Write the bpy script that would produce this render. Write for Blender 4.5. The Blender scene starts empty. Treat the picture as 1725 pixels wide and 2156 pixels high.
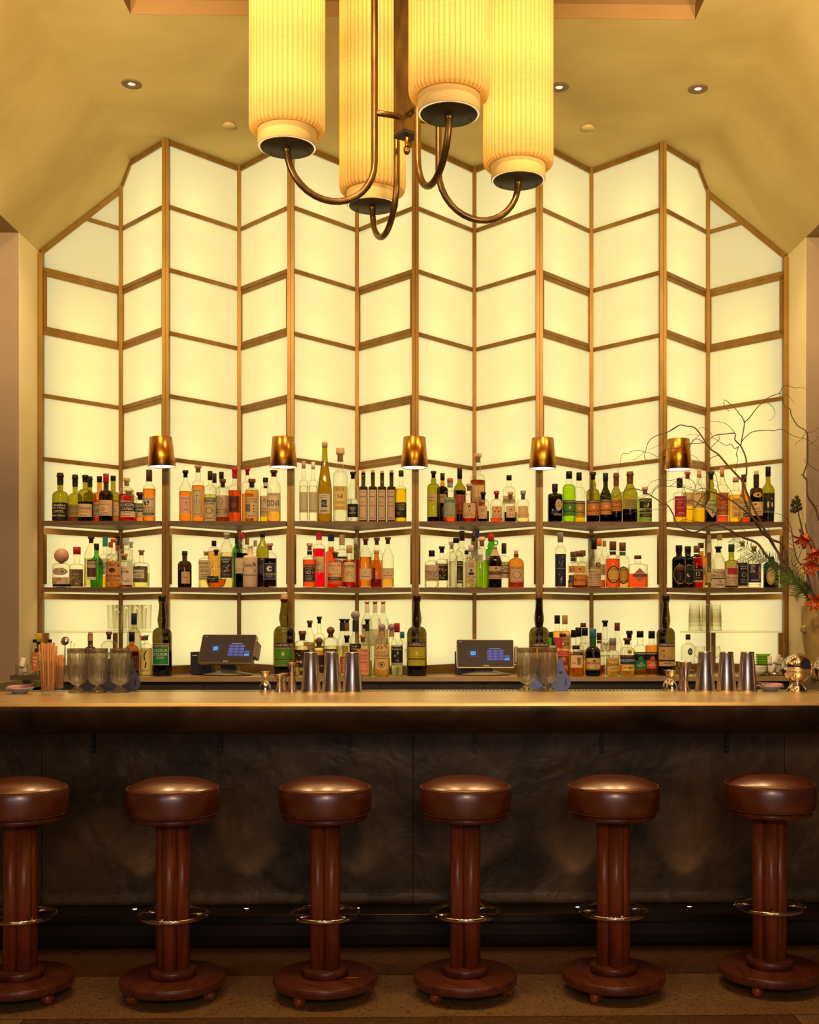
import bpy, math, random
from mathutils import Vector, Matrix
random.seed(7)
SC = bpy.context.scene
COL = SC.collection
PI = math.pi
# ------------------------------------------------------------------ camera
FPX, CX, HY, YAW = 2400.0, 935.0, 1300.0, 0.0178
CAMX, HC = 0.0493, 1.435
CA, SA = math.cos(YAW), math.sin(YAW)
def at(px, py, Y):
    """world point on the depth plane Y seen at photograph pixel (px, py)"""
    u = (px - CX) / FPX; v = (HY - py) / FPX
    t = Y / (CA - SA * u)
    return Vector((CAMX + t * (CA * u + SA), Y, HC + t * v))
def mpp(px, Y):
    u = (px - CX) / FPX
    return Y / (CA - SA * u) / FPX
cam = bpy.data.cameras.new('camera'); camo = bpy.data.objects.new('camera', cam); COL.objects.link(camo)
camo.location = (CAMX, 0, HC); camo.rotation_euler = (PI / 2, 0, -YAW)
cam.sensor_fit = 'AUTO'; cam.sensor_width = 36; cam.lens = FPX / 2156 * 36
cam.shift_x = (862.5 - CX) / 2156; cam.shift_y = (HY - 1078) / 2156
cam.clip_start = 0.05; cam.clip_end = 60
SC.camera = camo
# ------------------------------------------------------------------ key dimensions
BAY = 0.735; YP, YV = 6.75, 7.16
ZT = HC + 2.822                    # flat ceiling
XS, XE, ZE = 1.75, 2.215, HC + 2.153   # sloped ceiling from x=XS,z=ZT to x=XE,z=ZE
YPIER = 6.42
ZBAR, YBF, YBB = 1.095, 4.53, 5.24
ZCT, YCF = 1.096, 6.50
YSF = 6.70                         # shelf front edges
SH_U = HC + (1300 - 1098) / 2400 * (YSF + .01)
SH_L = HC + (1300 - 1237) / 2400 * (YSF + .01)

# ------------------------------------------------------------------ colour and materials
def lin(h):
    if not isinstance(h, str): return tuple(h)
    o = []
    for i in (0, 2, 4):
        c = int(h[i:i + 2], 16) / 255
        o.append(c / 12.92 if c <= .04045 else ((c + .055) / 1.055) ** 2.4)
    return tuple(o)
MATS = {}
def newmat(name):
    m = bpy.data.materials.new(name); m.use_nodes = True
    nt = m.node_tree; nt.nodes.clear()
    out = nt.nodes.new('ShaderNodeOutputMaterial')
    return m, nt, out
def N(nt, t, **kw):
    n = nt.nodes.new('ShaderNode' + t)
    for k, v in kw.items(): setattr(n, k, v)
    return n
def principled(name, col, rough=.5, metal=0., spec=.5, bump=None, vary=None, coat=0, emit=None, estr=0):
    """vary=(scale, colour2, detail, stretch) noise mix; bump=(scale, strength, distance)"""
    if name in MATS: return MATS[name]
    m, nt, out = newmat(name)
    b = N(nt, 'BsdfPrincipled'); nt.links.new(b.outputs[0], out.inputs[0])
    c = lin(col); b.inputs['Base Color'].default_value = (*c, 1)
    b.inputs['Roughness'].default_value = rough; b.inputs['Metallic'].default_value = metal
    b.inputs['Specular IOR Level'].default_value = spec
    if coat: b.inputs['Coat Weight'].default_value = coat; b.inputs['Coat Roughness'].default_value = .12
    if emit: b.inputs['Emission Color'].default_value = (*lin(emit), 1); b.inputs['Emission Strength'].default_value = estr
    tc = N(nt, 'TexCoord')
    if vary:
        sc, c2, det, st = vary
        mp = N(nt, 'Mapping'); mp.inputs['Scale'].default_value = st
        nt.links.new(tc.outputs['Object'], mp.inputs[0])
        nz = N(nt, 'TexNoise'); nz.inputs['Scale'].default_value = sc; nz.inputs['Detail'].default_value = det
        nt.links.new(mp.outputs[0], nz.inputs['Vector'])
        rp = N(nt, 'ValToRGB'); rp.color_ramp.elements[0].position = .36; rp.color_ramp.elements[1].position = .66
        rp.color_ramp.elements[0].color = (*c, 1); rp.color_ramp.elements[1].color = (*lin(c2), 1)
        nt.links.new(nz.outputs['Fac'], rp.inputs[0]); nt.links.new(rp.outputs[0], b.inputs['Base Color'])
    if bump:
        nz = N(nt, 'TexNoise'); nz.inputs['Scale'].default_value = bump[0]; nz.inputs['Detail'].default_value = 4
        nt.links.new(tc.outputs['Object'], nz.inputs['Vector'])
        bp = N(nt, 'Bump'); bp.inputs['Strength'].default_value = bump[1]; bp.inputs['Distance'].default_value = bump[2]
        nt.links.new(nz.outputs['Fac'], bp.inputs['Height']); nt.links.new(bp.outputs[0], b.inputs['Normal'])
    MATS[name] = m
    return m
def emitter(name, col, strength):
    if name in MATS: return MATS[name]
    m, nt, out = newmat(name)
    e = N(nt, 'Emission'); e.inputs[0].default_value = (*lin(col), 1); e.inputs[1].default_value = strength
    nt.links.new(e.outputs[0], out.inputs[0]); MATS[name] = m
    return m
def paint(col, rough=.55):
    return principled('paint_%s_%d' % (col, rough * 100), col, rough, spec=.3)
def thin_glass(name, tint, edge, refl=1.0, rough=.01):
    """thin-walled glass: transmission falls as the path through the wall lengthens, Fresnel reflection on top"""
    if name in MATS: return MATS[name]
    m, nt, out = newmat(name)
    lw = N(nt, 'LayerWeight'); lw.inputs[0].default_value = .5
    pw = N(nt, 'Math', operation='POWER'); pw.inputs[1].default_value = 2.6
    nt.links.new(lw.outputs['Facing'], pw.inputs[0])
    mx = N(nt, 'MixRGB'); mx.inputs[1].default_value = (*tint, 1); mx.inputs[2].default_value = (*edge, 1)
    nt.links.new(pw.outputs[0], mx.inputs[0])
    tr = N(nt, 'BsdfTransparent'); nt.links.new(mx.outputs[0], tr.inputs[0])
    gl = N(nt, 'BsdfGlossy'); gl.inputs['Roughness'].default_value = rough
    fr = N(nt, 'Fresnel'); ge = N(nt, 'NewGeometry'); im = N(nt, 'Mix'); im.inputs[2].default_value = 1.5; im.inputs[3].default_value = 1 / 1.5
    nt.links.new(ge.outputs['Backfacing'], im.inputs[0]); nt.links.new(im.outputs[0], fr.inputs[0])   # a thin wall reflects alike from both sides
    mu = N(nt, 'Math', operation='MULTIPLY', use_clamp=True); mu.inputs[1].default_value = refl
    nt.links.new(fr.outputs[0], mu.inputs[0])
    ms = N(nt, 'MixShader'); nt.links.new(mu.outputs[0], ms.inputs[0])
    nt.links.new(tr.outputs[0], ms.inputs[1]); nt.links.new(gl.outputs[0], ms.inputs[2])
    nt.links.new(ms.outputs[0], out.inputs[0]); MATS[name] = m
    return m
def liquid_mat(name, tint):
    if name in MATS: return MATS[name]
    m, nt, out = newmat(name)
    r = N(nt, 'BsdfRefraction'); r.inputs['Color'].default_value = (*tint, 1); r.inputs['IOR'].default_value = 1.2
    r.inputs['Roughness'].default_value = 0.0
    t = N(nt, 'BsdfTransparent'); t.inputs[0].default_value = (*tint, 1)
    ms = N(nt, 'MixShader'); ms.inputs[0].default_value = .45
    nt.links.new(r.outputs[0], ms.inputs[1]); nt.links.new(t.outputs[0], ms.inputs[2])
    nt.links.new(ms.outputs[0], out.inputs[0]); MATS[name] = m
    return m

# ------------------------------------------------------------------ mesh building
class MB:
    def __init__(s): s.v = []; s.f = []; s.m = []; s.sm = []
    def face(s, idx, mat=0, smooth=False): s.f.append(tuple(idx)); s.m.append(mat); s.sm.append(smooth)
    def poly(s, pts, mat=0, smooth=False):
        b = len(s.v); s.v += [tuple(p) for p in pts]; s.face(range(b, b + len(pts)), mat, smooth)
    def box(s, x0, x1, y0, y1, z0, z1, mat=0, M=None):
        b = len(s.v)
        P = [Vector((x, y, z)) for z in (z0, z1) for y in (y0, y1) for x in (x0, x1)]
        if M is not None: P = [M @ p for p in P]
        s.v += [tuple(p) for p in P]
        for q in ((0, 2, 3, 1), (4, 5, 7, 6), (0, 1, 5, 4), (2, 6, 7, 3), (0, 4, 6, 2), (1, 3, 7, 5)):
            s.face([b + i for i in q], mat)
    def lathe(s, prof, c=(0, 0, 0), seg=24, mat=0, smooth=True, n=None, M=None, flute=None):
        """prof: (r,z) list. n: function(r)->superellipse exponent. flute: function(angle,z)->radius factor"""
        rows = []
        for (r, z) in prof:
            if r < 1e-6:
                p = Vector((c[0], c[1], c[2] + z))
                if M is not None: p = M @ p
                s.v.append(tuple(p)); rows.append([len(s.v) - 1]); continue
            row = []
            for i in range(seg):
                a = 2 * PI * (i + .5) / seg; ca, sa = math.cos(a), math.sin(a); k = 1
                e = n(r) if n else 2
                if e != 2: k = 1 / (abs(ca) ** e + abs(sa) ** e) ** (1 / e)
                if flute: k *= flute(a, z)
                p = Vector((c[0] + r * k * ca, c[1] + r * k * sa, c[2] + z))
                if M is not None: p = M @ p
                s.v.append(tuple(p)); row.append(len(s.v) - 1)
            rows.append(row)
        for A, B in zip(rows, rows[1:]):
            if len(A) == 1 and len(B) == 1: continue
            for i in range(seg):
                j = (i + 1) % seg
                if len(A) == 1: s.face((A[0], B[j], B[i]), mat, smooth)
                elif len(B) == 1: s.face((A[i], A[j], B[0]), mat, smooth)
                else: s.face((A[i], A[j], B[j], B[i]), mat, smooth)
    def cyl(s, c, r, z0, z1, seg=20, mat=0, M=None, bev=0.0):
        pr = [(0, z0), (r - bev, z0)] + ([(r, z0 + bev), (r, z1 - bev)] if bev else [(r, z0)] if 0 else [(r, z1)] if 0 else []) + [(r - bev, z1), (0, z1)]
        b = len(s.f); s.lathe(pr, (c[0], c[1], 0), seg, mat, True, M=M)
        for i in range(b, len(s.f)):
            zs = [s.v[k] for k in s.f[i]]
            if len(s.f[i]) == 3: s.sm[i] = False
    def tube(s, pts, rad, seg=8, mat=0, caps=True, closed=False):
        pts = [Vector(p) for p in pts]; n = len(pts)
        rr = rad if isinstance(rad, (list, tuple)) else [rad] * n
        up = Vector((.123, .357, .926)).normalized(); rows = []; prev = None
        for i, p in enumerate(pts):
            if closed: t = pts[(i + 1) % n] - pts[i - 1]
            else: t = pts[min(i + 1, n - 1)] - pts[max(i - 1, 0)]
            if t.length < 1e-9: t = Vector((0, 0, 1))
            t.normalize()
            u = (prev if prev is not None else up)
            u = u - t * u.dot(t)
            if u.length < 1e-4: u = Vector((1, 0, 0)) - t * t.x
            u.normalize(); prev = u; w = t.cross(u)
            b = len(s.v)
            for k in range(seg):
                a = 2 * PI * k / seg
                s.v.append(tuple(p + (u * math.cos(a) + w * math.sin(a)) * rr[i]))
            rows.append(range(b, b + seg))
        rng = list(zip(rows, rows[1:])) + ([(rows[-1], rows[0])] if closed else [])
        for A, B in rng:
            for k in range(seg):
                l = (k + 1) % seg
                s.face((A[k], A[l], B[l], B[k]), mat, True)
        if caps and not closed:
            s.face(list(rows[0])[::-1], mat); s.face(list(rows[-1]), mat)
    def sphere(s, c, r, seg=16, rings=10, mat=0, sz=1.0):
        s.lathe([(r * math.sin(PI * i / rings) if 0 < i < rings else 0, -r * sz * math.cos(PI * i / rings)) for i in range(rings + 1)], c, seg, mat)
    def prism(s, prof, x0, x1, mat=0, smooth=False):
        """profile of (y,z) points extruded along x"""
        b = len(s.v); n = len(prof)
        s.v += [(x0, y, z) for y, z in prof] + [(x1, y, z) for y, z in prof]
        for i in range(n):
            j = (i + 1) % n; s.face((b + i, b + j, b + n + j, b + n + i), mat, smooth)
        s.face([b + i for i in range(n)][::-1], mat); s.face([b + n + i for i in range(n)], mat)
    def build(s, name, mats, parent=None, loc=None):
        me = bpy.data.meshes.new(name)
        me.from_pydata(s.v, [], s.f)
        if not isinstance(mats, (list, tuple)): mats = [mats]
        for m in mats: me.materials.append(m)
        me.polygons.foreach_set('material_index', s.m); me.polygons.foreach_set('use_smooth', s.sm)
        me.update()
        o = bpy.data.objects.new(name, me); COL.objects.link(o)
        if loc is not None: o.location = loc
        if parent is not None: o.parent = parent
        return o
def tag(o, label=None, cat=None, group=None, kind=None):
    if label: o['label'] = label
    if cat: o['category'] = cat
    if group: o['group'] = group
    if kind: o['kind'] = kind
    return o
def empty(name, loc, label=None, cat=None, group=None, rz=0):
    o = bpy.data.objects.new(name, None); COL.objects.link(o); o.location = loc; o.rotation_euler = (0, 0, rz)
    o.empty_display_size = .05
    return tag(o, label, cat, group)
def struct(mb, name, mats):
    o = mb.build(name, mats); o['kind'] = 'structure'; return o
def dup(root, loc, label=None, rz=0, group=None):
    r = root.copy(); COL.objects.link(r); r.location = loc; r.rotation_euler = (0, 0, rz)
    if label: r['label'] = label
    if group: r['group'] = group
    for ch in list(root.children):
        c = ch.copy(); COL.objects.link(c); c.parent = r
        for g in list(ch.children):
            d = g.copy(); COL.objects.link(d); d.parent = c
    return r
def light(name, kind, loc, energy, col, size=.05, rot=None, **kw):
    l = bpy.data.lights.new(name, kind); l.energy = energy; l.color = col
    if kind == 'AREA': l.size = size
    elif kind in ('POINT', 'SPOT'): l.shadow_soft_size = size
    for k, v in kw.items(): setattr(l, k, v)
    o = bpy.data.objects.new(name, l); COL.objects.link(o); o.location = loc
    if rot: o.rotation_euler = rot
    return o

# ------------------------------------------------------------------ common materials
BRONZE = principled('satin_bronze_frame', (.30, .155, .030), .42, .55, vary=(14, (.24, .115, .02), 5, (1, 1, .3)))
PLASTER = principled('ochre_lime_plaster', (.61, .465, .215), .85, spec=.2, vary=(1.6, (.50, .365, .155), 8, (1, 1.4, 1)), bump=(9, .12, .02))
TAUPE = principled('taupe_plaster', (.34, .235, .165), .9, spec=.15, vary=(2.2, (.29, .195, .135), 6, (1, 1, 1)), bump=(30, .1, .004))
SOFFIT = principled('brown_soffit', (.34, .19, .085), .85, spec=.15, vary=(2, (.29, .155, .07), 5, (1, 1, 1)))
STEEL = principled('polished_steel', (.72, .66, .60), .10, 1.0)
BSTEEL = principled('brushed_steel', (.62, .50, .42), .2, 1.0, vary=(3, (.50, .38, .31), 4, (60, 60, 1)))
COPPERY = principled('brushed_copper_steel', (.72, .53, .38), .26, 1.0, vary=(3, (.58, .41, .28), 4, (60, 60, 1)))
BRASS = principled('aged_brass', (.56, .25, .032), .27, 1.0, vary=(7, (.38, .15, .018), 6, (1, 1, .4)))
BLACK = principled('black_plastic', (.012, .011, .010), .38)
DARK = principled('dark_cabinet', (.020, .013, .009), .5, vary=(5, (.028, .019, .013), 4, (1, 1, 1)))
GLASSCLR = thin_glass('clear_tumbler_glass', (.99, .985, .965), (.78, .72, .54), .8)
ACRYL = thin_glass('clear_acrylic', (.93, .91, .84), (.70, .62, .42), 1.0)
# ================================================================== room
def zslope(x):
    return min(ZT, ZT + (XS - abs(x)) * (ZT - ZE) / (XE - XS))
TX0, TX1, TY0, TY1, TZ = at(275, 38, 5.36).x, at(1464, 45, 5.36).x, 2.55, 5.36, ZT + .07
mb = MB()
for (a, b, c, d) in ((-XS, XS, -2, TY0), (-XS, XS, TY1, 7.6), (-XS, TX0, TY0, TY1), (TX1, XS, TY0, TY1)):
    mb.poly([(a, c, ZT), (a, d, ZT), (b, d, ZT), (b, c, ZT)])
    mb.poly([(a, c, ZT + .3), (b, c, ZT + .3), (b, d, ZT + .3), (a, d, ZT + .3)])
struct(mb, 'ceiling', PLASTER)
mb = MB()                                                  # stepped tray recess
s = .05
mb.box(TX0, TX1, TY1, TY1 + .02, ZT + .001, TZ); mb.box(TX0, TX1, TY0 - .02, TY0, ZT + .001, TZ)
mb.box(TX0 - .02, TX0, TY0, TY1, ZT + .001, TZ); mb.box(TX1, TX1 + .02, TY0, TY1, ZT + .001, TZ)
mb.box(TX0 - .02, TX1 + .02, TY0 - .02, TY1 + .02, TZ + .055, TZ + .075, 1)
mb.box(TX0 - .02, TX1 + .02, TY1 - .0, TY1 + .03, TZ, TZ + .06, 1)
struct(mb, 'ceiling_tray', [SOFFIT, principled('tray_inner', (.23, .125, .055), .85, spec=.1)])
for nm, sx in (('left', -1), ('right', 1)):
    mb = MB()
    q = [(sx * XS, -2, ZT), (sx * XS, 7.6, ZT), (sx * XE, 7.6, ZE), (sx * XE, -2, ZE)]
    mb.poly(q if sx < 0 else q[::-1]); mb.poly([(x + sx * .02, y, z + .3) for x, y, z in q])
    struct(mb, 'ceiling_slope_' + nm, PLASTER)
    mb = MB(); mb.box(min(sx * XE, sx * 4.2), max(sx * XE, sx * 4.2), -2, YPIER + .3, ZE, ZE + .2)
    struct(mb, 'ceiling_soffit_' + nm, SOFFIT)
    mb = MB(); mb.box(min(sx * (XE + .001), sx * 4.2), max(sx * (XE + .001), sx * 4.2), YPIER - .0005, YPIER + .12, 0, ZE, 0)
    struct(mb, 'wall_' + nm, TAUPE)
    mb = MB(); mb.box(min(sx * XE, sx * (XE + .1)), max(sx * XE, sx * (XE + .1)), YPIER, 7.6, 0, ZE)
    struct(mb, 'wall_reveal_' + nm, principled('lit_reveal_plaster', (.82, .68, .42), .85, spec=.2, vary=(1.3, (.74, .59, .34), 6, (1, 1, 1))))  # plaster colour lightened to stand for screen light on the reveal
mb = MB(); mb.box(-2.4, 2.4, 7.6, 7.7, 0, ZT + .3)
struct(mb, 'wall_back', principled('white_paint', (.8, .74, .55), .9))
# floor: terrazzo, lighter panel between darker bands
def terrazzo(name, base, c1, c2, dark):
    m, nt, out = newmat(name)
    b = N(nt, 'BsdfPrincipled'); nt.links.new(b.outputs[0], out.inputs[0]); b.inputs['Roughness'].default_value = .38
    tc = N(nt, 'TexCoord'); prev = None
    rgb = N(nt, 'RGB'); rgb.outputs[0].default_value = (*base, 1); prev = rgb.outputs[0]
    for sc, col, th, off in ((34, c1, .30, 0), (62, c2, .30, 3.7), (95, dark, .32, 8.1), (45, dark, .18, 5.2)):
        mp = N(nt, 'Mapping'); mp.inputs['Location'].default_value = (off, off * 1.7, 0)
        nt.links.new(tc.outputs['Object'], mp.inputs[0])
        ns = N(nt, 'TexNoise'); ns.inputs['Scale'].default_value = sc * .7; nt.links.new(mp.outputs[0], ns.inputs['Vector'])
        ad = N(nt, 'MixRGB', blend_type='ADD'); ad.inputs[0].default_value = .035
        nt.links.new(mp.outputs[0], ad.inputs[1]); nt.links.new(ns.outputs['Color'], ad.inputs[2])
        v = N(nt, 'TexVoronoi'); v.inputs['Scale'].default_value = sc; nt.links.new(ad.outputs[0], v.inputs['Vector'])
        hs = N(nt, 'SeparateColor'); nt.links.new(v.outputs['Color'], hs.inputs[0])
        lt = N(nt, 'Math', operation='LESS_THAN'); lt.inputs[1].default_value = th; nt.links.new(v.outputs['Distance'], lt.inputs[0])
        l2 = N(nt, 'Math', operation='LESS_THAN'); l2.inputs[1].default_value = .55; nt.links.new(hs.outputs[0], l2.inputs[0])
        mu = N(nt, 'Math', operation='MULTIPLY'); nt.links.new(lt.outputs[0], mu.inputs[0]); nt.links.new(l2.outputs[0], mu.inputs[1])
        mx = N(nt, 'MixRGB'); mx.inputs[2].default_value = (*col, 1)
        nt.links.new(mu.outputs[0], mx.inputs[0]); nt.links.new(prev, mx.inputs[1]); prev = mx.outputs[0]
    nt.links.new(prev, b.inputs['Base Color'])
    return m
TZA = terrazzo('tan_terrazzo', (.34, .19, .075), (.27, .155, .065), (.40, .22, .09), (.055, .03, .018))
TZB = terrazzo('brown_terrazzo', (.17, .082, .036), (.27, .125, .048), (.095, .048, .024), (.05, .026, .016))
mb = MB()
FX0, FX1, FY1, FY2 = at(53, 2141, 4.095).x, at(1668, 2141, 4.095).x, 4.095, 4.58
e = .002
mb.poly([(-5, FY2 + e, 0), (5, FY2 + e, 0), (5, 7.6, 0), (-5, 7.6, 0)], 1)
mb.poly([(-5, FY1 + e, 0), (5, FY1 + e, 0), (5, FY2 - e, 0), (-5, FY2 - e, 0)], 0)
mb.poly([(FX0, -2, 0), (FX1, -2, 0), (FX1, FY1 - e, 0), (FX0, FY1 - e, 0)], 1)
mb.poly([(-5, -2, 0), (FX0 - e * 2, -2, 0), (FX0 - e * 2, FY1 - e, 0), (-5, FY1 - e, 0)], 0)
mb.poly([(FX1 + e * 2, -2, 0), (5, -2, 0), (5, FY1 - e, 0), (FX1 + e * 2, FY1 - e, 0)], 0)
mb.box(-5, 5, -2, 7.7, -.12, -.004, 2)
struct(mb, 'floor', [TZA, TZB, principled('floor_joint', (.05, .03, .02), .7)])

# ================================================================== back-lit folding glass screen
def pane_mat():
    m, nt, out = newmat('backlit_textured_glass')
    tc = N(nt, 'TexCoord')
    nz = N(nt, 'TexNoise'); nz.inputs['Scale'].default_value = 42; nz.inputs['Detail'].default_value = 2
    nt.links.new(tc.outputs['Object'], nz.inputs['Vector'])
    bp = N(nt, 'Bump'); bp.inputs['Strength'].default_value = .55; bp.inputs['Distance'].default_value = .012
    nt.links.new(nz.outputs['Fac'], bp.inputs['Height'])
    tl = N(nt, 'BsdfTranslucent'); tl.inputs[0].default_value = (.86, .80, .58, 1); nt.links.new(bp.outputs[0], tl.inputs['Normal'])
    gl = N(nt, 'BsdfGlossy'); gl.inputs['Roughness'].default_value = .16; nt.links.new(bp.outputs[0], gl.inputs['Normal'])
    fr = N(nt, 'Fresnel'); fr.inputs[0].default_value = 1.35
    ms = N(nt, 'MixShader'); nt.links.new(fr.outputs[0], ms.inputs[0])
    nt.links.new(tl.outputs[0], ms.inputs[1]); nt.links.new(gl.outputs[0], ms.inputs[2])
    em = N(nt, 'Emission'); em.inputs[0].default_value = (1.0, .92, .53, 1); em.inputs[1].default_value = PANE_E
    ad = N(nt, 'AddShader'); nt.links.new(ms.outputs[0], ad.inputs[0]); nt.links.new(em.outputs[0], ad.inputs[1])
    nt.links.new(ad.outputs[0], out.inputs[0])
    return m
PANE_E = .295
PANE = pane_mat()
RZ = [HC + .9332 + .3725 * i for i in range(5)]
screen = empty('backlit_screen', (0, YP, ZCT), 'tall folded bronze-framed screen of glowing cream glass panes behind the bar', 'screen')
def vtx(i):                       # i = 0..12
    k = -3 + .5 * i
    return Vector((k * BAY, YP if i % 2 == 0 else YV, 0))
def obar(mb, A, B, n, h, t, mat=0):
    """box beam from A to B, height h (in the facet plane), thickness t along facet normal n"""
    A = Vector(A); B = Vector(B); d = (B - A).normalized(); w = d.cross(n).normalized()
    b = len(mb.v)
    for P in (A, B):
        for (p, q) in ((-1, -1), (1, -1), (1, 1), (-1, 1)):
            mb.v.append(tuple(P + w * (h / 2 * p) + n * (t / 2 * q)))
    for q in ((0, 1, 5, 4), (1, 2, 6, 5), (2, 3, 7, 6), (3, 0, 4, 7), (0, 3, 2, 1), (4, 5, 6, 7)):
        mb.face([b + i for i in q], mat)
scr_loc = Vector((0, YP, ZCT))
def sbuild(mb, nm, mats):
    mb.v = [tuple(Vector(p) - scr_loc) for p in mb.v]
    return mb.build(nm, mats, screen)
FRAMED = {0: (2,), 1: (2, 4), 3: (2, 4), 5: (2, 4), 8: (2, 4), 10: (2, 4), 11: (2,)}
for i in range(13):
    P = vtx(i); zt = min(ZT - .002, zslope(P.x) - .004)
    mb = MB()
    if i % 2 == 0 and i not in (0, 12):
        for sx in (-1, 1):
            mb.box(P.x + sx * .0105 - .0095, P.x + sx * .0105 + .0095, P.y - .02, P.y + .02, ZCT + .001, zt)
        mb.box(P.x - .002, P.x + .002, P.y - .012, P.y + .012, ZCT + .001, zt)
    elif i in (0, 12):
        sx = -1 if i == 0 else 1
        mb.box(P.x - .016, P.x + .016, P.y - .02, P.y + .02, ZCT + .001, zt - .02)
        mb.box(P.x + sx * .012 - .006, P.x + sx * .012 + .006, P.y - .03, P.y + .1, ZCT + .001, zt - .03)
    else:
        mb.box(P.x - .0125, P.x + .0125, P.y - .03, P.y + .005, ZCT + .001, zt)
    sbuild(mb, 'post', BRONZE)
for i in range(12):
    A, B = vtx(i), vtx(i + 1); d = (B - A).normalized(); L = (B - A).length
    n = Vector((d.y, -d.x, 0)); n = n if n.y < 0 else -n
    def pt(u, z, off=0): 
        p = A + d * u + n * off; return (p.x, p.y, z)
    us = [0, L]                                               # top outline
    for sx in (-1, 1):
        uu = (sx * XS - A.x) / d.x
        if .001 < uu < L - .001: us.append(uu)
    us.sort(); top = [(u, min(ZT - .004, zslope((A + d * u).x) - .006)) for u in us]
    mb = MB()
    for off in (.003, -.003):
        mb.poly([pt(0, ZCT + .002, off), pt(L, ZCT + .002, off)] + [pt(u, z, off) for u, z in top[::-1]])
    pane = sbuild(mb, 'glass_panes', PANE)
    def rail(*a):
        mb = MB(); obar(mb, *a); o_ = sbuild(mb, 'rail', BRONZE); o_.parent = pane
    def zr_range(z):
        u0, u1 = 0, L
        if abs(A.x) > XS - .6:
            for k in range(61):
                u = L * k / 60
                ok = zslope((A + d * u).x) > z + .01
                if not ok:
                    if A.x < 0: u0 = max(u0, u)
                    else: u1 = min(u1, u)
        return u0, u1
    for z in RZ:
        u0, u1 = zr_range(z)
        if u1 - u0 > .03: rail(pt(u0, z), pt(u1, z), n, .024, .026)
    for z in (SH_U - .055, SH_L - .052, ZCT + .028):
        rail(pt(0, z), pt(L, z), n, .034 if z > ZCT + .1 else .052, .028)
    for (ua, za), (ub, zb) in zip(top, top[1:]):
        rail(pt(ua, za - .014), pt(ub, zb - .014), n, .03, .03)
    for r in FRAMED.get(i, ()):
        z1 = RZ[4 - r + 1] if r > 0 else ZT; z0 = RZ[4 - r]
        for za, zb, ua, ub in ((z1 - .0265, z1 - .0265, .014, L - .014), (z0 + .0265, z0 + .0265, .014, L - .014)):
            rail(pt(ua, za), pt(ub, zb), n, .022, .022)
        for u in (.024, L - .024): rail(pt(u, z0 + .014), pt(u, z1 - .014), n, .022, .022)
    zl1, zl0 = SH_U - .075, SH_L + .02
    for u in (.026, L - .026): rail(pt(u, zl0), pt(u, zl1), n, .016, .02)
# lamps in the folds behind the glass
for k in range(-3, 4):
    for r in range(8):
        z = ZCT + .2 + .3725 * r
        x = k * BAY
        if z > zslope(x) - .1: continue
        light('screen_lamp', 'POINT', (x * (.985 if abs(k) == 3 else 1), YP + (.26 if abs(k) < 3 else .34), z), .58, (1, .895, .57), .05)

# ================================================================== shelves
ORD = ['first', 'second', 'third', 'fourth', 'fifth', 'sixth']
SHELFM = principled('bronze_shelf', (.17, .092, .036), .45, .3, vary=(10, (.13, .068, .026), 4, (1, 1, 3)))
for lv, z, wd in (('upper', SH_U, 'upper'), ('lower', SH_L, 'lower')):
    for b in range(6):
        xa, xb = (b - 3) * BAY, (b - 2) * BAY; xm = (xa + xb) / 2
        pl = [(xa + .022, YSF), (xb - .022, YSF), (xb - .022, YP), (xm, YV - .034), (xa + .022, YP)]
        mb = MB(); t = .026; bb = len(mb.v)
        mb.v += [(x, y, z - t) for x, y in pl] + [(x, y, z) for x, y in pl]
        mb.face([bb + q for q in range(5)][::-1]); mb.face([bb + 5 + q for q in range(5)])
        for q in range(5): mb.face((bb + q, bb + (q + 1) % 5, bb + 5 + (q + 1) % 5, bb + 5 + q))
        o = mb.build('bar_shelf', SHELFM)
        light('shelf_led_strip', 'AREA', (xm, YSF + .035, z - .031), .42, (1, .74, .36), .62, (math.radians(25), 0, 0), shape='RECTANGLE', size_y=.012)
        tag(o, '%s bronze shelf of bottles in the %s screen bay from the left' % (wd, ORD[b]), 'shelf', 'shelves across the screen')

# ================================================================== back counter
root = empty('back_counter', (0, YCF, 0), 'long low back counter with thin stone top under the glowing screen', 'counter')
def cb(mb, nm, m):
    mb.v = [(x, y - YCF, z) for x, y, z in mb.v]; return mb.build(nm, m, root)
CTOP = principled('warm_stone_top', (.42, .27, .12), .22, .0, spec=.7, vary=(6, (.34, .21, .09), 6, (1, 1, 1)))
mb = MB()
for i in range(12):
    A, B = vtx(i), vtx(i + 1)
    b = len(mb.v)
    mb.v += [(A.x, YCF, ZCT), (B.x, YCF, ZCT), (B.x, B.y + .06, ZCT), (A.x, A.y + .06, ZCT)]
    mb.face((b, b + 1, b + 2, b + 3))
mb.box(-2.205, 2.205, YCF, 6.7, ZCT - .026, ZCT - .0005)
cb(mb, 'worktop', CTOP)
mb = MB(); mb.box(-2.2, 2.2, YCF + .03, 7.1, .0, ZCT - .03); cb(mb, 'cabinet_body', DARK)
for x0, x1 in ((-2.2, -1.2), (-1.195, -.2), (-.195, .39), (.395, .46), (.465, 1.3), (1.305, 2.2)):
    mb = MB(); mb.box(x0 + .004, x1 - .004, YCF + .015, YCF + .03, .1, ZCT - .045); cb(mb, 'cabinet_door', DARK)
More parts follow.
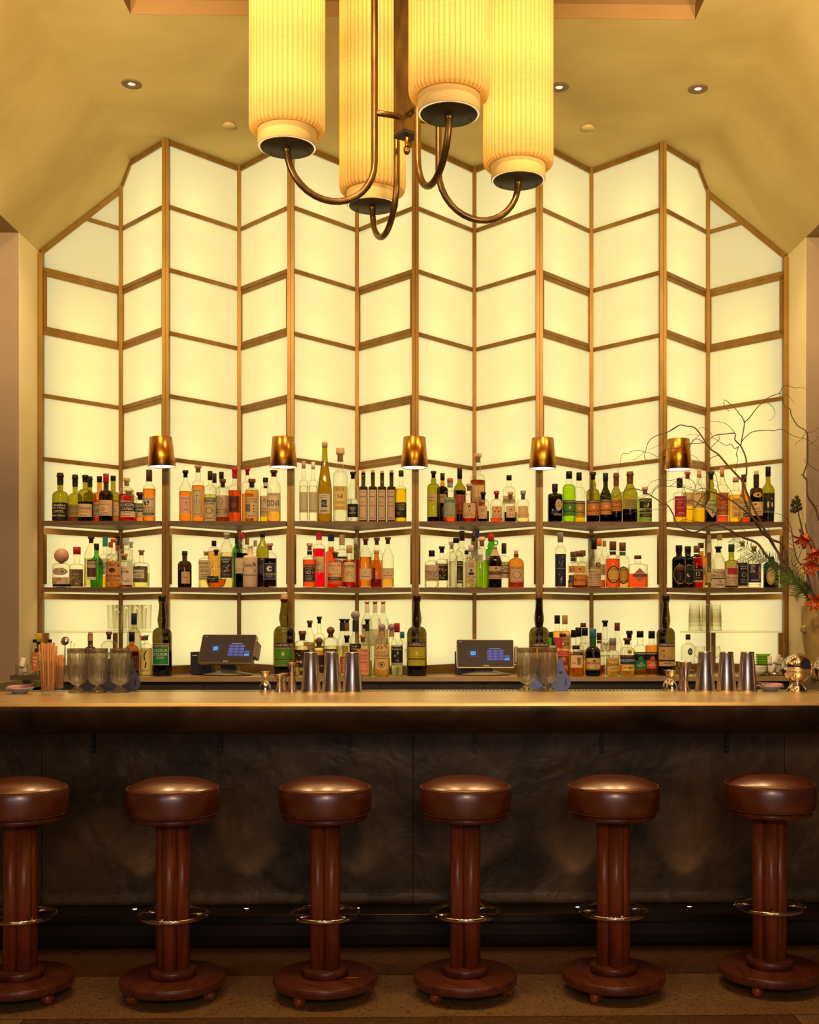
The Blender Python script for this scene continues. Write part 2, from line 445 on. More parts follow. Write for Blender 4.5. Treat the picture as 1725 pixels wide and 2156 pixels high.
for sx, nm in ((-1, 'left'), (1, 'right')):
    xin = at(83, 1424, 6.45).x if sx < 0 else at(1668, 1430, 6.45).x
    xin2 = at(-10, 1437, 5.9).x if sx < 0 else at(1740, 1446, 5.9).x
    mb = MB()
    for z0, z1, mt in ((ZCT - .052, ZCT, 0),):
        pl = [(xin, 6.497), (xin2, 5.75), (sx * 3.4, 5.75), (sx * 3.4, 6.415), (sx * 2.213, 6.415), (sx * 2.213, 6.497)]
        b = len(mb.v); mb.v += [(x, y, z0) for x, y in pl] + [(x, y, z1) for x, y in pl]
        n_ = len(pl); mb.face([b + k for k in range(n_)][::-1], mt); mb.face([b + n_ + k for k in range(n_)], mt)
        for k in range(n_): mb.face((b + k, b + (k + 1) % n_, b + n_ + (k + 1) % n_, b + n_ + k), mt)
    r2 = empty('side_counter', (sx * 2.8, 6.1, 0), 'short stone-topped side counter against the %s' % ('pier beside the pink napkin dish and straws' if sx < 0 else 'pier under the clay vase of flowers'), 'counter')
    mb.v = [(x - sx * 2.8, y - 6.1, z) for x, y, z in mb.v]
    mb.build('worktop', principled('olive_stone', (.26, .21, .11), .3, .2), r2)
    mb = MB(); mb.box(min(sx * .75, -sx * .45), max(sx * .75, -sx * .45), -.2, .3, 0, ZCT - .054); mb.build('cabinet_body', DARK, r2)
# clear shelves on little bronze legs at each end
for (x0, x1, lab, leg) in ((at(80, 0, 6.93).x, at(345, 0, 6.93).x, 'clear acrylic shelf at the left end holding tall highball glasses', 97),
                           (at(1425, 0, 6.82).x, at(1656, 0, 6.82).x, 'clear acrylic shelf at the right end holding stacked tumblers', 1645)):
    zz = HC - (1328 - 1300) / 2400 * 6.8
    xm = (x0 + x1) / 2; r2 = empty('acrylic_shelf', (xm, 6.75, zz), lab, 'shelf', 'clear shelves above the back counter')
    mb = MB()
    vx = -2.5 * BAY if x0 < 0 else 2.5 * BAY
    pl = [(x0, 6.715), (x1, 6.715), (x1, 6.725), (vx, YV - .07), (x0, 6.725)]
    b = len(mb.v); mb.v += [(x - xm, y - 6.75, -.012) for x, y in pl] + [(x - xm, y - 6.75, 0) for x, y in pl]
    mb.face([b + q for q in range(5)][::-1]); mb.face([b + 5 + q for q in range(5)])
    for q in range(5): mb.face((b + q, b + (q + 1) % 5, b + 5 + (q + 1) % 5, b + 5 + q))
    mb.build('clear_plate', ACRYL, r2)
    lx = at(leg, 0, 6.7).x - xm
    mb = MB(); mb.box(lx - .013, lx + .013, -.055, -.03, ZCT - zz, -.012); mb.build('leg', BRONZE, r2)
    lx = vx - xm
    mb = MB(); mb.box(lx - .013, lx + .013, .25, .275, ZCT - zz, -.012); mb.build('leg', BRONZE, r2)
ZAC = HC - (1328 - 1300) / 2400 * 6.8

# ================================================================== front bar
bar = empty('bar_counter', (0, 5, 0), 'long bar with glowing worn copper top and dark hammered bronze front', 'bar')
def bb(mb, nm, m):
    mb.v = [(x, y - 5, z) for x, y, z in mb.v]; return mb.build(nm, m, bar)
BTOP = principled('worn_copper_top', (.92, .66, .34), .33, .8, vary=(5, (.78, .53, .25), 7, (1, 2.2, 1)), bump=(5, .15, .004))
def patina():
    m, nt, out = newmat('dark_bronze_patina')
    b = N(nt, 'BsdfPrincipled'); nt.links.new(b.outputs[0], out.inputs[0])
    tc = N(nt, 'TexCoord')
    n1 = N(nt, 'TexNoise'); n1.inputs['Scale'].default_value = 2.6; n1.inputs['Detail'].default_value = 8; n1.inputs['Roughness'].default_value = .65
    n2 = N(nt, 'TexNoise'); n2.inputs['Scale'].default_value = 5.5; n2.inputs['Detail'].default_value = 3; n2.inputs['Distortion'].default_value = .5
    for q in (n1, n2): nt.links.new(tc.outputs['Object'], q.inputs['Vector'])
    rp = N(nt, 'ValToRGB'); rp.color_ramp.elements[0].position = .35; rp.color_ramp.elements[1].position = .68
    rp.color_ramp.elements[0].color = (.040, .030, .017, 1); rp.color_ramp.elements[1].color = (.22, .135, .062, 1)
    nt.links.new(n1.outputs['Fac'], rp.inputs[0]); nt.links.new(rp.outputs[0], b.inputs['Base Color'])
    b.inputs['Metallic'].default_value = .35; b.inputs['Roughness'].default_value = .45
    bp = N(nt, 'Bump'); bp.inputs['Strength'].default_value = .42; bp.inputs['Distance'].default_value = .035
    nt.links.new(n2.outputs['Fac'], bp.inputs['Height']); nt.links.new(bp.outputs[0], b.inputs['Normal'])
    return m
PATINA = patina()
BX = 3.1
YD = 5.136
mb = MB()
mb.prism([(YBB, ZBAR), (YBF + .018, ZBAR), (YBF + .006, ZBAR - .004), (YBF + .001, ZBAR - .012), (YBF + .02, ZBAR - .02), (YBB, ZBAR - .04)][::-1], -BX, BX)
bb(mb, 'bar_top', BTOP)
mb = MB(); pr = [(YBF + .003, ZBAR - .012)]
for k in range(9):
    a = PI / 2 * k / 8; pr.append((YBF - .002 + .16 * (1 - math.cos(a)), ZBAR - .012 - .125 * math.sin(a)))
pr += [(YD + .02, ZBAR - .15), (YD + .02, ZBAR - .05), (YBF + .06, ZBAR - .025)]
mb.prism(pr, -BX, BX, 0, False); 
for i in range(1, 9): mb.sm[i] = True
bb(mb, 'bar_nosing', PATINA)
seams = [-BX, at(88, 0, YD).x, at(870, 0, YD).x, at(1652, 0, YD).x, BX]
for a, b in zip(seams, seams[1:]):
    mb = MB(); pr = [(YD, ZBAR - .13), (YD, .24)]
    for k in range(7):
        t = PI / 2 * k / 6; pr.append((YD - .03 + .03 * math.cos(t), .21 - .058 * math.sin(t)))
    pr += [(YD + .06, .152), (YD + .06, ZBAR - .13)]
    mb.prism(pr, a + .0015, b - .0015); bb(mb, 'front_panel', PATINA)
mb = MB(); mb.box(-BX, BX, 4.93, YD + .06, .118, .151); bb(mb, 'foot_ledge', principled('dark_ledge', (.030, .021, .013), .28, .3))
mb = MB(); mb.tube([(-BX, 4.931, .151), (BX, 4.931, .151)], .0018, 6); bb(mb, 'ledge_edge_strip', BRASS)
mb = MB()
pr = [(4.96, 0), (4.945, .02), (4.937, .06), (4.937, .1), (4.95, .118), (5.19, .118), (5.19, 0)]
mb.prism(pr[::-1], -BX, BX); bb(mb, 'toe_kick', principled('dark_kick', (.022, .016, .012), .45, .2))
mb = MB(); mb.box(-BX, BX, YD + .06, YBB - .02, 0.02, ZBAR - .05); bb(mb, 'inner_carcass', DARK)
for px in (198, 465, 735, 1000, 1267, 1530):
    x = at(px, 0, YD).x
    mb = MB(); zt = at(px, 1553, YD).z; zb = at(px, 1586, YD).z
    mb.box(x - .008, x + .008, YD - .012, YD - .0005, zb, zt + .03)
    for q in (.25, .62):
        mb.lathe([(0, 0), (.0035, 0), (.003, .003), (0, .003)], (0, 0, 0), 10, 1, M=Matrix.Translation((x, YD - .012, zb + (zt - zb) * q)) @ Matrix.Rotation(PI / 2, 4, 'X'))
    bb(mb, 'support_bracket', [BLACK, STEEL])
mb = MB(); mb.box(-2.3, 2.3, YBB + .002, YBB + .11, ZBAR - .03, ZBAR - .0002, 0)
xx = -2.2
while xx < 2.2:
    z = ZBAR + .0006; mb.poly([(xx, YBB + .004, z), (xx + .009, YBB + .004, z), (xx + .022, YBB + .108, z), (xx + .013, YBB + .108, z)], 1); xx += .018
mb.box(-2.3, 2.3, YBB + .108, YBB + .113, ZBAR - .03, ZBAR + .001, 1)
bb(mb, 'drip_rail', [BLACK, principled('rail_steel', (.70, .56, .36), .3, .9)])
ups = [(284, 'just left of the second stool from the left'), (519, 'midway between the second and third stools'), (753, 'just right of the third stool'), (985, 'behind the fourth stool post'), (1217, 'just left of the fifth stool'), (1452, 'between the fifth stool and the last stool')]
LENS = emitter('uplight_lens', (1, .62, .38), 9)
for px, wh in ups:
    p = at(px, 1911, 5.03); p.z = .151
    r2 = empty('ledge_uplight', p, 'tiny glowing uplight in the bar ledge, ' + wh, 'light', 'uplights along the bar ledge')
    mb = MB(); mb.lathe([(.010, .0), (.017, .0), (.018, .002), (.0105, .004), (.010, .001)], (0, 0, 0), 20); mb.build('trim_ring', principled('ring_copper', (.6, .35, .22), .25, 1), r2)
    mb = MB(); mb.lathe([(.0102, .0022), (0, .003)], (0, 0, 0), 16); mb.build('lens', LENS, r2)
    light('uplight_beam', 'SPOT', (p.x, p.y, .158), 1.1, (1, .62, .36), .012, (PI - .16, 0, 0), spot_size=1.3, spot_blend=.7)

# ================================================================== bar stools
def wood(name, c1, c2, axis):
    m, nt, out = newmat(name)
    b = N(nt, 'BsdfPrincipled'); nt.links.new(b.outputs[0], out.inputs[0]); b.inputs['Roughness'].default_value = .30
    tc = N(nt, 'TexCoord'); mp = N(nt, 'Mapping'); mp.inputs['Scale'].default_value = axis
    nt.links.new(tc.outputs['Object'], mp.inputs[0])
    w = N(nt, 'TexNoise'); w.inputs['Scale'].default_value = 5; w.inputs['Detail'].default_value = 6; w.inputs['Distortion'].default_value = .6
    nt.links.new(mp.outputs[0], w.inputs['Vector'])
    rp = N(nt, 'ValToRGB'); rp.color_ramp.elements[0].color = (*c1, 1); rp.color_ramp.elements[1].color = (*c2, 1)
    rp.color_ramp.elements[0].position = .38; rp.color_ramp.elements[1].position = .62
    nt.links.new(w.outputs['Fac'], rp.inputs[0]); nt.links.new(rp.outputs[0], b.inputs['Base Color'])
    return m
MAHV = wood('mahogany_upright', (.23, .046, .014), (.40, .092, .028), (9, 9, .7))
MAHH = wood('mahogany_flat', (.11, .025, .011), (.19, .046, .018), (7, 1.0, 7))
LEATH = principled('brown_leather', (.135, .040, .022), .40, spec=1.0, coat=1.0, vary=(30, (.115, .031, .015), 4, (1, 1, 1)), bump=(160, .10, .002))
_b = [n_ for n_ in LEATH.node_tree.nodes if n_.type == 'BSDF_PRINCIPLED'][0]
_b.inputs['Coat IOR'].default_value = 2.1; _b.inputs['Coat Roughness'].default_value = .27; _b.inputs['Coat Tint'].default_value = (1, .62, .36, 1); _b.inputs['Specular Tint'].default_value = (1, .7, .45, 1)
STITCH = principled('tan_stitching', (.26, .10, .045), .6)
st = empty('bar_stool', (0, 0, 0), 'x', 'stool', 'bar stools along the bar')
for k in range(3):
    a = 2 * PI * k / 3
    mb = MB(); mb.sphere((.16 * math.cos(a), .16 * math.sin(a), .0235), .0235, 18, 12); mb.build('foot', MAHV, st)
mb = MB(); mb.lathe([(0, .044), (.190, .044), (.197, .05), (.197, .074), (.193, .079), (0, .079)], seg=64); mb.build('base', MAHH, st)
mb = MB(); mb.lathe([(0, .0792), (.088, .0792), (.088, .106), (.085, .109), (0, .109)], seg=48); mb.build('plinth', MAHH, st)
for k in range(4):
    a = k * PI / 2
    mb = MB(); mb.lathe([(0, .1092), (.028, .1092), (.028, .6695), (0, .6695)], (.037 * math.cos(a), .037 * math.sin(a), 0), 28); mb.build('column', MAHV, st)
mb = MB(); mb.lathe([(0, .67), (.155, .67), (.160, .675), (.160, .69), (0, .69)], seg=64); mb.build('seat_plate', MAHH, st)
pr = [(0, .6905), (.158, .6905), (.168, .695), (.1735, .706), (.1755, .74), (.1755, .768), (.172, .786), (.168, .793)]
for k in range(1, 13):
    q = 1 - k / 12; pr.append((.168 * q, .793 + .034 * (1 - q ** 3.1)))
mb = MB(); mb.lathe(pr, seg=64); cu = mb.build('seat_cushion', LEATH, st)
mb = MB()
for rr, zz in ((.1695, .7925), (.1715, .7885), (.169, .696)):
    mb.tube([(rr * math.cos(2 * PI * i / 64), rr * math.sin(2 * PI * i / 64), zz) for i in range(64)], .0012, 6, closed=True)
mb.build('stitching', STITCH, cu)
mb = MB()
mb.tube([(.126 * math.cos(2 * PI * i / 56), .126 * math.sin(2 * PI * i / 56), .31) for i in range(56)], .0085, 12, closed=True)
for k in range(4):
    a = k * PI / 2; ca, sa = math.cos(a), math.sin(a)
    mb.tube([(.06 * ca, .06 * sa, .314), (.122 * ca, .122 * sa, .314)], .0055, 10)
    mb.lathe([(0, 0), (.005, 0), (.0045, .003), (0, .0035)], seg=12, M=Matrix.Rotation(a, 4, 'Z') @ Matrix.Translation((.1335, 0, .31)) @ Matrix.Rotation(PI / 2, 4, 'Y'))
mb.build('foot_ring', principled('chrome_ring', (.78, .66, .5), .12, 1.0), st)
names = ['leftmost of the brown leather bar stools, cut by the photo edge', 'brown leather bar stool standing second from the left end of the row', 'brown leather bar stool with a tiny orange pick on its base, third from left', 'brown leather bar stool, fourth from left, blocking an uplight', 'brown leather bar stool, second from the right end of the row', 'rightmost of the brown leather bar stools, with a cracked round base']
for i, (px, Y, rz) in enumerate(((43, 4.34, 40), (364, 4.34, -8), (685, 4.34, 44), (980, 4.35, 33), (1292, 4.36, 7), (1621, 4.42, -10))):
    p = at(px, 2060, Y); p.z = 0
    if i == 0: st.location = p; st.rotation_euler = (0, 0, math.radians(rz)); st['label'] = names[0]; q_ = st
    else: q_ = dup(st, p, names[i], math.radians(rz))
    for c_ in q_.children:
        if c_.name.split('.')[0] == 'foot': c_.rotation_euler = (0, 0, math.radians((205, 218, 239, 225, 236, 237)[i] - rz))
# tiny cocktail pick on the third stool's base
p = at(740, 2026, 4.29)
mb = MB(); PK = principled('amber_pick', (.85, .38, .08), .35)
mb.tube([(-.024, 0, .0), (.022, .004, .0)], .0012, 6); mb.sphere((.024, .004, 0), .0025, 8, 6); mb.tube([(-.006, -.006, 0), (-.003, .007, 0)], .001, 6)
o = mb.build('cocktail_pick', PK, None, (p.x, p.y, .0805)); tag(o, 'tiny orange sword-shaped cocktail pick lying on a stool base', 'cocktail pick')

# ================================================================== chandelier
def shade_mat():
    m, nt, out = newmat('pleated_silk')
    tl = N(nt, 'BsdfTranslucent'); tl.inputs[0].default_value = (.92, .70, .30, 1)
    df = N(nt, 'BsdfDiffuse'); df.inputs[0].default_value = (.75, .60, .32, 1)
    tc = N(nt, 'TexCoord'); mp = N(nt, 'Mapping'); mp.inputs['Scale'].default_value = (6, 6, 90)
    nt.links.new(tc.outputs['Object'], mp.inputs[0]); nz = N(nt, 'TexNoise'); nz.inputs['Scale'].default_value = 3; nz.inputs['Detail'].default_value = 5
    nt.links.new(mp.outputs[0], nz.inputs['Vector'])
    rp = N(nt, 'ValToRGB'); rp.color_ramp.elements[0].color = (.78, .55, .20, 1); rp.color_ramp.elements[1].color = (.98, .80, .40, 1)
    nt.links.new(nz.outputs['Fac'], rp.inputs[0])
    fa = N(nt, 'Attribute'); fa.attribute_name = 'fold'; fp = N(nt, 'Math', operation='POWER'); fp.inputs[1].default_value = 3; nt.links.new(fa.outputs['Fac'], fp.inputs[0])
    mf = N(nt, 'MixRGB', blend_type='MULTIPLY'); mf.inputs[2].default_value = (.50, .37, .22, 1)      # doubled cloth where the pleats overlap
    nt.links.new(fp.outputs[0], mf.inputs[0]); nt.links.new(rp.outputs[0], mf.inputs[1]); nt.links.new(mf.outputs[0], tl.inputs[0])
    ms = N(nt, 'MixShader'); ms.inputs[0].default_value = .8
    nt.links.new(df.outputs[0], ms.inputs[1]); nt.links.new(tl.outputs[0], ms.inputs[2]); nt.links.new(ms.outputs[0], out.inputs[0])
    return m
SILK = shade_mat()
ABR = principled('antique_bronze', (.22, .115, .03), .34, .8, vary=(22, (.11, .06, .028), 6, (1, 1, .5)))
DBR = principled('dark_bronze_disc', (.030, .020, .011), .5, .3)
GLOW = emitter('collar_glow', (1, .74, .36), 1.0)
CY = 3.965
cc = at(857, 290, CY)
ch = empty('chandelier', (cc.x, CY, 0), 'large hanging light with four long pleated silk cylinder shades and curved bronze arms', 'chandelier')
zd, zs0 = HC + 1.570, HC + 1.626
R45 = Matrix.Rotation(math.radians(33), 4, 'Z')
mb = MB(); mb.box(-.029, .029, -.029, .029, HC + 1.680, ZT + .12, 0, R45); mb.build('stem', ABR, ch)
mb = MB(); mb.box(-.034, .034, -.034, .034, HC + 1.670, HC + 1.681, 0, R45); mb.build('stem_cap', DBR, ch)
mb = MB(); mb.lathe([(0, -.062), (.006, -.060), (.011, -.052), (.0125, -.044), (.010, -.036), (.006, -.032), (.0075, -.026), (.006, -.004), (.009, 0)], (0, 0, HC + 1.670), 16); mb.build('finial', BRASS, ch)
for k in range(4):
    a = math.radians(-161 + 90 * k)          # left, front, right, back
    v = Vector((math.cos(a), math.sin(a), 0)); ri, ro = .117, .422
    pts = [v * ri + Vector((0, 0, ZT - .25)), v * ri + Vector((0, 0, HC + 1.566))]
    for q in range(1, 16):
        t = PI * q / 16; pts.append(v * ((ri + ro) / 2 - (ro - ri) / 2 * math.cos(t)) + Vector((0, 0, HC + 1.566 - .153 * math.sin(t))))
    pts.append(v * ro + Vector((0, 0, HC + 1.566))); pts.append(v * ro + Vector((0, 0, zd + .02)))
    mb = MB(); mb.tube(pts, .0115, 12)
    mb.tube([v * .02 + Vector((0, 0, HC + 1.738)), v * ri + Vector((0, 0, HC + 1.738))], .0105, 10)
    mb.sphere(v * ro + Vector((0, 0, zd - .004)), .014, 10, 8)
    mb.build('arm', ABR, ch)
    c = v * ro
    fl = lambda a, z: 1 + .016 * math.cos(48 * a)
    mb = MB(); R = .125
    prof = [(.098, zs0 + .012), (.104, zs0 + .001), (.114, zs0 - .004), (.122, zs0 + .004), (.1255, zs0 + .02)] + [(R, zs0 + .02 + (1.05 - .02) * q / 6) for q in range(1, 7)]
    mb.lathe(prof, c, 288, flute=fl); sh = mb.build('lamp_shade', SILK, ch)
    at_ = sh.data.attributes.new('fold', 'FLOAT', 'POINT')
    for i_, v_ in enumerate(sh.data.vertices): at_.data[i_].value = .5 + .5 * math.cos(48 * math.atan2(v_.co.y - c.y, v_.co.x - c.x))
    mb = MB(); mb.lathe([(.0985, zs0 + .03), (.0985, zd + .006), (.0955, zd + .004)], c, 64)
    mb.build('collar', principled('silk_collar', (.74, .48, .17), .8, emit=(.9, .55, .18), estr=.10), sh)
    mb = MB(); mb.lathe([(0, zd), (.088, zd), (.090, zd + .003), (0, zd + .006)], c, 48)
    for q in range(3):
        t = q * 2.09 + .4; mb.sphere((c.x + .076 * math.cos(t), c.y + .076 * math.sin(t), zd), .003, 8, 6)
    mb.build('bottom_disc', DBR, sh)
    mb = MB(); mb.lathe([(.090, zd + .004), (.0955, zd + .005)], c, 48); mb.build('glow_gap', GLOW, sh)
    for zq in (.14, .40, .66, .92):
        light('shade_bulb', 'POINT', (cc.x + c.x, CY + c.y, zs0 + zq), SHADE_W if 'SHADE_W' in globals() else .95, (1, .66, .23), .028)

# ================================================================== ceiling fittings
DLENS = emitter('downlight_lens', (1, .85, .6), 1.2)
DR = principled('downlight_ring', (.20, .12, .065), .5, .3)
for px, py, w in ((277, 176, 'left of the chandelier'), (1178, 183, 'just right of the chandelier shades'), (1470, 186, 'near the right ceiling slope'), (735, 180, 'hidden behind the chandelier shades')):
    Y = (ZT - HC) * FPX / (HY - py); p = at(px, py, Y); 
    for _ in range(3): p = at(px, py, p.y * (ZT - HC) / (p.z - HC))
    p.z = ZT
    r2 = empty('recessed_downlight', p, 'small round recessed ceiling light ' + w, 'light', 'recessed downlights')
    mb = MB(); mb.lathe([(.0195, -.001), (.050, -.001), (.052, -.003), (.049, -.006), (.022, -.005), (.0185, .02)], seg=36); mb.build('trim_ring', DR, r2)
    mb = MB(); mb.lathe([(.0198, -.0022), (0, -.0022)], seg=24); mb.build('lens', DLENS, r2)
    light('downlight_beam', 'SPOT', p + Vector((0, 0, -.012)), 85, (1, .70, .36), .06, (math.radians(-10), 0, 0), spot_size=1.9, spot_blend=.5)
for px, py, w in ((483, 261, 'left'), (1238, 266, 'right')):
    p = at(px, py, 5)
    for _ in range(3): p = at(px, py, p.y * (ZT - HC) / (p.z - HC))
    p.z = ZT
    mb = MB(); mb.lathe([(0, -.014), (.034, -.014), (.036, -.011), (.036, -.008), (.03, -.006), (.03, -.0005), (0, -.0005)], seg=36)
    o = mb.build('sprinkler_cover', principled('cream_disc', (.66, .50, .25), .7), None, p)
    tag(o, 'flat cream ceiling disc %s of the chandelier' % w, 'ceiling disc', 'ceiling discs')

# ================================================================== brass lamps on the screen posts
LDIF = emitter('lamp_diffuser', (1, .93, .72), 1.5)
wl = ['leftmost brass cone lamp, above the orange bottle', 'brass cone lamp above the amber bottles, second from left', 'brass cone lamp in the middle of the row', 'brass cone lamp above the green bottles, second from right', 'rightmost brass cone lamp, crossed by bare twigs']
for (px, pt_, pb, k, tilt, lab) in ((341, 921, 983, -2, -.035, wl[0]), (597, 921, 984, -1, 0, wl[1]), (873, 921, 985, 0, 0, wl[2]), (1143, 923, 987, 1, 0, wl[3]), (1429, 925, 989, 2, 0, wl[4])):
    Y = 6.60; a = at(px, pb, Y); t = at(px, pt_, Y); h = t.z - a.z; a.z = a.z
    r2 = empty('brass_lamp', a, lab, 'lamp', 'brass lamps on the screen posts'); r2.rotation_euler = (0, tilt, 0)
    mb = MB(); mb.lathe([(.079, 0), (.0795, .001), (.0635, h), (.060, h + .001), (0, h + .001)], seg=48); mb.lathe([(.0775, 0), (.062, h - .004)], seg=48); mb.build('lamp_shade', BRASS, r2)
    mb = MB(); mb.lathe([(.0770, .003), (0, .003)], seg=40); mb.build('diffuser', LDIF, r2)
    mb = MB(); dx = k * BAY - a.x; mb.tube([(0, .05, h * .55), (dx * .9, .118, h * .55), (dx, .127, h * .55)], .008, 8); mb.build('wall_arm', BRASS, r2)
# ================================================================== bottles
GL = {'cl': ((.985, .98, .95), (.62, .53, .31)), 'od': ((.36, .29, .05), (.05, .035, .005)), 'ol': ((.60, .55, .10), (.10, .08, .008)), 'dk': ((.22, .13, .03), (.02, .012, .004)),
      'gr': ((.20, .62, .06), (.02, .12, .005)), 'am': ((.85, .48, .10), (.25, .08, .008)), 'tl': ((.03, .26, .24), (.004, .05, .05)),
      'dg': ((.13, .15, .03), (.015, .02, .004)), 'bk': ((.03, .025, .02), (.005, .004, .003)), 'fr': ((.80, .77, .66), (.5, .46, .34))}
LQ = {'or': (.95, .50, .13), 'am': (.93, .64, .24), 'rd': (.75, .07, .03), 'mg': (.93, .05, .16), 'ye': (.98, .74, .06), 'dk': (.10, .03, .01),
      'br': (.60, .22, .06), 'wa': (.985, .975, .93), 'gn': (.62, .84, .08), 'py': (.97, .90, .55), 'ro': (.96, .30, .12), 'nv': (.05, .03, .05)}
def glassm(k):
    if k == 'wh': return paint('d9b79c', .35)
    t, e = GL[k]; return thin_glass('bottle_glass_' + k, t, e, 1.0)
def liqm(k): return liquid_mat('liquid_' + k, LQ[k])
CAPC = {'bk': '1a1512', 'db': '3a2418', 'br': '6e3f22', 'ck': 'b9854f', 'tn': 'c9a071', 'rd': 'b3202a', 'or': 'd9622c', 'tl': '2f9a86', 'bl': '2c3f9c', 'nv': '242847', 'gy': '8d8479', 'wh': 'dcd2c4', 'gd': 'a8843a', 'pk': 'c9917c', 'ol': '4a4420', 'ye': 'd6b21f', 'dg': '2a3a22', 'cr': 'd8bd97', 'cy': '3f7f9f'}
_TX = {}
def text_mesh(s):
    if s not in _TX:
        cu = bpy.data.curves.new('lettering', 'FONT'); cu.body = s; cu.align_x = 'CENTER'; cu.resolution_u = 2
        ob = bpy.data.objects.new('lettering', cu)
        me = bpy.data.meshes.new_from_object(ob)
        vs = [(v.co.x, v.co.y) for v in me.vertices]; fs = [tuple(p.vertices) for p in me.polygons]
        bpy.data.objects.remove(ob); bpy.data.curves.remove(cu); bpy.data.meshes.remove(me)
        xs = [v[0] for v in vs] or [0, 1]; ys = [v[1] for v in vs] or [0, 1]
        _TX[s] = (vs, fs, min(xs), max(xs), min(ys), max(ys))
    return _TX[s]
class Sheet:
    """printed sheet: pieces in (u, v) with u right 0..1, v down 0..1, each at a layer and colour"""
    def __init__(s, bg, aspect): s.items = []; s.asp = aspect; s.cols = []; s.bg = bg
    def mi(s, c):
        if c not in s.cols: s.cols.append(c)
        return s.cols.index(c)
    def grid(s, u0, v0, u1, v1, c, lay, nu=None):
        nu = nu or max(1, int(abs(u1 - u0) * 14)); nv = 1
        V = []; F = []
        for j in range(nv + 1):
            for i in range(nu + 1): V.append((u0 + (u1 - u0) * i / nu, v0 + (v1 - v0) * j / nv))
        for j in range(nv):
            for i in range(nu): a = j * (nu + 1) + i; F.append((a, a + nu + 1, a + nu + 2, a + 1))
        s.items.append((V, F, s.mi(c), lay))
    def blob(s, cu, cv, ru, rv, c, lay, n=14, rot=0, k=1.0):
        V = []
        if ru > .1:
            F = []; R_, C_ = 14, 16
            for j in range(R_ + 1):
                q = -math.cos(PI * j / R_); h = math.sin(PI * j / R_)
                for i in range(C_ + 1): V.append((cu + ru * h * (2 * i / C_ - 1), cv + rv * q))
            for j in range(R_):
                for i in range(C_): a = j * (C_ + 1) + i; F.append((a, a + C_ + 1, a + C_ + 2, a + 1))
            s.items.append((V, F, s.mi(c), lay)); return
        for i in range(n):
            a = 2 * PI * i / n + rot; V.append((cu + ru * math.cos(a) * k, cv + rv * math.sin(a) * k))
        s.items.append((V, [tuple(range(n))[::-1]], s.mi(c), lay))
    def text(s, t, cu, cv, h, c, wmax, lay=5):
        vs, fs, x0, x1, y0, y1 = text_mesh(t)
        W = max(1e-6, x1 - x0); H = max(1e-6, y1 - y0)
        ku = wmax / W; kv = h / H
        if ku * s.asp > kv * 1.25 and len(t) > 1: pass
        ku = min(ku, 1.35 * kv / s.asp) if len(t) > 1 else min(ku, kv / s.asp)
        V = [(cu + (x - (x0 + x1) / 2) * ku, cv - (y - (y0 + y1) / 2) * kv) for x, y in vs]
        s.items.append((V, fs, s.mi(c), lay))
    def draw(s, els):
        for e in els:
            k = e[0]
            if k == 'T': s.text(e[1], e[2], e[3], e[4], e[5], e[6] if len(e) > 6 else .86)
            elif k == 'R': s.grid(e[1], e[2], e[3], e[4], e[5], e[6] if len(e) > 6 else 1)
            elif k == 'C': s.blob(e[1], e[2], e[3], e[3] * s.asp * (e[6] if len(e) > 6 else 1), e[4], e[5] if len(e) > 5 else 1, 18)
            elif k == 'E': s.blob(e[1], e[2], e[3], e[4], e[5], e[6] if len(e) > 6 else 1)
            elif k == 'F':
                c, m, t = e[1], e[2], e[3]; tv = t * s.asp
                mv = m * s.asp
                s.grid(m, mv, 1 - m, mv + tv, c, 1); s.grid(m, 1 - mv - tv, 1 - m, 1 - mv, c, 1)
                s.grid(m, mv, m + t, 1 - mv, c, 1, 1); s.grid(1 - m - t, mv, 1 - m, 1 - mv, c, 1, 1)
            elif k == 'L':
                n, v0, v1, c = e[1:5]; wd = e[5] if len(e) > 5 else .8; rnd = random.Random(int(v0 * 997) + n * 31)
                for i in range(n):
                    v = v0 + (v1 - v0) * (i + .5) / n; hh = (v1 - v0) / n * .22
                    u = .5 - wd / 2 * rnd.uniform(.6, 1); ue = 1 - u
                    while u < ue:
                        l = rnd.uniform(.05, .14); s.grid(u, v - hh, min(u + l, ue), v + hh, c, 1, 1); u += l + .03
            elif k == 'K':
                sd, u0, v0, u1, v1, cols, n = e[1:8]; rnd = random.Random(sd)
                for i in range(n):
                    a = rnd.uniform(.02, .07) * (e[8] if len(e) > 8 else 1)
                    s.blob(rnd.uniform(u0, u1), rnd.uniform(v0, v1), a, a * s.asp * rnd.uniform(.4, 1.6), cols[i % len(cols)], 1, 7, rnd.uniform(0, 3))
            elif k == 'V':   # line drawing strokes (list of polylines)
                for ln in e[2]:
                    w = e[3] if len(e) > 3 else .02
                    for (a, b), (c_, d) in zip(ln, ln[1:]):
                        dx, dy = (c_ - a), (d - b) / s.asp; l = math.hypot(dx, dy) or 1; nx, ny = -dy / l * w / 2, dx / l * w / 2 * s.asp
                        s.items.append(([(a + nx, b + ny), (a - nx, b - ny), (c_ - nx, d - ny), (c_ + nx, d + ny)], [(0, 1, 2, 3)], s.mi(e[1]), 2))
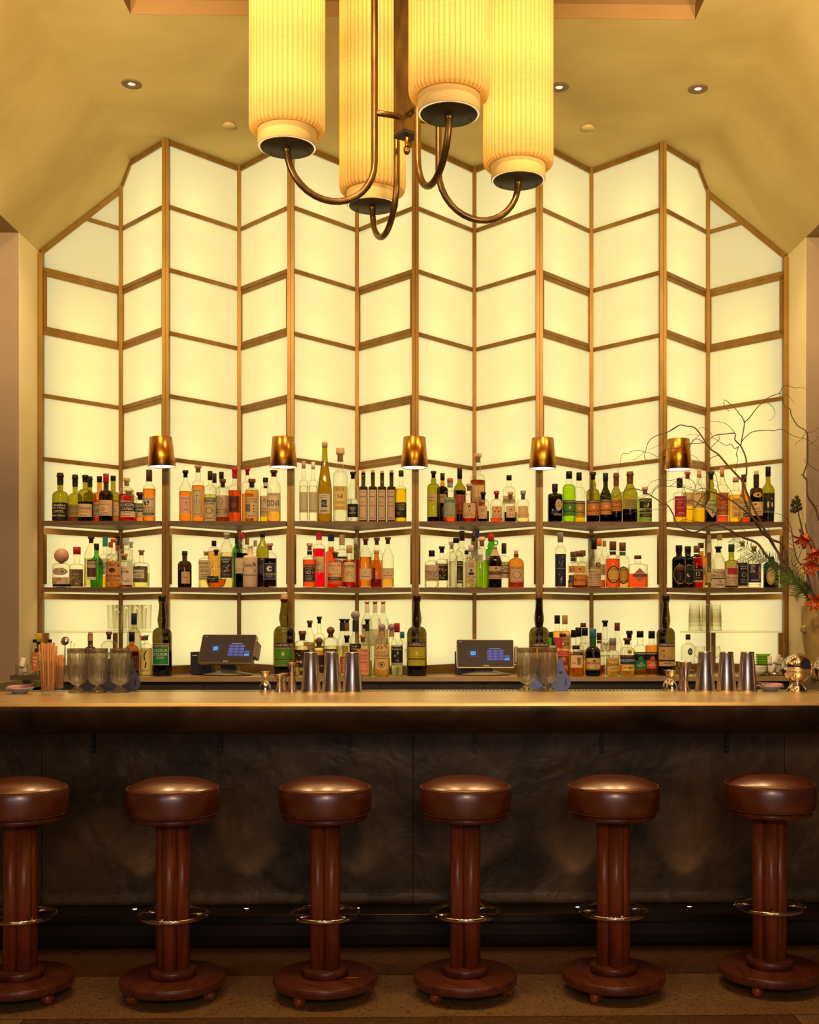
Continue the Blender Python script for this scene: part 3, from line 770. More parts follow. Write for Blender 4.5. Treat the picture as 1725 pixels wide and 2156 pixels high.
    def outline(s, shape):
        """background pieces as rows"""
        N_ = 16; V = []; F = []
        rows = 14 if shape != 'rect' else 1
        nu = 20
        for j in range(rows + 1):
            v = j / rows
            if shape == 'rect': h = .5
            elif shape == 'oval': h = .5 * math.sqrt(max(0, 1 - (2 * v - 1) ** 2))
            elif shape == 'dia': h = .5 * (1 - abs(2 * v - 1))
            elif shape == 'vesica': h = .5 * (1 - abs(2 * v - 1) ** 1.6)
            elif shape == 'arch': h = .5 if v > .16 else .5 * (.62 + .38 * math.sqrt(max(0, 1 - (1 - v / .16) ** 2)))
            elif shape == 'round': 
                q = min(v, 1 - v) / .1; h = .5 if q >= 1 else .5 * (.86 + .14 * math.sqrt(max(0, 1 - (1 - q) ** 2)))
            for i in range(nu + 1): V.append((.5 + h * (2 * i / nu - 1), v))
        for j in range(rows):
            for i in range(nu): a = j * (nu + 1) + i; F.append((a, a + nu + 1, a + nu + 2, a + 1))
        s.items.insert(0, (V, F, s.mi(s.bg), 0))
def mesh_label(name, parent, sheet, fpos, matf=paint):
    mb = MB()
    for V, F, m, lay in sheet.items:
        b = len(mb.v)
        for (u, v) in V: mb.v.append(tuple(fpos(min(max(u, -.02), 1.02), v, lay)))
        for f in F: mb.face([b + i for i in f], m, False)
    return mb.build(name, [matf(c) for c in sheet.cols], parent)
CROP = {'A': (80, 960, 3.194), 'B': (600, 920, 3.194), 'C': (1120, 960, 2.851), 'D': (0, 1230, 3.08), 'E': (540, 1230, 3.08), 'F': (1080, 1230, 2.674)}
def body_profile(r, rn, H, zsh, zcb, style):
    """outline of the glass, r at the body, rn at the neck, shoulder start zsh, neck top zcb"""
    k = {'r': 1.15, 's': 3.0, 'f': .6, 'q': .45, 'l': 99, 'c': 1.25, 'g': 1.0, 'h': 2.0}[style]
    hs = min(k * (r - rn), .93 * (zcb - zsh))
    P = [(0, .004), (r * .6, .003), (r * .84, 0), (r * .95, .0012), (r, .007)]
    if style == 'g':                                   # low globe with a long neck
        b_ = zsh / 1.693; zc_ = .766 * b_
        P = [(0, .004), (r * .5, .002), (r * .60, 0)]
        for i in range(1, 12):
            f = math.radians(-50 + 118 * i / 11); P.append((r * math.cos(f), zc_ + b_ * math.sin(f)))
        P += [(rn * 1.35, zsh + (zcb - zsh) * .12), (rn * 1.02, zsh + (zcb - zsh) * .4), (rn, zcb)]
        return P
    if style == 'h': P[-2:] = [(r * .9, .0012), (r * .92, .007)]
    P.append((r, zsh * .5)); P.append((r, zsh))
    for i in range(1, 9):
        t = i / 8
        if style in ('s', 'l', 'h'):
            q = t * t * (3 - 2 * t); P.append((rn + (r - rn) * (1 - q) , zsh + hs * t))
        else: P.append((rn + (r - rn) * math.cos(t * PI / 2), zsh + hs * math.sin(t * PI / 2)))
    if style == 'c':                                   # swollen neck
        z0 = zsh + hs; hh = zcb - z0
        P += [(rn * 1.02, z0 + .01 * hh), (rn * 1.3, z0 + hh * .2), (rn * 1.32, z0 + hh * .34), (rn * 1.08, z0 + hh * .55), (rn * .9, z0 + hh * .75), (rn * .88, z0 + hh * .93), (rn * 1.15, z0 + hh * .94), (rn * 1.15, z0 + hh * .965), (rn * .9, z0 + hh * .97)]
    P.append((rn, zcb - .004 if zcb - .004 > P[-1][1] else zcb)); P.append((rn, zcb))
    return P
def inset(P, d, top):
    o = [(0, .006)]
    for (a, z), (b, y) in zip(P[3:], P[4:] + [P[-1]]):
        if z >= top:
            break
        o.append((max(a - d, .001), max(z, .006)))
        if y > top and y > z:
            q = (top - z) / (y - z); o.append((max(a + (b - a) * q - d, .001), top)); break
    o.append((0, o[-1][1]))
    return o
BOT = []
def B(crop, x, top, capb, sh, w, style, glass, liq, fill, cap, row, labels, desc, lv='U', **kw):
    BOT.append(dict(crop=crop, x=x, top=top, capb=capb, sh=sh, w=w, style=style, glass=glass, liq=liq, fill=fill, cap=cap, row=row, labels=labels, desc=desc, lv=lv, kw=kw))
PLACED = {}
def place(bt):
    ox, oy, sc = CROP[bt['crop']]; cx = ox + bt['x'] / sc; wpx = bt['w'] / sc; lv = bt['lv']
    if lv in 'UL': ymin, step, z0 = YSF + .006, .085, (SH_U if lv == 'U' else SH_L)
    else: ymin, step, z0 = YCF + .045, .10, ZCT
    if 'Y' in bt['kw']: ymin = bt['kw']['Y'] - wpx / 2 * mpp(cx, 6.75)
    r0 = wpx / 2 * mpp(cx, 6.8)
    def lim(Y, r):
        X = at(cx, 1300, Y).x; u = abs(X - round(X / BAY) * BAY); yp = YP + (YV - YP) * u / (BAY / 2)
        post = 1 if u < .02 + r else 0
        return yp - Y - (r + .018) * 1.49
    want = ymin + r0 + bt['row'] * step; best = None
    others = PLACED.setdefault(lv, [])
    for scale in (1, .93, .86, .8, .72, .64):
        for k in range(60):
            Y = want + (k + 1) // 2 * .006 * (1 if k % 2 else -1)
            r = wpx / 2 * mpp(cx, Y) * scale
            if Y - r < ymin - .002: continue
            if lim(Y, r) < 0 and lv in 'UL': continue
            if lv == 'K' and lim(Y, r) < 0 : continue
            X = at(cx, 1300, Y).x
            if all((X - a) ** 2 + (Y - b) ** 2 > (r + c + .0015) ** 2 for a, b, c in others): best = (X, Y, r); break
        if best: break
    if not best:
        print('NOFIT', bt['desc']); Y = want; best = (at(cx, 1300, Y).x, Y, wpx / 2 * mpp(cx, Y))
    others.append(best)
    if best[2] < wpx / 2 * mpp(cx, best[1]) * .95: print('SHRUNK', bt['desc'], round(best[2] / (wpx / 2 * mpp(cx, best[1])), 2))
    bt['pos'] = best; bt['z0'] = z0; bt['cx'] = cx; bt['scl'] = best[2] / (wpx / 2 * mpp(cx, best[1]))
def make_bottle(bt):
    ox, oy, sc = CROP[bt['crop']]; X, Y, r = bt['pos']; z0 = bt['z0']; cx = bt['cx']; kw = bt['kw']
    Z = lambda yc, dY=0: at(cx, oy + yc / sc, Y + dY).z - z0
    H = Z(bt['top']); zcb = Z(bt['capb']); zsh = max(Z(bt['sh']), .03); zcb = max(zcb, zsh + .012); H = max(H, zcb + .006)
    style = bt['style']; rn = r * kw.get('nk', .36 if style not in ('g',) else .2)
    rn = max(rn, .0105); rn = min(rn, r * .62)
    ex = None
    if style in ('q',) or kw.get('sq'):
        ex = lambda q, r=r, rn=rn: 2 + 3.2 * max(0, min(1, (q - rn * 1.15) / (r - rn * 1.15)))
    P = body_profile(r, rn, H, zsh, zcb, style)
    fl = None
    if kw.get('ribs'): fl = lambda a, z, nr=kw['ribs']: 1 + .03 * math.cos(nr * a)
    seg = 28 if not kw.get('ribs') else 72
    mb = MB(); mb.lathe(P, seg=seg, n=ex, flute=fl)
    name = kw.get('name', 'liquor_bottle')
    o = mb.build(name, glassm(bt['glass']), None, (X, Y, z0))
    o['category'] = kw.get('cat', 'bottle')
    if bt['liq'] and bt['glass'] != 'wh':
        zf = min(Z(bt['fill']), zcb - .004); zf = max(zf, .012)
        mb = MB(); mb.lathe(inset(P, .0022, zf), seg=seg, n=ex, flute=fl); mb.build('liquid', liqm(bt['liq']), o)
    # stopper
    cc, ck = bt['cap']; h = H - zcb; mb = MB(); rc = max(rn * 1.12, .0115); mat = paint(CAPC[cc], .4)
    if ck == 'k':
        mb.lathe([(0, zcb - .012), (rn * .86, zcb - .012), (rn * .92, zcb + h * .45), (rc * 1.12, zcb + h * .45), (rc * 1.16, zcb + h * .55), (rc * 1.16, H - .001), (rc * 1.1, H), (0, H)], seg=22)
        nm = 'stopper'
    elif ck == 'b':
        rb = h * .52; mb.lathe([(0, zcb - .008), (rn * .85, zcb - .008), (rn * .9, zcb + .002), (rn * .9, zcb + h * .1)] + [(rb * math.sin(a), H - rb - rb * math.cos(a)) for a in [PI * (.12 + .088 * i) for i in range(10)]] + [(0, H)], seg=22); nm = 'ball_stopper'
    elif ck == 'w':   # dipped wax
        mb.lathe([(rn * 1.05, zcb - h * .25), (rn * 1.12, zcb), (rn * 1.1, zcb + h * .5), (rn * 1.3, zcb + h * .58), (rn * 1.3, zcb + h * .72), (rn * 1.12, zcb + h * .78), (rn * 1.1, H - .002), (0, H)], seg=22); nm = 'wax_seal'
    elif ck == 'n':   # bare cork in the neck
        mb.lathe([(0, zcb - .02), (rn * .8, zcb - .02), (rn * .8, zcb + .0005), (rn * .9, H - .001), (0, H)], seg=20); nm = 'cork'
    else:
        mb.lathe([(rn * 1.03, zcb - .0005), (rc * 1.02, zcb), (rc, H - .002), (rc * .94, H), (0, H)], seg=22); nm = 'cap' if ck == 'c' else 'foil_capsule'
    mb.build(nm, mat, o)
    if 'band' in kw:                                    # strip round the neck
        c2, ya, yb = kw['band']; za, zb = Z(yb), Z(ya)
        def rad(z):
            for (a, p), (b, q) in zip(P, P[1:]):
                if p <= z <= q and q > p: return a + (b - a) * (z - p) / (q - p)
            return rn
        mb = MB(); mb.lathe([(rad(za + (zb - za) * t / 4) + .0007, za + (zb - za) * t / 4) for t in range(5)], seg=24); mb.build('neck_label', paint(c2), o)
    if kw.get('loop'):
        c2 = glassm(bt['glass']); mb = MB(); zz = zcb - .012
        mb.tube([(rn + .011 + .012 * math.cos(a), 0, zz + .012 * math.sin(a)) for a in [2 * PI * i / 20 for i in range(20)]], .0042, 8, closed=True); mb.build('ring_handle', c2, o)
    for lb in bt['labels']:
        y0, y1, hw, off, bg, els = lb[:6]; shape = lb[6] if len(lb) > 6 else 'rect'
        zt, zb = Z(y0, -r * .8), Z(y1, -r * .8); hgt = max(zt - zb, .004)
        th = math.asin(min(hw, .97)); thc = math.asin(max(-.9, min(.9, off)))
        en = 2 if not ex else 5.2
        wid = 2 * r * min(hw, .97)
        S = Sheet(bg, wid / hgt); S.draw(els)
        if shape != 'none': S.outline(shape)
        taper = None
        def rad_at(z):
            for (a, p), (b, q) in zip(P, P[1:]):
                if p <= z <= q and q > p: return a + (b - a) * (z - p) / (q - p)
            return r
        def fpos(u, v, lay):
            z = zt - (zt - zb) * v; rr = rad_at(min(max(z, .008), zcb)); rr = rr + .0007 + .0003 * lay
            if ex: 
                xx = (2 * u - 1) * min(hw, .97) + off; xx = max(-.985, min(.985, xx)); return (rr * xx, -rr * (1 - abs(xx) ** en) ** (1 / en), z)
            a = math.asin(max(-.999, min(.999, (2 * u - 1) * min(hw, .97)))) + thc; return (rr * math.sin(a), -rr * math.cos(a), z)
        mesh_label('paper_label' if shape != 'none' else 'embossed_lettering', o, S, fpos)
    b = min(5, max(0, int(math.floor(X / BAY + 3))))
    if bt['lv'] == 'K': suf, grp = ', on the back counter', 'bottles on the back counter'
    else:
        wd = 'upper' if bt['lv'] == 'U' else 'lower'; suf = ', %s shelf, %s bay' % (wd, ORD[b]); grp = 'bottles on the %s shelf, %s bay' % (wd, ORD[b])
    o['label'] = bt['desc'] + suf; o['group'] = grp
    return o
CRM, TAN, KRA, WHT, INK, BKL = 'e6d3b0', 'd3ae7c', 'bd915e', 'efe4cf', '33261c', '17130f'
def script(*lines, c=INK, v0=.12, dv=.2, h=.13):
    return [('T', t, .5, v0 + dv * i + h / 2, h, c) for i, t in enumerate(lines)]
def art(sd, v0, v1, c=INK, n=10, u0=.28, u1=.72, k=1.0): return ('K', sd, u0, v0, u1, v1, [c] if isinstance(c, str) else c, n, k)
SM = lambda v0, v1, n=3, c='5a4733', w=.75: ('L', n, v0, v1, c, w)
# ---------------------------------------------------------------- upper shelf, bay 1
B('A', 150, 112, 178, 275, 104, 'r', 'ol', 'dk', 318, ('bk', 'w'), 0, [(313, 432, .95, 0, BKL, [('T', 'Calvados', .5, .14, .15, CRM), ('T', "Pays d'Auge", .5, .31, .13, CRM), ('L', 2, .42, .58, 'c9b58a', .8), ('T', 'Anne Camut', .5, .72, .13, CRM)])], 'olive bottle, black script label, at far left')
B('A', 250, 124, 190, 285, 94, 'r', 'ol', 'br', 405, ('bk', 'w'), 1, [(325, 410, .93, 0, 'a08a48', [('T', 'Calvados', .5, .2, .2, INK), ('T', "Pays d'Auge", .5, .45, .16, INK), SM(.6, .9)])], 'olive bottle with an olive-tan script label')
B('A', 319, 126, 166, 260, 99, 'r', 'ol', 'dk', 310, ('bk', 'w'), 0, [(322, 410, .95, 0, TAN, [('T', 'Calvados', .5, .3, .28, '4a3a2c'), SM(.58, .68, 1), SM(.8, .95, 1)])], 'olive bottle with a pale tan handwritten label')
B('A', 349, 136, 195, 275, 84, 'r', 'ol', 'dk', 330, ('bk', 'w'), 2, [], 'dark-capped olive bottle peeping behind a handwritten label')
B('A', 414, 137, 176, 275, 86, 'r', 'am', 'ro', 300, ('bk', 'c'), 1, [(313, 410, .92, 0, 'b59a78', [SM(.1, .3, 2), ('C', .5, .6, .2, '8b7457'), SM(.8, .95, 2)])], 'orange-brown bottle with black cap behind a red-capped one')
B('A', 458, 120, 180, 265, 94, 'r', 'dk', 'dk', 265, ('rd', 'p'), 0, [(297, 402, .95, 0, TAN, [SM(.06, .14, 1), SM(.2, .32, 2, INK), ('C', .42, .58, .13, '6d5a44'), ('C', .42, .58, .08, TAN, 2), SM(.76, .95, 2)])], 'dark brown bottle with a red foil capsule')
B('A', 506, 134, 166, 275, 88, 'r', 'ol', 'am', 300, ('bk', 'c'), 1, [(312, 400, .92, 0, 'cfa982', [('T', 'ARMAGNAC', .6, .2, .12, 'b03a2a'), SM(.4, .9, 4)])], 'olive bottle, peach label, right of the red foil capsule')
B('A', 597, 150, 188, 250, 100, 'r', 'cl', 'rd', 258, ('tn', 'k'), 1, [(300, 405, .8, 0, 'c9a07a', [SM(.1, .9, 5)])], 'clear bottle of red liquid, tan stopper')
BOURG = [('R', 0, 0, 1, .6, BKL), ('T', 'BOURGOIN', .5, .17, .2, WHT, .88), ('T', 'COGNAC', .5, .43, .2, WHT, .84), SM(.64, .74, 1), SM(.86, .94, 1, INK)]
B('A', 612, 230, 256, 300, 110, 'r', 'cl', 'or', 380, ('tn', 'k'), 0, [(313, 412, .9, -.03, 'd7b48a', BOURG)], 'squat clear cognac bottle, black block-letter label, in front', nk=.42)
B('A', 688, 245, 282, 312, 100, 'r', 'cl', 'or', 385, ('db', 'k'), 1, [(320, 415, .9, -.03, 'd7b48a', BOURG)], 'squat clear cognac bottle half hidden behind an orange one', nk=.40)
B('A', 748, 93, 170, 222, 85, 's', 'cl', 'or', 223, ('br', 'p'), 0, [(278, 410, .95, 0, 'c9b184', [('T', 'JAS. BRIARD', .5, .09, .09, INK), ('K', 5, .25, .2, .6, .42, [INK], 14), ('T', 'BRANDY', .4, .53, .09, INK), ('T', 'OSOCALIS', .45, .68, .1, INK), ('R', .02, .78, .98, .9, '5a5a3c'), SM(.91, .98, 1)])], 'tall clear bottle of bright orange brandy, cream label', nk=.42)
# ---------------------------------------------------------------- upper shelf, bay 2
B('A', 992, 98, 131, 232, 85, 's', 'cl', 'or', 240, ('bk', 'k'), 0, [(268, 385, .76, .2, 'cf9d80', [SM(.12, .2, 1), ('K', 9, .44, .35, .6, .6, ['a8322a', INK], 6), SM(.75, .85, 1)])], 'orange spirit with small black stopper and pinkish label')
B('A', 1077, 65, 97, 195, 84, 'r', 'cl', 'or', 200, ('ck', 'k'), 0, [(222, 412, .8, 0, 'c9a97a', [('C', .5, .24, .08, '5a4a3a'), ('V', '5a4a3a', [[(.5, .28), (.5, .52)], [(.3, .36), (.7, .36)], [(.3, .36), (.26, .52)], [(.7, .36), (.74, .52)], [(.42, .52), (.4, .8)], [(.58, .52), (.6, .8)], [(.4, .43), (.6, .43)], [(.4, .48), (.6, .48)]], .03), SM(.04, .1, 1), ('R', .25, .88, .75, .9, 'a8322a')])], 'tall bottle with a skeleton drawn on its long tan label', nk=.42)
B('A', 1158, 102, 161, 225, 80, 'r', 'cl', 'py', 260, ('db', 'p'), 0, [(280, 436, .95, 0, 'bfa876', [('R', 0, 0, 1, .17, '1f2a1a'), ('T', 'DUDOGNON', .5, .085, .1, WHT), ('T', 'COGNAC', .5, .25, .09, INK), ('C', .5, .56, .3, '6b5a3e'), ('C', .5, .56, .24, 'bfa876', 2), ('K', 3, .38, .48, .62, .64, [INK], 7), SM(.84, .95, 1)])], 'clear bottle with dark foil, tan label under a black band')
B('A', 1187, 117, 180, 232, 72, 'r', 'cl', 'py', 300, ('db', 'p'), 2, [], 'clear dark-foiled bottle showing only its neck')
B('A', 1234, 108, 156, 235, 78, 'r', 'cl', 'am', 270, ('bk', 'p'), 1, [], 'black-capped clear bottle behind the bird-drawing label')
B('A', 1243, 156, 198, 236, 92, 'r', 'cl', 'br', 395, ('br', 'k'), 0, [(265, 410, .9, 0, 'bfa47c', [('V', '4a4238', [[(.3, .2), (.45, .14), (.6, .24), (.55, .42), (.4, .38), (.3, .2)], [(.55, .42), (.62, .55)], [(.45, .4), (.4, .55)]], .03), ('K', 11, .2, .1, .7, .55, ['5b544a'], 14, .7), ('T', 'ARMAGNAC', .5, .66, .09, INK), ('T', 'EBRA 2005', .5, .79, .09, INK), SM(.86, .96, 1)])], 'clear bottle with brown stopper and a bird drawing')
B('A', 1324, 73, 135, 226, 88, 'r', 'cl', 'ro', 234, ('rd', 'w'), 0, [(268, 380, .8, 0, '4a2018', [('F', '8a4a34', .06, .03), ('C', .5, .55, .26, '7c3420'), ('K', 4, .3, .4, .7, .7, ['2a120e'], 8)])], 'clear bottle of vivid red-orange, red wax seal, brown label')
B('A', 1409, 80, 115, 200, 76, 'r', 'cl', 'or', 256, ('rd', 'k'), 1, [], 'tall clear bottle with reddish stopper, half hidden')
B('A', 1439, 155, 198, 248, 94, 'r', 'cl', 'am', 232, ('br', 'k'), 0, [(276, 418, .92, 0, 'cfae7d', [('T', 'LE COFFRE', .5, .1, .08, INK), ('T', 'DES MAUVAISES', .5, .22, .06, INK), ('R', .08, .32, .45, .7, '6a5a44'), ('K', 21, .1, .34, .43, .68, ['cfae7d'], 12, .6), ('C', .7, .42, .06, '6a5a44'), ('C', .7, .56, .06, '6a5a44'), ('C', .7, .7, .06, '6a5a44'), SM(.86, .94, 1)])], 'golden brown bottle, tan label printed with little suns', nk=.40)
B('A', 1531, 147, 203, 235, 78, 'r', 'cl', 'ye', 320, ('bk', 'k'), 1, [(268, 408, .85, -.12, 'cdb384', [('V', '5b5330', [[(.35, .4), (.8, .12)], [(.5, .3), (.42, .18)], [(.6, .25), (.55, .12)], [(.55, .3), (.66, .36)], [(.68, .2), (.8, .26)]], .06), ('T', 'Armagnac', .55, .62, .1, 'b08a40'), ('T', 'TARIQUET', .55, .78, .07, INK)])], 'clear bottle with an olive sprig on its label', band=('c9b38a', 178, 203))
B('A', 1587, 97, 125, 222, 93, 's', 'cl', 'am', 372, ('br', 'k'), 0, [(248, 372, .96, 0, 'd9bd95', [('T', 'ODVI', .47, .56, .3, '120f0c', .86), SM(.06, .16, 1), SM(.88, .96, 1)])], 'clear bottle, cream label with four large black letters', nk=.42)
# ---------------------------------------------------------------- lower shelf, bay 1
B('A', 158, 622, 716, 742, 116, 'f', 'cl', 'nv', 858, ('pk', 'b'), 0, [(752, 802, .85, .05, 'c8ae96', [('C', .28, .5, .22, 'a88f7c'), ('C', .68, .5, .24, '806a60'), ('C', .68, .5, .19, 'c8ae96', 2), ('C', .68, .5, .12, '806a60', 3)], 'oval'), (816, 862, .94, 0, 'c9a488', [('T', 'UME', .5, .3, .42, '33263f', .32), ('V', '5a4668', [[(.02, .9), (.15, .3), (.25, .8)], [(.6, .75), (.8, .3), (.98, .75)]], .012), ('T', '梅', .3, .75, .3, '5a4668', .1)])], 'round decanter with a large wooden ball stopper', 'L', name='decanter_bottle', nk=.26)
B('A', 262, 612, 661, 742, 97, 'f', 'cl', 'wa', 860, ('rd', 'p'), 0, [(762, 880, .93, 0, '7a5a38', [('R', .04, .05, .3, .9, 'a5895a'), ('K', 8, .1, .15, .9, .9, ['3f5f8a', 'c8643a', 'd9b24a', '2f3a5a', '5f7f4a'], 46, .9), ('R', .48, .78, .95, .9, '20304f'), ('T', 'DIMMI', .68, .84, .07, CRM, .3), ('T', 'CAFFE', .7, .12, .08, INK, .4)])], 'clear bottle with red foil and a colourful painted label', 'L', nk=.46)
B('A', 358, 541, 572, 672, 90, 's', 'cl', 'py', 690, ('db', 'k'), 0, [(697, 832, .62, .32, '4f2a2a', [('T', 'SALERS', .5, .14, .13, WHT), ('R', .05, .25, .95, .4, 'd9c7a8'), ('T', 'APERITIF', .5, .33, .09, '5a1f24'), ('K', 14, .2, .46, .8, .84, ['1f1616', '8a6a5a'], 16), ('R', .0, .86, 1, 1, 'd9c7a8')])], 'tall clear bottle of pale spirit, narrow maroon label', 'L')
B('A', 394, 590, 634, 716, 84, 'h', 'gr', 'gn', 740, ('bk', 'p'), 1, [], 'leaning-sided green glass bottle with black neck', 'L')
B('A', 452, 543, 608, 690, 86, 'r', 'cl', 'ye', 808, ('tl', 'p'), 1, [(690, 800, .9, 0, 'd8c79c', [('R', 0, .25, 1, .62, '2f8f74'), ('T', 'MENTHE', .5, .44, .24, WHT, .9), ('K', 2, .1, .04, .9, .2, ['8a7a5a'], 8, .6), SM(.7, .92, 2)])], 'clear bottle with teal foil and teal label', 'L')
B('A', 489, 580, 615, 690, 74, 'r', 'cl', 'or', 720, ('or', 'c'), 2, [], 'orange-capped bottle hidden by a copper-topped one', 'L')
B('A', 536, 542, 600, 690, 80, 'r', 'cl', 'wa', 700, ('bk', 'p'), 2, [], 'clear bottle with tall black cap and red neck band', 'L', band=('c8503a', 600, 640))
B('A', 511, 556, 580, 690, 98, 'r', 'cl', 'py', 690, ('or', 'c'), 0, [(708, 852, .96, 0, 'cd8a45', [('T', "Tito's", .5, .14, .2, '2b150c', .9), ('C', .5, .42, .22, '2b150c', 1, .72), ('K', 6, .36, .36, .64, .48, ['cd8a45'], 6), ('T', 'Handmade', .5, .66, .12, '2b150c', .92), ('T', 'VODKA', .5, .78, .06, '2b150c', .5), SM(.84, .97, 2, '2b150c', .95)])], 'copper-capped vodka bottle with an orange kraft label', 'L', nk=.40)
B('A', 592, 552, 600, 640, 82, 'f', 'cl', 'wa', 700, ('wh', 'p'), 1, [], 'square-shouldered clear bottle with white foil', 'L', nk=.46, sq=1)
B('A', 627, 578, 606, 720, 80, 's', 'cl', 'wa', 730, ('wh', 'k'), 2, [], 'clear slope-shouldered bottle with pale stopper at the back', 'L')
B('A', 582, 657, 688, 728, 106, 'f', 'cl', 'br', 868, ('ck', 'k'), 0, [(742, 866, .96, 0, 'dcbfa8', [SM(.1, .15, 1), ('T', 'Miele', .45, .26, .2, '33263a', .8), ('K', 33, .2, .44, .4, .8, ['6a4f66'], 10, .8), ('K', 34, .15, .66, .88, .82, ['6a4f66', '8d7080'], 18, .8), ('C', .5, .68, .035, 'c0522f', 2)])], 'squat clear bottle, pale pink sketched label', 'L', nk=.34)
B('A', 696, 632, 654, 738, 108, 'f', 'cl', 'py', 790, ('ck', 'k'), 0, [(742, 850, .9, -.05, '5e5a45', [('R', .05, .22, .82, .74, 'bfb290', 1), ('T', "BARRISON'S", .43, .38, .12, INK, .7), ('T', 'VODKA', .43, .6, .12, INK, .46), ('K', 12, .05, .04, .95, .18, ['48442f'], 18), ('K', 15, .05, .8, .95, .96, ['48442f'], 18)])], 'clear bottle with ball cork and grey-green label', 'L', nk=.30)
# ---------------------------------------------------------------- lower shelf, bay 2
B('A', 987, 640, 668, 738, 92, 'r', 'dk', 'dk', 770, ('dg', 'p'), 0, [(778, 858, .6, .35, 'c09a6c', [SM(.1, .16, 1), SM(.4, .56, 2), ('C', .6, .85, .06, INK)])], 'dark brown bottle with an off-centre tan label', 'L')
B('A', 1131, 640, 656, 702, 92, 'f', 'cl', 'py', 760, ('cr', 'k'), 0, [(700, 836, .82, -.05, 'd6b986', [('T', "Rockey's", .5, .16, .2, '241a14', .98), ('T', 'BOTANICAL', .5, .35, .1, INK, .8), SM(.45, .62, 2), SM(.68, .95, 3)])], 'clear squared bottle, cream label with black script', 'L', sq=1)
B('A', 1184, 570, 606, 642, 80, 'r', 'cl', 'am', 640, ('bk', 'p'), 1, [], 'golden bottle with orange-banded black cap', 'L', band=('d9682c', 580, 592))
B('A', 1198, 630, 656, 742, 135, 'g', 'cl', 'or', 830, ('bk', 'k'), 0, [(808, 852, .6, -.22, '14131c', [('F', '3c3f6a', .03, .02), ('T', 'Grande', .45, .35, .28, 'c9b58a', .6), SM(.6, .8, 1, 'b9a57a')])], 'round-bellied liqueur bottle with long neck', 'L', pri=1)
B('A', 1270, 515, 546, 640, 90, 's', 'cl', 'py', 650, ('cr', 'k'), 1, [(676, 820, .9, 0, '232a45', [('F', 'a09a8c', .05, .015), ('T', 'LEOPOLD', .5, .14, .085, CRM, .72), ('T', 'BROS', .5, .25, .08, CRM, .45), ('K', 41, .15, .4, .9, .72, ['6f7f3a', 'c8442a', 'd8743a', '4f6a2a', 'd9c6a0'], 26), SM(.82, .9, 1, 'a09a8c')])], 'tall clear bottle, navy label painted with fruit', 'L')
B('A', 1338, 540, 590, 640, 62, 's', 'gr', 'gn', 650, ('dg', 'p'), 2, [], 'slim green bottle behind a red-capped one', 'L')
B('A', 1369, 512, 557, 650, 86, 'r', 'cl', 'dk', 655, ('rd', 'p'), 1, [(685, 790, .9, -.05, 'd8c19a', [SM(.04, .1, 1), ('K', 51, .18, .15, .78, .6, ['4a3f30'], 34, .38), ('T', 'Julia Preston', .5, .72, .08, INK, .9), ('T', 'Northern Spirits', .5, .85, .07, INK, .9)])], 'dark spirit with red cap and speckled cream label', 'L')
B('A', 1407, 552, 596, 650, 72, 'r', 'cl', 'dk', 700, ('gd', 'c'), 2, [], 'bottle with a tall gold stopper', 'L')
B('A', 1428, 603, 616, 686, 98, 'f', 'wh', None, 0, ('wh', 'c'), 0, [(706, 796, .9, 0, 'd6b49a', [('T', 'Clement', .42, .3, .3, '4a2c22', .72), ('K', 61, .75, .1, .95, .8, ['4a2c22'], 8), ('K', 62, .0, .5, .14, .8, ['4a2c22'], 4)]), (797, 806, .9, 0, '8a7a74', [])], 'matte pinkish-white ceramic bottle', 'L', nk=.36)
B('A', 1463, 568, 608, 668, 72, 'r', 'cl', 'wa', 680, ('wh', 'p'), 2, [], 'clear bottle, white foil edged in black', 'L')
B('A', 1511, 517, 547, 640, 84, 's', 'ol', 'dk', 690, ('bk', 'p'), 1, [(686, 800, .92, -.1, '1d2134', [('K', 71, .5, .05, .7, .25, ['d9622c', '8aa0b0'], 3), SM(.4, .9, 4, '6a6a7a')])], 'olive sloped bottle with a navy label', 'L')
B('A', 1560, 588, 620, 684, 92, 'r', 'cl', 'dk', 690, ('pk', 'k'), 0, [(722, 830, .9, 0, '2c3357', [('F', 'd6bfa0', .0, .02), ('C', .52, .34, .22, 'e0c9a6'), ('C', .58, .34, .09, '2c3357', 2), ('R', .58, .3, .8, .38, '2c3357', 2), ('C', .68, .19, .035, 'b03a2a', 2), ('C', .68, .49, .035, 'b03a2a', 2), ('T', 'CASSIS', .5, .68, .13, 'e0c9a6', .94), SM(.78, .86, 2, 'a8a0b0', .6)])], 'black liqueur with a navy label and big letter C', 'L')
# ---------------------------------------------------------------- upper shelf, bay 3
for x, t, cp, d in ((127, 163, ('pk', 'n'), 'slim clear bottle, grey label, pink cork, at the left'), (190, 168, ('wh', 'n'), 'slim clear bottle, grey label, glass stopper, second')):
    B('B', x, t, t + 26, 300, 60, 'f', 'cl', 'wa', 330, cp, 0, [(370, 508, .95, 0, 'b9aa80', [('V', '8a7f60', [[(.3, .3), (.5, .2), (.8, .35), (.6, .5), (.35, .45), (.3, .3)], [(.4, .5), (.6, .6)]], .02), SM(.85, .95, 1, '8a7f60')])], d, nk=.48)
B('B', 268, 35, 68, 400, 100, 'l', 'ol', 'ye', 175, ('tn', 'p'), 0, [(383, 515, .72, .02, 'c8bca6', [('T', 'Graines', .5, .08, .07, INK, .5), ('T', 'Vieille Prune', .5, .19, .07, INK, .8), ('R', .24, .3, .76, .68, '1c1c28'), ('K', 81, .26, .32, .74, .66, ['c8bca6'], 26, .55), SM(.74, .95, 3, INK)])], 'very tall flute-shaped olive bottle', nk=.34, name='wine_bottle')
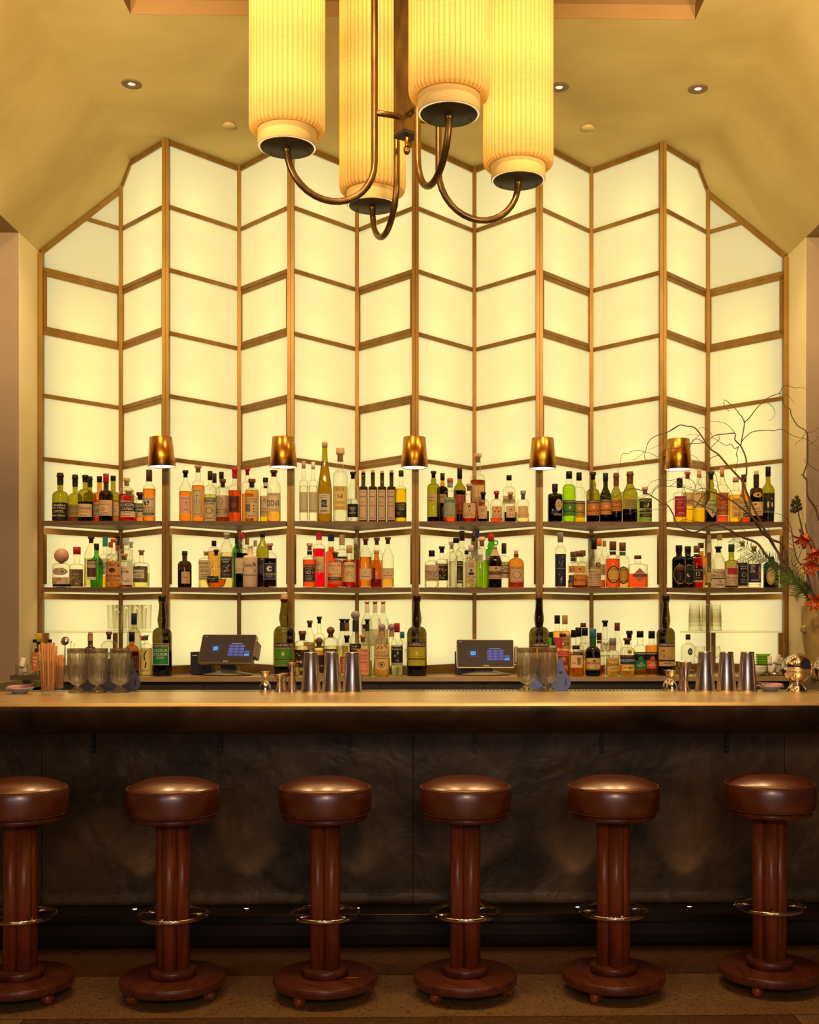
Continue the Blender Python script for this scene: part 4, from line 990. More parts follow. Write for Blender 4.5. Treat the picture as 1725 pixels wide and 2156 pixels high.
B('B', 373, 76, 152, 262, 98, 'r', 'cl', 'wa', 470, ('tn', 'k'), 0, [(330, 492, .92, 0, 'd2b468', [('T', 'Goutte de', .5, .08, .08, INK, .6), ('T', 'Printemps', .5, .17, .08, INK, .62), ('F', '9a8440', .03, .01), ('K', 91, .25, .36, .75, .5, ['8a5a2a', '5a4a1a', 'b0863a'], 12), SM(.62, .74, 2), SM(.84, .95, 2)])], 'tall clear bottle, gold-topped stopper, yellow label', nk=.44)
B('B', 458, 235, 268, 360, 73, 's', 'cl', 'wa', 420, ('bk', 'k'), 0, [(450, 540, .96, 0, '191512', [('T', 'NEVER', .5, .32, .14, 'c9c09a', .55), ('T', 'TOO', .5, .5, .14, 'c9c09a', .34), ('T', 'HEAVY', .5, .68, .14, 'c9c09a', .55)])], 'small clear bottle with black three-word label', nk=.42)
for x, t, o_ in ((528, 222, 'first'), (592, 222, 'second'), (654, 226, 'third'), (717, 222, 'last')):
    B('B', x, t, t + 18, 342, 60, 'f', 'dk', 'dk', 460, ('ck', 'n'), 0, [(355, 560, .82, -.08, 'b99a7c', [SM(.06, .1, 1), SM(.2, .26, 1), ('R', .25, .4, .7, .42, 'b03a2a'), SM(.5, .56, 1), SM(.9, .96, 1)])], '%s of four matching slim dark bottles' % o_, nk=.46)
B('B', 782, 226, 265, 346, 73, 'f', 'cl', 'ye', 350, ('ol', 'p'), 0, [(440, 543, .96, 0, '2a2413', [('T', 'UNE MARC', .5, .14, .12, 'b3a24a', .8), ('T', 'PAR LES', .5, .3, .12, 'b3a24a', .7), ('T', 'VIGNES', .5, .45, .12, 'b3a24a', .6), ('C', .25, .72, .16, '6a5f24')])], 'bright yellow spirit with a black lower label', nk=.42)
# ---------------------------------------------------------------- upper shelf, bay 4
B('B', 1000, 230, 262, 348, 88, 'c', 'ol', 'dk', 540, ('db', 'k'), 0, [(385, 440, .72, -.28, 'cda77c', [SM(.3, .5, 1), SM(.7, .85, 1)])], 'olive bottle with a swollen neck and tan label', nk=.34)
B('B', 1060, 244, 290, 362, 76, 'c', 'am', 'dk', 330, ('db', 'p'), 1, [(385, 445, .8, -.1, 'd0ad85', [SM(.2, .5, 2)])], 'reddish-brown bottle tucked behind a green label', nk=.36)
def gold(bg): return [('T', 'SUFFIIE', .5, .2, .14, '2a1d18', .86), ('K', 101, .28, .42, .72, .72, ['c8693f', 'd98a5a'], 22, .9), ('K', 102, .15, .38, .85, .8, ['b0553a'], 12, .4), SM(.88, .95, 1, INK, .6)]
B('B', 1111, 278, 306, 380, 90, 'f', 'cl', 'ro', 470, ('or', 'c'), 0, [(405, 538, .82, -.1, '8fa283', gold(0), 'arch')], 'clear bottle with an arched sage-green label', band=('7d9a76', 306, 338), nk=.40)
B('B', 1176, 212, 280, 352, 84, 'h', 'ol', 'dk', 362, ('bk', 'p'), 1, [(388, 520, .9, 0, 'b2481f', [('T', 'Don Aldo', .5, .1, .1, INK, .7), ('K', 103, .1, .2, .9, .7, ['8a2f18', 'd9743a'], 20), ('T', 'SOLE', .5, .82, .12, '5a1a10', .8)])], 'olive bottle with a red-orange label', nk=.36)
def north(el): return [SM(.05, .09, 1)] + el + [SM(.66, .74, 1, INK, .5), ('T', 'Northern Spirits', .5, .84, .09, INK, .86)]
NB = 'd3ac7a'
B('B', 1240, 316, 348, 420, 94, 'r', 'cl', 'rd', 470, ('tn', 'k'), 0, [(443, 546, .84, 0, NB, north([('C', .5, .2, .1, '5a4636'), ('V', INK, [[(.4, .25), (.5, .6), (.6, .25), (.4, .25)]], .03)]), 'round')], 'small bottle with an ice cream cone drawing', nk=.36)
B('B', 1298, 112, 158, 286, 102, 'r', 'cl', 'br', 293, ('tn', 'k'), 1, [(323, 436, .8, 0, 'd2ac72', [SM(.03, .08, 1), ('V', 'a87a2a', [[(.5, .15), (.56, .3), (.5, .62), (.45, .4)]], .07), ('V', 'e0c080', [[(.52, .2), (.5, .55)]], .03), SM(.72, .78, 1), ('T', 'Northern', .5, .88, .08, INK, .6)])], 'tallest clear decanter-like bottle of brown spirit', nk=.38)
B('B', 1334, 370, 408, 450, 82, 'r', 'cl', 'dk', 500, ('bk', 'k'), 0, [(465, 550, .72, -.15, NB, north([('C', .5, .36, .2, '8a7458'), ('C', .5, .36, .11, NB, 2)]), 'round')], 'small bottle, black stopper, round sketch on its label', nk=.34)
B('B', 1424, 364, 402, 450, 84, 'r', 'cl', 'ro', 546, ('rd', 'k'), 0, [(465, 545, .78, 0, NB, north([('C', .5, .2, .11, 'b8432f'), ('C', .32, .46, .11, 'b8432f'), ('C', .68, .46, .11, 'b8432f')]), 'round')], 'small bottle with three red dots on its label', nk=.34)
B('B', 1508, 258, 290, 365, 84, 'r', 'cl', 'wa', 400, ('bk', 'p'), 1, [(395, 450, .96, 0, 'd6bd8a', [SM(.1, .18, 1), ('T', 'GRANTA', .5, .58, .42, '2a241c', .95)])], 'taller clear bottle with big dark capitals', nk=.38)
B('B', 1518, 370, 405, 455, 86, 'r', 'cl', 'dk', 506, ('pk', 'k'), 0, [(465, 543, .72, 0, NB, north([('C', .5, .36, .15, '4a3a2c', 1, 1.2), ('C', .5, .4, .1, NB, 2)]), 'round')], 'small bottle with a bearded face sketch', nk=.34)
B('B', 1603, 362, 406, 450, 84, 'r', 'cl', 'py', 515, ('gy', 'k'), 0, [(465, 545, .76, -.12, NB, north([('K', 107, .2, .15, .8, .55, ['8a7458'], 9, .5)]), 'round')], 'small bottle of pale gold, grey stopper, at right end', nk=.34)
# ---------------------------------------------------------------- lower shelf, bay 3
B('B', 166, 715, 750, 822, 92, 'f', 'cl', 'ro', 826, ('tn', 'k'), 0, [(855, 975, .88, 0, '211c2a', [('F', 'c9a27a', .03, .015), ('T', 'AMORO', .5, .13, .13, 'e0a070', .86), ('T', 'DI VINO', .5, .27, .07, 'd0b080', .6), ('C', .5, .46, .15, 'd8b890'), ('C', .5, .46, .1, '211c2a', 2), ('K', 111, .12, .38, .88, .54, ['b8622f'], 8), SM(.62, .92, 4, 'a08a70')])], 'orange aperitif with a black label', 'L', band=('2a2024', 768, 792), nk=.34)
B('B', 229, 637, 682, 750, 86, 'r', 'cl', 'mg', 752, ('rd', 'w'), 1, [(805, 910, .85, 0, 'd6b084', [('C', .5, .42, .24, 'd08a70'), SM(.8, .92, 2, INK)])], 'magenta-pink liqueur with pink wax seal', 'L', nk=.42)
B('B', 311, 657, 700, 790, 80, 'r', 'cl', 'ro', 740, ('nv', 'p'), 2, [], 'orange liqueur with a navy and gold cap', 'L', nk=.48)
B('B', 338, 775, 800, 848, 104, 'f', 'cl', 'ro', 840, ('br', 'k'), 0, [(845, 990, .82, 0, 'd9b98c', [('T', 'FACCIA', .5, .12, .13, 'bb3a22', .86), ('V', 'bb3a22', [[(.25, .42), (.3, .25), (.42, .28), (.45, .42)], [(.5, .42), (.55, .3), (.72, .3), (.75, .42), (.5, .42)]], .03), ('T', 'BRUTTO', .5, .55, .12, 'bb3a22', .92), ('R', 0, .66, 1, .82, '1d1512', 2), ('T', 'APERITIVO', .5, .74, .09, 'd9b98c', .8), ('R', 0, .82, 1, 1, 'cf5a35', 2)])], 'squat bright orange-red bottle with brown stopper', 'L', nk=.34)
B('B', 384, 658, 726, 770, 80, 'f', 'cl', 'wa', 800, ('tn', 'p'), 2, [(805, 870, .9, 0, 'd8cba8', [('R', 0, 0, 1, .2, BKL), ('T', 'BATAVIA', .5, .5, .28, INK, .9)])], 'clear bottle with tall tan foil', 'L', nk=.42)
B('B', 434, 728, 780, 838, 92, 'f', 'cl', 'rd', 832, ('tn', 'p'), 0, [(840, 975, .86, 0, 'd4b37c', [('T', 'SUFFIIE', .5, .22, .13, '2a1d18', .84), ('K', 121, .3, .45, .7, .72, ['b0553a', 'c8693f'], 20, .8), ('K', 122, .15, .4, .85, .85, ['7a5a3a'], 14, .4)], 'arch')], 'dark red amaro with an arched cream label', 'L', nk=.40)
B('B', 476, 680, 722, 790, 70, 's', 'cl', 'rd', 828, ('wh', 'p'), 2, [], 'silver-capped clear bottle of deep red', 'L')
B('B', 543, 680, 712, 802, 82, 's', 'cl', 'or', 808, ('br', 'k'), 0, [(885, 962, .95, 0, 'cfae88', [('K', 131, .45, .1, .55, .5, [INK], 6, .7), SM(.62, .74, 1, INK, .9)])], 'orange armagnac with cream label and full belly', 'L', nk=.38)
B('B', 619, 678, 712, 805, 80, 's', 'cl', 'am', 830, ('br', 'k'), 2, [], 'slope-shouldered bottle behind a ribbed brown one', 'L', nk=.38)
B('B', 617, 762, 786, 900, 72, 'l', 'am', 'br', 900, ('tn', 'p'), 0, [(880, 980, .3, -.5, '3a2410', [('T', 'A', .5, .2, .1, 'c9963a', .4), ('T', 'L', .5, .4, .1, 'c9963a', .4), ('T', 'V', .5, .6, .1, 'c9963a', .4)])], 'ribbed amber-brown bottle', 'L', ribs=14, nk=.42)
B('B', 693, 673, 706, 815, 83, 's', 'cl', 'am', 956, ('br', 'k'), 0, [(882, 956, .94, 0, 'cfae88', [('K', 132, .45, .1, .55, .5, [INK], 6, .7), SM(.62, .74, 1, INK, .9)])], 'nearly empty amber armagnac, at the right end', 'L', nk=.38)
# ---------------------------------------------------------------- lower shelf, bay 4
B('B', 988, 763, 803, 850, 97, 'f', 'cl', 'wa', 865, ('bk', 'c'), 0, [(860, 970, .93, 0, 'cdb189', [('K', 141, .25, .1, .75, .16, ['4a4a6a'], 4, .4), ('T', 'FOUR PILLARS', .5, .42, .13, '2a2d55', .84), ('T', 'RARE GIN', .5, .56, .12, '2a2d55', .5), ('T', 'NAVY STRENGTH', .5, .69, .07, '2a2d55', .8), SM(.78, .94, 2)])], 'squat clear gin with striped cap', 'L', band=('cdb6a0', 778, 792), nk=.38)
B('B', 1056, 736, 766, 838, 90, 'f', 'cl', 'wa', 840, ('bk', 'k'), 1, [(852, 965, .9, 0, '2a2216', [('T', 'SIPSMITH', .5, .1, .1, CRM, .85), ('K', 142, .1, .25, .9, .72, ['c08a2a', 'd8c08a', '8a5a1a'], 30), ('T', 'VODKA', .5, .84, .09, CRM, .5)])], 'clear bottle with a black and gold patterned label', 'L', nk=.36)
B('B', 1120, 705, 742, 800, 70, 'r', 'cl', 'wa', 820, ('cr', 'k'), 2, [], 'clear bottle with pale wood stopper at the back', 'L', nk=.40)
B('B', 1152, 680, 712, 800, 98, 'r', 'cl', 'wa', 835, ('bk', 'p'), 0, [(835, 985, .5, .55, '2d251c', [('T', 'EAST', .5, .1, .06, CRM, .7), ('T', 'WOODS', .5, .2, .06, CRM, .8), ('V', '6a5f4a', [[(.2, .8), (.3, .3), (.4, .8)], [(.5, .8), (.62, .4), (.75, .8)]], .08), ('T', 'VODKA', .5, .9, .1, WHT, .9)])], 'broad clear vodka with a dark pine-tree label', 'L', nk=.38)
B('B', 1191, 632, 697, 775, 82, 'r', 'cl', 'wa', 800, ('db', 'p'), 2, [], 'tall clear bottle with long dark brown foil', 'L', nk=.40)
B('B', 1222, 762, 790, 830, 66, 'f', 'cl', 'wa', 840, ('bk', 'c'), 1, [], 'short clear bottle with wide black cap', 'L')
B('B', 1252, 728, 772, 825, 80, 'f', 'cl', 'py', 935, ('wh', 'p'), 0, [(828, 985, .93, 0, 'cbb48c', [('F', '8a7a5a', .02, .012), ('T', 'OLD', .5, .16, .08, '23306a', .4), ('T', 'RAJ', .5, .28, .11, '23306a', .62), ('C', .5, .44, .12, '2d2a2a', 1, .8), ('C', .5, .58, .26, '2d2a2a', 1, .5), ('T', 'DRY GIN', .5, .71, .08, '5a4a3a', .72), SM(.8, .94, 3)], 'arch')], 'clear gin with a portrait on its arched label', 'L', nk=.40, sq=1)
B('B', 1270, 668, 700, 770, 62, 'r', 'cl', 'wa', 800, ('db', 'p'), 2, [], 'dark-capped bottle just left of a blue foil', 'L')
B('B', 1294, 625, 674, 770, 72, 'r', 'cl', 'wa', 800, ('bl', 'p'), 2, [], 'clear bottle with bright blue foil', 'L')
B('B', 1325, 672, 722, 782, 90, 'r', 'cl', 'gn', 830, ('pk', 'k'), 0, [(790, 840, .5, -.4, 'c9c0a0', [SM(.2, .8, 3)])], 'clear bottle with grass blades and greenish spirit', 'L', ribs=16, nk=.38)
B('B', 1387, 650, 698, 775, 76, 'c', 'gr', None, 0, ('rd', 'p'), 1, [(800, 900, .9, -.1, 'd9d2b4', [('T', 'TARUHO', .5, .25, .2, 'b02a2a', .8), SM(.5, .9, 3)])], 'green bottle with red cap and ring handle', 'L', loop=1, nk=.5)
B('B', 1413, 733, 747, 840, 92, 's', 'dk', 'dk', 900, ('tn', 'n'), 0, [(870, 956, .95, 0, 'c6a276', [('K', 151, .44, .1, .56, .18, [INK], 3), ('R', 0, .36, 1, .7, '7c6246'), ('T', 'OAT & OAK', .5, .53, .16, '3a2b1c', .9), SM(.82, .92, 1)])], 'dark brown bottle with a corked neck and banded label', 'L', band=('bfa06a', 752, 800), nk=.34)
B('B', 1474, 715, 784, 825, 78, 'r', 'cl', 'wa', 840, ('db', 'p'), 1, [(838, 950, .92, 0, 'd5c39a', [('T', 'BRUCCI', .5, .1, .12, INK, .85), ('R', 0, .22, 1, .28, INK), ('T', 'GIN', .5, .46, .26, INK, .8), ('R', 0, .64, 1, .74, '4a3a2c'), SM(.8, .95, 2)])], 'clear gin with large black capitals and brown foil', 'L', nk=.38)
B('B', 1556, 763, 786, 858, 107, 'r', 'am', 'br', 960, ('ck', 'n'), 0, [(870, 978, .82, 0, 'c39c74', [('F', '5a3a28', .03, .02), ('T', 'MONKEY', .5, .12, .09, '4a2f20', .7), ('C', .5, .52, .3, '5a3a28'), ('C', .5, .52, .26, 'c39c74', 2), ('K', 161, .38, .42, .62, .62, ['5a3a28'], 9), SM(.86, .92, 1)])], 'squat apothecary-style amber bottle with plain cork', 'L', nk=.30)
# ---------------------------------------------------------------- upper shelf, bay 5
CHT = lambda c, c2: [('R', 0, 0, 1, .2, '1b1512'), ('T', 'CHARTREUSE', .5, .1, .105, 'e6cfae', .86), ('F', 'a07a4a', .0, .02), ('R', .06, .24, .94, .68, c), SM(.27, .36, 2, '3a2a16', .5), ('C', .5, .47, .075, 'd8b88a', 2, 1.35), SM(.58, .64, 1, '3a2a16', .7), ('R', 0, .69, 1, .73, '2a1d14'), ('R', .06, .75, .94, .97, c2), SM(.8, .9, 2, '3a2a16', .6)]
B('C', 139, 168, 212, 238, 85, 'q', 'dg', 'dk', 250, ('db', 'p'), 0, [(258, 330, .46, .42, 'b79b6a', [SM(.25, .75, 4, '5a4630', .6)], 'oval'), (345, 358, .5, .3, '7a6238', [SM(.2, .8, 1, INK)])], 'dark green squared bottle with an oval tan seal', nk=.36)
B('C', 224, 93, 135, 200, 80, 'c', 'cl', 'gn', 172, ('bk', 'p'), 0, [(265, 360, .95, 0, '2f5a1c', CHT('3f7a26', '3f7a26'))], 'bright green liqueur, green label, black cap', nk=.42)
B('C', 284, 100, 146, 215, 74, 'c', 'cl', 'ye', 368, ('bk', 'p'), 1, [(270, 365, .95, 0, 'a8842c', CHT('b58f2c', 'b58f2c'))], 'nearly empty clear bottle with a mustard label', nk=.40)
B('C', 367, 98, 130, 228, 80, 'c', 'ol', 'dk', 350, ('db', 'k'), 0, [(265, 357, .95, 0, 'b06a22', CHT('c2722a', 'c2722a'))], 'olive swollen-necked bottle with orange label', nk=.38)
B('C', 443, 103, 150, 245, 70, 's', 'dg', 'dk', 330, ('nv', 'p'), 0, [(260, 352, .95, 0, 'b3702c', CHT('c07a34', 'c07a34'))], 'dark green bottle, navy foil, orange label', nk=.40)
B('C', 507, 100, 165, 240, 70, 's', 'ol', 'dk', 330, ('br', 'w'), 0, [(262, 332, .95, 0, 'b8702e', [SM(.08, .3, 2, '3a2a16'), ('C', .45, .32, .08, '7a4a1e'), ('R', 0, .58, 1, .62, '5a3a1e'), SM(.68, .9, 2, '3a2a16')])], 'olive bottle with brown dripping wax and orange label', nk=.42)
B('C', 590, 92, 150, 235, 92, 's', 'ol', 'dk', 320, ('br', 'w'), 0, [(260, 320, .76, 0, '8f7f48', [('F', '5a4f2c', .03, .015), SM(.1, .9, 5, '4a4024')])], 'largest olive bottle with wax seal and khaki label', nk=.38)
B('C', 680, 188, 218, 250, 84, 'f', 'cl', 'gn', 258, ('pk', 'k'), 0, [(255, 392, .86, 0, '211f12', [('T', 'FACCIA', .5, .09, .1, 'b9c06a', .86), ('K', 171, .3, .22, .7, .36, ['b9c06a'], 9), ('T', 'BRUTTO', .5, .48, .11, 'c9cf7a', .92), ('R', 0, .6, 1, .67, '6f8a2a', 2), ('T', 'CENTERBE', .5, .74, .06, 'd0743a', .7), ('R', 0, .82, 1, 1, '7f9a34', 2)])], 'green herbal liqueur with a black label and pink cork', nk=.34)
# ---------------------------------------------------------------- upper shelf, bay 6
B('C', 888, 135, 190, 232, 80, 'f', 'cl', 'ye', 370, ('db', 'p'), 0, [(242, 366, .9, .1, 'b21f33', [('R', 0, .12, 1, .17, 'd9b0a0'), ('K', 181, .2, .28, .8, .4, ['c98a80'], 10), ('T', 'SALERS', .5, .55, .08, 'd9a090', .7), SM(.75, .9, 2, 'd9a090')])], 'clear bottle with a crimson label', nk=.40)
B('C', 935, 95, 125, 225, 74, 's', 'cl', 'ye', 292, ('or', 'k'), 1, [(220, 300, .9, 0, 'cfae78', [SM(.6, .85, 2)])], 'orange-stoppered bottle of yellow spirit, behind crimson label', nk=.38)
B('C', 1005, 78, 110, 195, 74, 'r', 'cl', 'ye', 215, ('tn', 'n'), 1, [(215, 312, .95, 0, 'd2b070', [('T', 'HEIRLOOM', .5, .13, .09, INK, .85), ('K', 182, .3, .4, .6, .65, [INK], 6), SM(.75, .95, 2)])], 'clear bottle of yellow liqueur, long pale cork', nk=.42)
B('C', 1076, 93, 130, 225, 76, 'c', 'ol', 'dk', 280, ('dg', 'k'), 0, [(240, 372, .93, 0, 'b9b27a', [SM(.18, .26, 1), ('T', 'GENEPI', .5, .42, .12, '2a2a16', .75), SM(.56, .66, 2, '4a4a2a', .5), ('K', 183, .44, .75, .56, .85, [INK], 3)], 'vesica')], 'dark olive bottle with a pointed oval green label', nk=.40)
B('C', 1143, 68, 106, 195, 72, 'r', 'cl', 'ro', 362, ('ck', 'n'), 1, [(220, 358, .95, 0, 'c8672c', [('T', 'G&L', .5, .25, .22, '7a1f14', .7), ('K', 184, .1, .4, .9, .62, ['7a3a1a', '5a4a2a', 'd9a04a'], 16), ('T', 'PASTIS', .5, .78, .12, '3a1f12', .9)])], 'tall clear bottle with an orange pastis label', nk=.40)
B('C', 1225, 128, 156, 218, 78, 'f', 'cl', 'ye', 236, ('tn', 'c'), 0, [(250, 372, .88, 0, 'd0a95a', [('T', 'HENRIC', .5, .12, .08, '8a3a1a', .6), ('T', 'BARDOUIN', .5, .25, .09, INK, .75), ('T', 'Pastis', .5, .5, .17, 'c0502a', .8), SM(.72, .92, 3, '8a3a1a')])], 'yellow spirit with a kraft label in red script', nk=.42, sq=1)
B('C', 1274, 112, 155, 270, 74, 's', 'am', 'or', 290, ('db', 'p'), 1, [(270, 340, .9, 0, 'd9b680', [('T', 'FORT', .5, .15, .15, INK, .6), SM(.4, .9, 3)]), (342, 366, .92, 0, '1f5a40', [SM(.2, .8, 2, 'b0c0a0')])], 'golden long-necked bottle with a green-footed label', nk=.38)
B('C', 1348, 90, 112, 215, 76, 'r', 'dk', 'dk', 230, ('tn', 'n'), 0, [(275, 358, .95, 0, 'd4b07a', [('C', .3, .18, .09, INK), ('T', 'ROLAND', .35, .5, .16, INK, .55), SM(.66, .9, 2, INK)]), (218, 250, .7, 0, 'c79c44', [('C', .5, .5, .14, '3a2a16')], 'oval')], 'dark brown bottle with gold and cream labels', nk=.42, band=('2a1a14', 113, 182))
B('C', 1419, 65, 122, 205, 76, 'h', 'ol', 'dk', 340, ('bk', 'p'), 0, [(222, 336, .9, 0, '241d18', [('F', '7a6a4a', .03, .015), ('C', .35, .62, .09, 'c9a98a', 1, 3.2), ('C', .7, .62, .08, 'd8c0a0', 1, 2.8), ('C', .66, .3, .07, 'd88a5a', 2), ('C', .55, .5, .04, '6a5a4a', 2)])], 'olive bottle with dancers on a black label, far right', nk=.36)
# ---------------------------------------------------------------- lower shelf, bay 5
B('C', 172, 460, 517, 565, 66, 'r', 'cl', 'br', 710, ('gy', 'p'), 0, [(588, 782, .95, 0, '1b2038', [('V', 'a8a4b0', [[(.3, .14), (.6, .06), (.75, .12), (.4, .3), (.3, .22), (.7, .2), (.55, .38)], [(.15, .55), (.5, .8), (.3, .6)], [(.5, .8), (.85, .6), (.6, .7), (.5, .9)]], .04), SM(.43, .46, 1, 'a8a4b0')])], 'tall slim bottle with a blue swirled label', 'L', nk=.46)
B('C', 251, 575, 607, 650, 70, 'f', 'cl', 'br', 745, ('br', 'c'), 1, [(660, 700, .85, 0, 'c9823a', [SM(.3, .7, 1)]), (715, 760, .85, 0, '22382a', [SM(.3, .7, 1, 'c9b58a')])], 'bourbon with green neck band, left of a twin', 'L', band=('26442e', 610, 632), nk=.5)
B('C', 285, 572, 604, 648, 92, 'f', 'cl', 'br', 716, ('br', 'c'), 0, [(660, 706, .72, 0, 'cf8f4a', [('K', 191, .4, .2, .6, .6, ['5a2f16'], 5)]), (710, 776, .78, -.05, 'c97a2c', [('T', 'Bourbon', .5, .5, .3, '3a1c0c', .8), SM(.1, .2, 1)])], 'wide-necked bourbon with two orange labels', 'L', nk=.52)
B('C', 305, 567, 600, 650, 66, 'f', 'cl', 'br', 720, ('br', 'c'), 2, [], 'brown-capped bourbon mostly hidden behind its twin', 'L', nk=.5)
B('C', 360, 478, 510, 640, 70, 's', 'cl', 'am', 720, ('db', 'p'), 2, [], 'clear bottle with striped dark cap at the back', 'L')
B('C', 373, 495, 560, 655, 88, 's', 'cl', 'am', 782, ('bk', 'p'), 0, [(680, 780, .86, .05, 'cfae84', [('T', "Bodie's", .42, .12, .15, '2a1a12', .7), ('L', 7, .25, .95, '4a3424', .92)]), (640, 665, .4, .5, '5a3038', [('T', 'BB', .5, .5, .6, 'd0b0a0', .5)])], 'sloped clear bottle with handwritten label, black wax neck', 'L', nk=.36)
B('C', 404, 495, 540, 640, 78, 's', 'cl', 'ro', 745, ('or', 'p'), 1, [(650, 715, .9, .1, 'cda26a', [SM(.1, .9, 5)])], 'clear bottle with orange neck strip', 'L')
B('C', 436, 508, 524, 640, 76, 's', 'cl', 'wa', 700, ('tn', 'n'), 2, [], 'uncapped-looking clear bottle at the back', 'L')
MICH = [('E', .5, .5, .46, .46, '2a1d10', 1), ('E', .5, .5, .43, .43, 'c8933c', 2), ('T', 'MICHTERS', .5, .2, .13, '2a1d10', .7), ('K', 201, .38, .4, .62, .62, ['2a1d10'], 8), ('T', 'BOURBON', .5, .82, .09, '2a1d10', .55)]
B('C', 487, 513, 566, 622, 86, 'r', 'cl', 'ro', 618, ('br', 'c'), 0, [(658, 766, .86, -.05, '2a1d10', MICH, 'oval')], 'red-orange bourbon with a black-rimmed oval label', 'L', band=('2c2018', 574, 592), nk=.42)
B('C', 545, 520, 571, 625, 84, 'r', 'cl', 'am', 738, ('br', 'c'), 1, [(662, 770, .86, -.05, '2a1d10', MICH, 'oval')], 'paler twin with oval label and green neck band', 'L', band=('3c5a2c', 576, 596), nk=.42)
B('C', 637, 597, 618, 662, 112, 'q', 'cl', 'ro', 708, ('br', 'c'), 0, [(672, 762, .8, .02, 'b06a52', [('T', 'IW', .5, .22, .1, '3a1c16', .2), ('R', .06, .43, .94, .57, '2c1714', 2), ('T', 'I.W. HARPER', .5, .5, .07, 'c98a70', .72), SM(.72, .78, 1, INK, .2)], 'dia')], 'cut-glass square decanter with a pink diamond label', 'L', name='decanter_bottle', nk=.34)
# ---------------------------------------------------------------- lower shelf, bay 6
B('C', 884, 537, 574, 630, 84, 'r', 'bk', None, 0, ('bk', 'p'), 0, [(650, 770, .92, 0, '1a1512', [('E', .5, .5, .485, .485, 'c8963a', 1), ('E', .5, .5, .455, .455, '17110e', 2), ('T', 'TEMPUS', .5, .13, .06, 'c9b090', .4), ('T', 'SANGRE', .5, .24, .09, 'c8322a', .6), ('V', '8a7a70', [[(.42, .4), (.5, .48), (.56, .44), (.62, .54), (.52, .56), (.52, .7)]], .03), ('T', 'MEZCAL', .5, .78, .05, 'b02a2a', .5)], 'oval')], 'black bottle, gold-rimmed oval label with red letters', 'L', nk=.42)
B('C', 937, 542, 580, 632, 82, 'r', 'bk', None, 0, ('bk', 'p'), 1, [(652, 772, .92, 0, '1a1512', [('E', .5, .5, .485, .485, 'c8963a', 1), ('E', .5, .5, .455, .455, '14140f', 2), ('T', 'CALLI', .5, .24, .09, '3f8a4a', .6), ('C', .46, .52, .15, 'd8cbb0', 2), ('C', .54, .48, .14, '14140f', 3), ('C', .68, .44, .06, '3f8a4a', 3)], 'oval')], 'black bottle, oval label with a crescent moon', 'L', nk=.42)
B('C', 990, 540, 580, 625, 80, 'r', 'cl', 'rd', 612, ('br', 'c'), 1, [(672, 745, .92, 0, '1c1516', [('T', '12', .5, .5, .3, 'd9c9a8', .3), ('T', 'APPLETON', .5, .2, .14, 'c9a96a', .8), SM(.75, .9, 1, 'a08a6a')]), (746, 758, .7, 0, 'cdb68a', [])], 'dark red rum with a black label', 'L', nk=.42, band=('2a2420', 590, 606))
B('C', 1016, 522, 552, 625, 74, 'r', 'cl', 'or', 572, ('br', 'c'), 2, [(660, 715, .9, 0, 'd0a888', [('T', 'rhum', .5, .6, .3, '3a1c16', .6)])], 'orange rum with flat brown cap, behind dark red', 'L', nk=.42)
B('C', 1066, 472, 500, 690, 58, 'l', 'cl', 'py', 700, ('tn', 'n'), 2, [(700, 775, .95, 0, 'd2bd6a', [('T', '101', .5, .45, .3, 'b8862a', .7), ('R', 0, .8, 1, 1, '5a6a3a')])], 'slender clear flute bottle with yellow label', 'L', band=('b5a98a', 520, 580), nk=.42)
B('C', 1128, 473, 505, 640, 68, 's', 'cl', 'wa', 700, ('tn', 'c'), 2, [], 'tall clear bottle behind a white rum label', 'L', nk=.4)
B('C', 1120, 543, 568, 655, 86, 's', 'cl', 'wa', 735, ('bk', 'k'), 0, [(678, 786, .92, 0, 'd8bf96', [('T', 'THE REAL', .5, .2, .13, '241c16', .85), ('T', 'McCOY', .5, .38, .15, '241c16', .92), ('R', .02, .5, .98, .56, '3a2c22'), ('T', '3', .5, .7, .18, '6a5440', .2), SM(.84, .95, 1)])], 'clear rum with a cream label and black stopper', 'L', nk=.38)
B('C', 1199, 530, 575, 640, 78, 'f', 'ol', 'dk', 700, ('dg', 'p'), 0, [(655, 778, .95, -.05, 'd6bf9a', [SM(.03, .08, 1), ('R', .12, .14, .95, .46, 'b8323a'), ('V', '1c1512', [[(.1, .14), (.95, .46)]], .2), ('T', 'TRINIDAD', .5, .62, .12, 'a8262c', .95), ('T', '2002', .5, .77, .11, 'a8262c', .56), SM(.88, .95, 1)])], 'olive rum bottle, cream label with a red flag', 'L', nk=.42)
B('C', 1265, 512, 532, 640, 72, 'r', 'cl', 'am', 782, ('ck', 'k'), 1, [(640, 780, .92, 0, '232735', [SM(.12, .3, 2, 'a8a090'), ('C', .5, .52, .2, 'a8a090'), ('C', .5, .52, .15, '232735', 2), SM(.7, .9, 3, '8a8678')])], 'clear bottle with a dark slate label and ring', 'L', nk=.38)
B('C', 1335, 540, 562, 634, 80, 'f', 'cl', 'wa', 770, ('ck', 'k'), 0, [(648, 760, .92, 0, '262642', [('T', 'TEN', .26, .1, .12, 'd8c8a0', .32), ('T', 'TO', .22, .25, .12, 'd8c8a0', .22), ('T', 'ONE', .26, .4, .12, 'd8c8a0', .34), ('R', .74, .1, .9, .8, 'b98a72'), ('C', .72, .5, .12, 'b8283a', 3), SM(.82, .92, 1, 'd8c8a0')])], 'clear rum with a navy label and red seal', 'L', nk=.34)
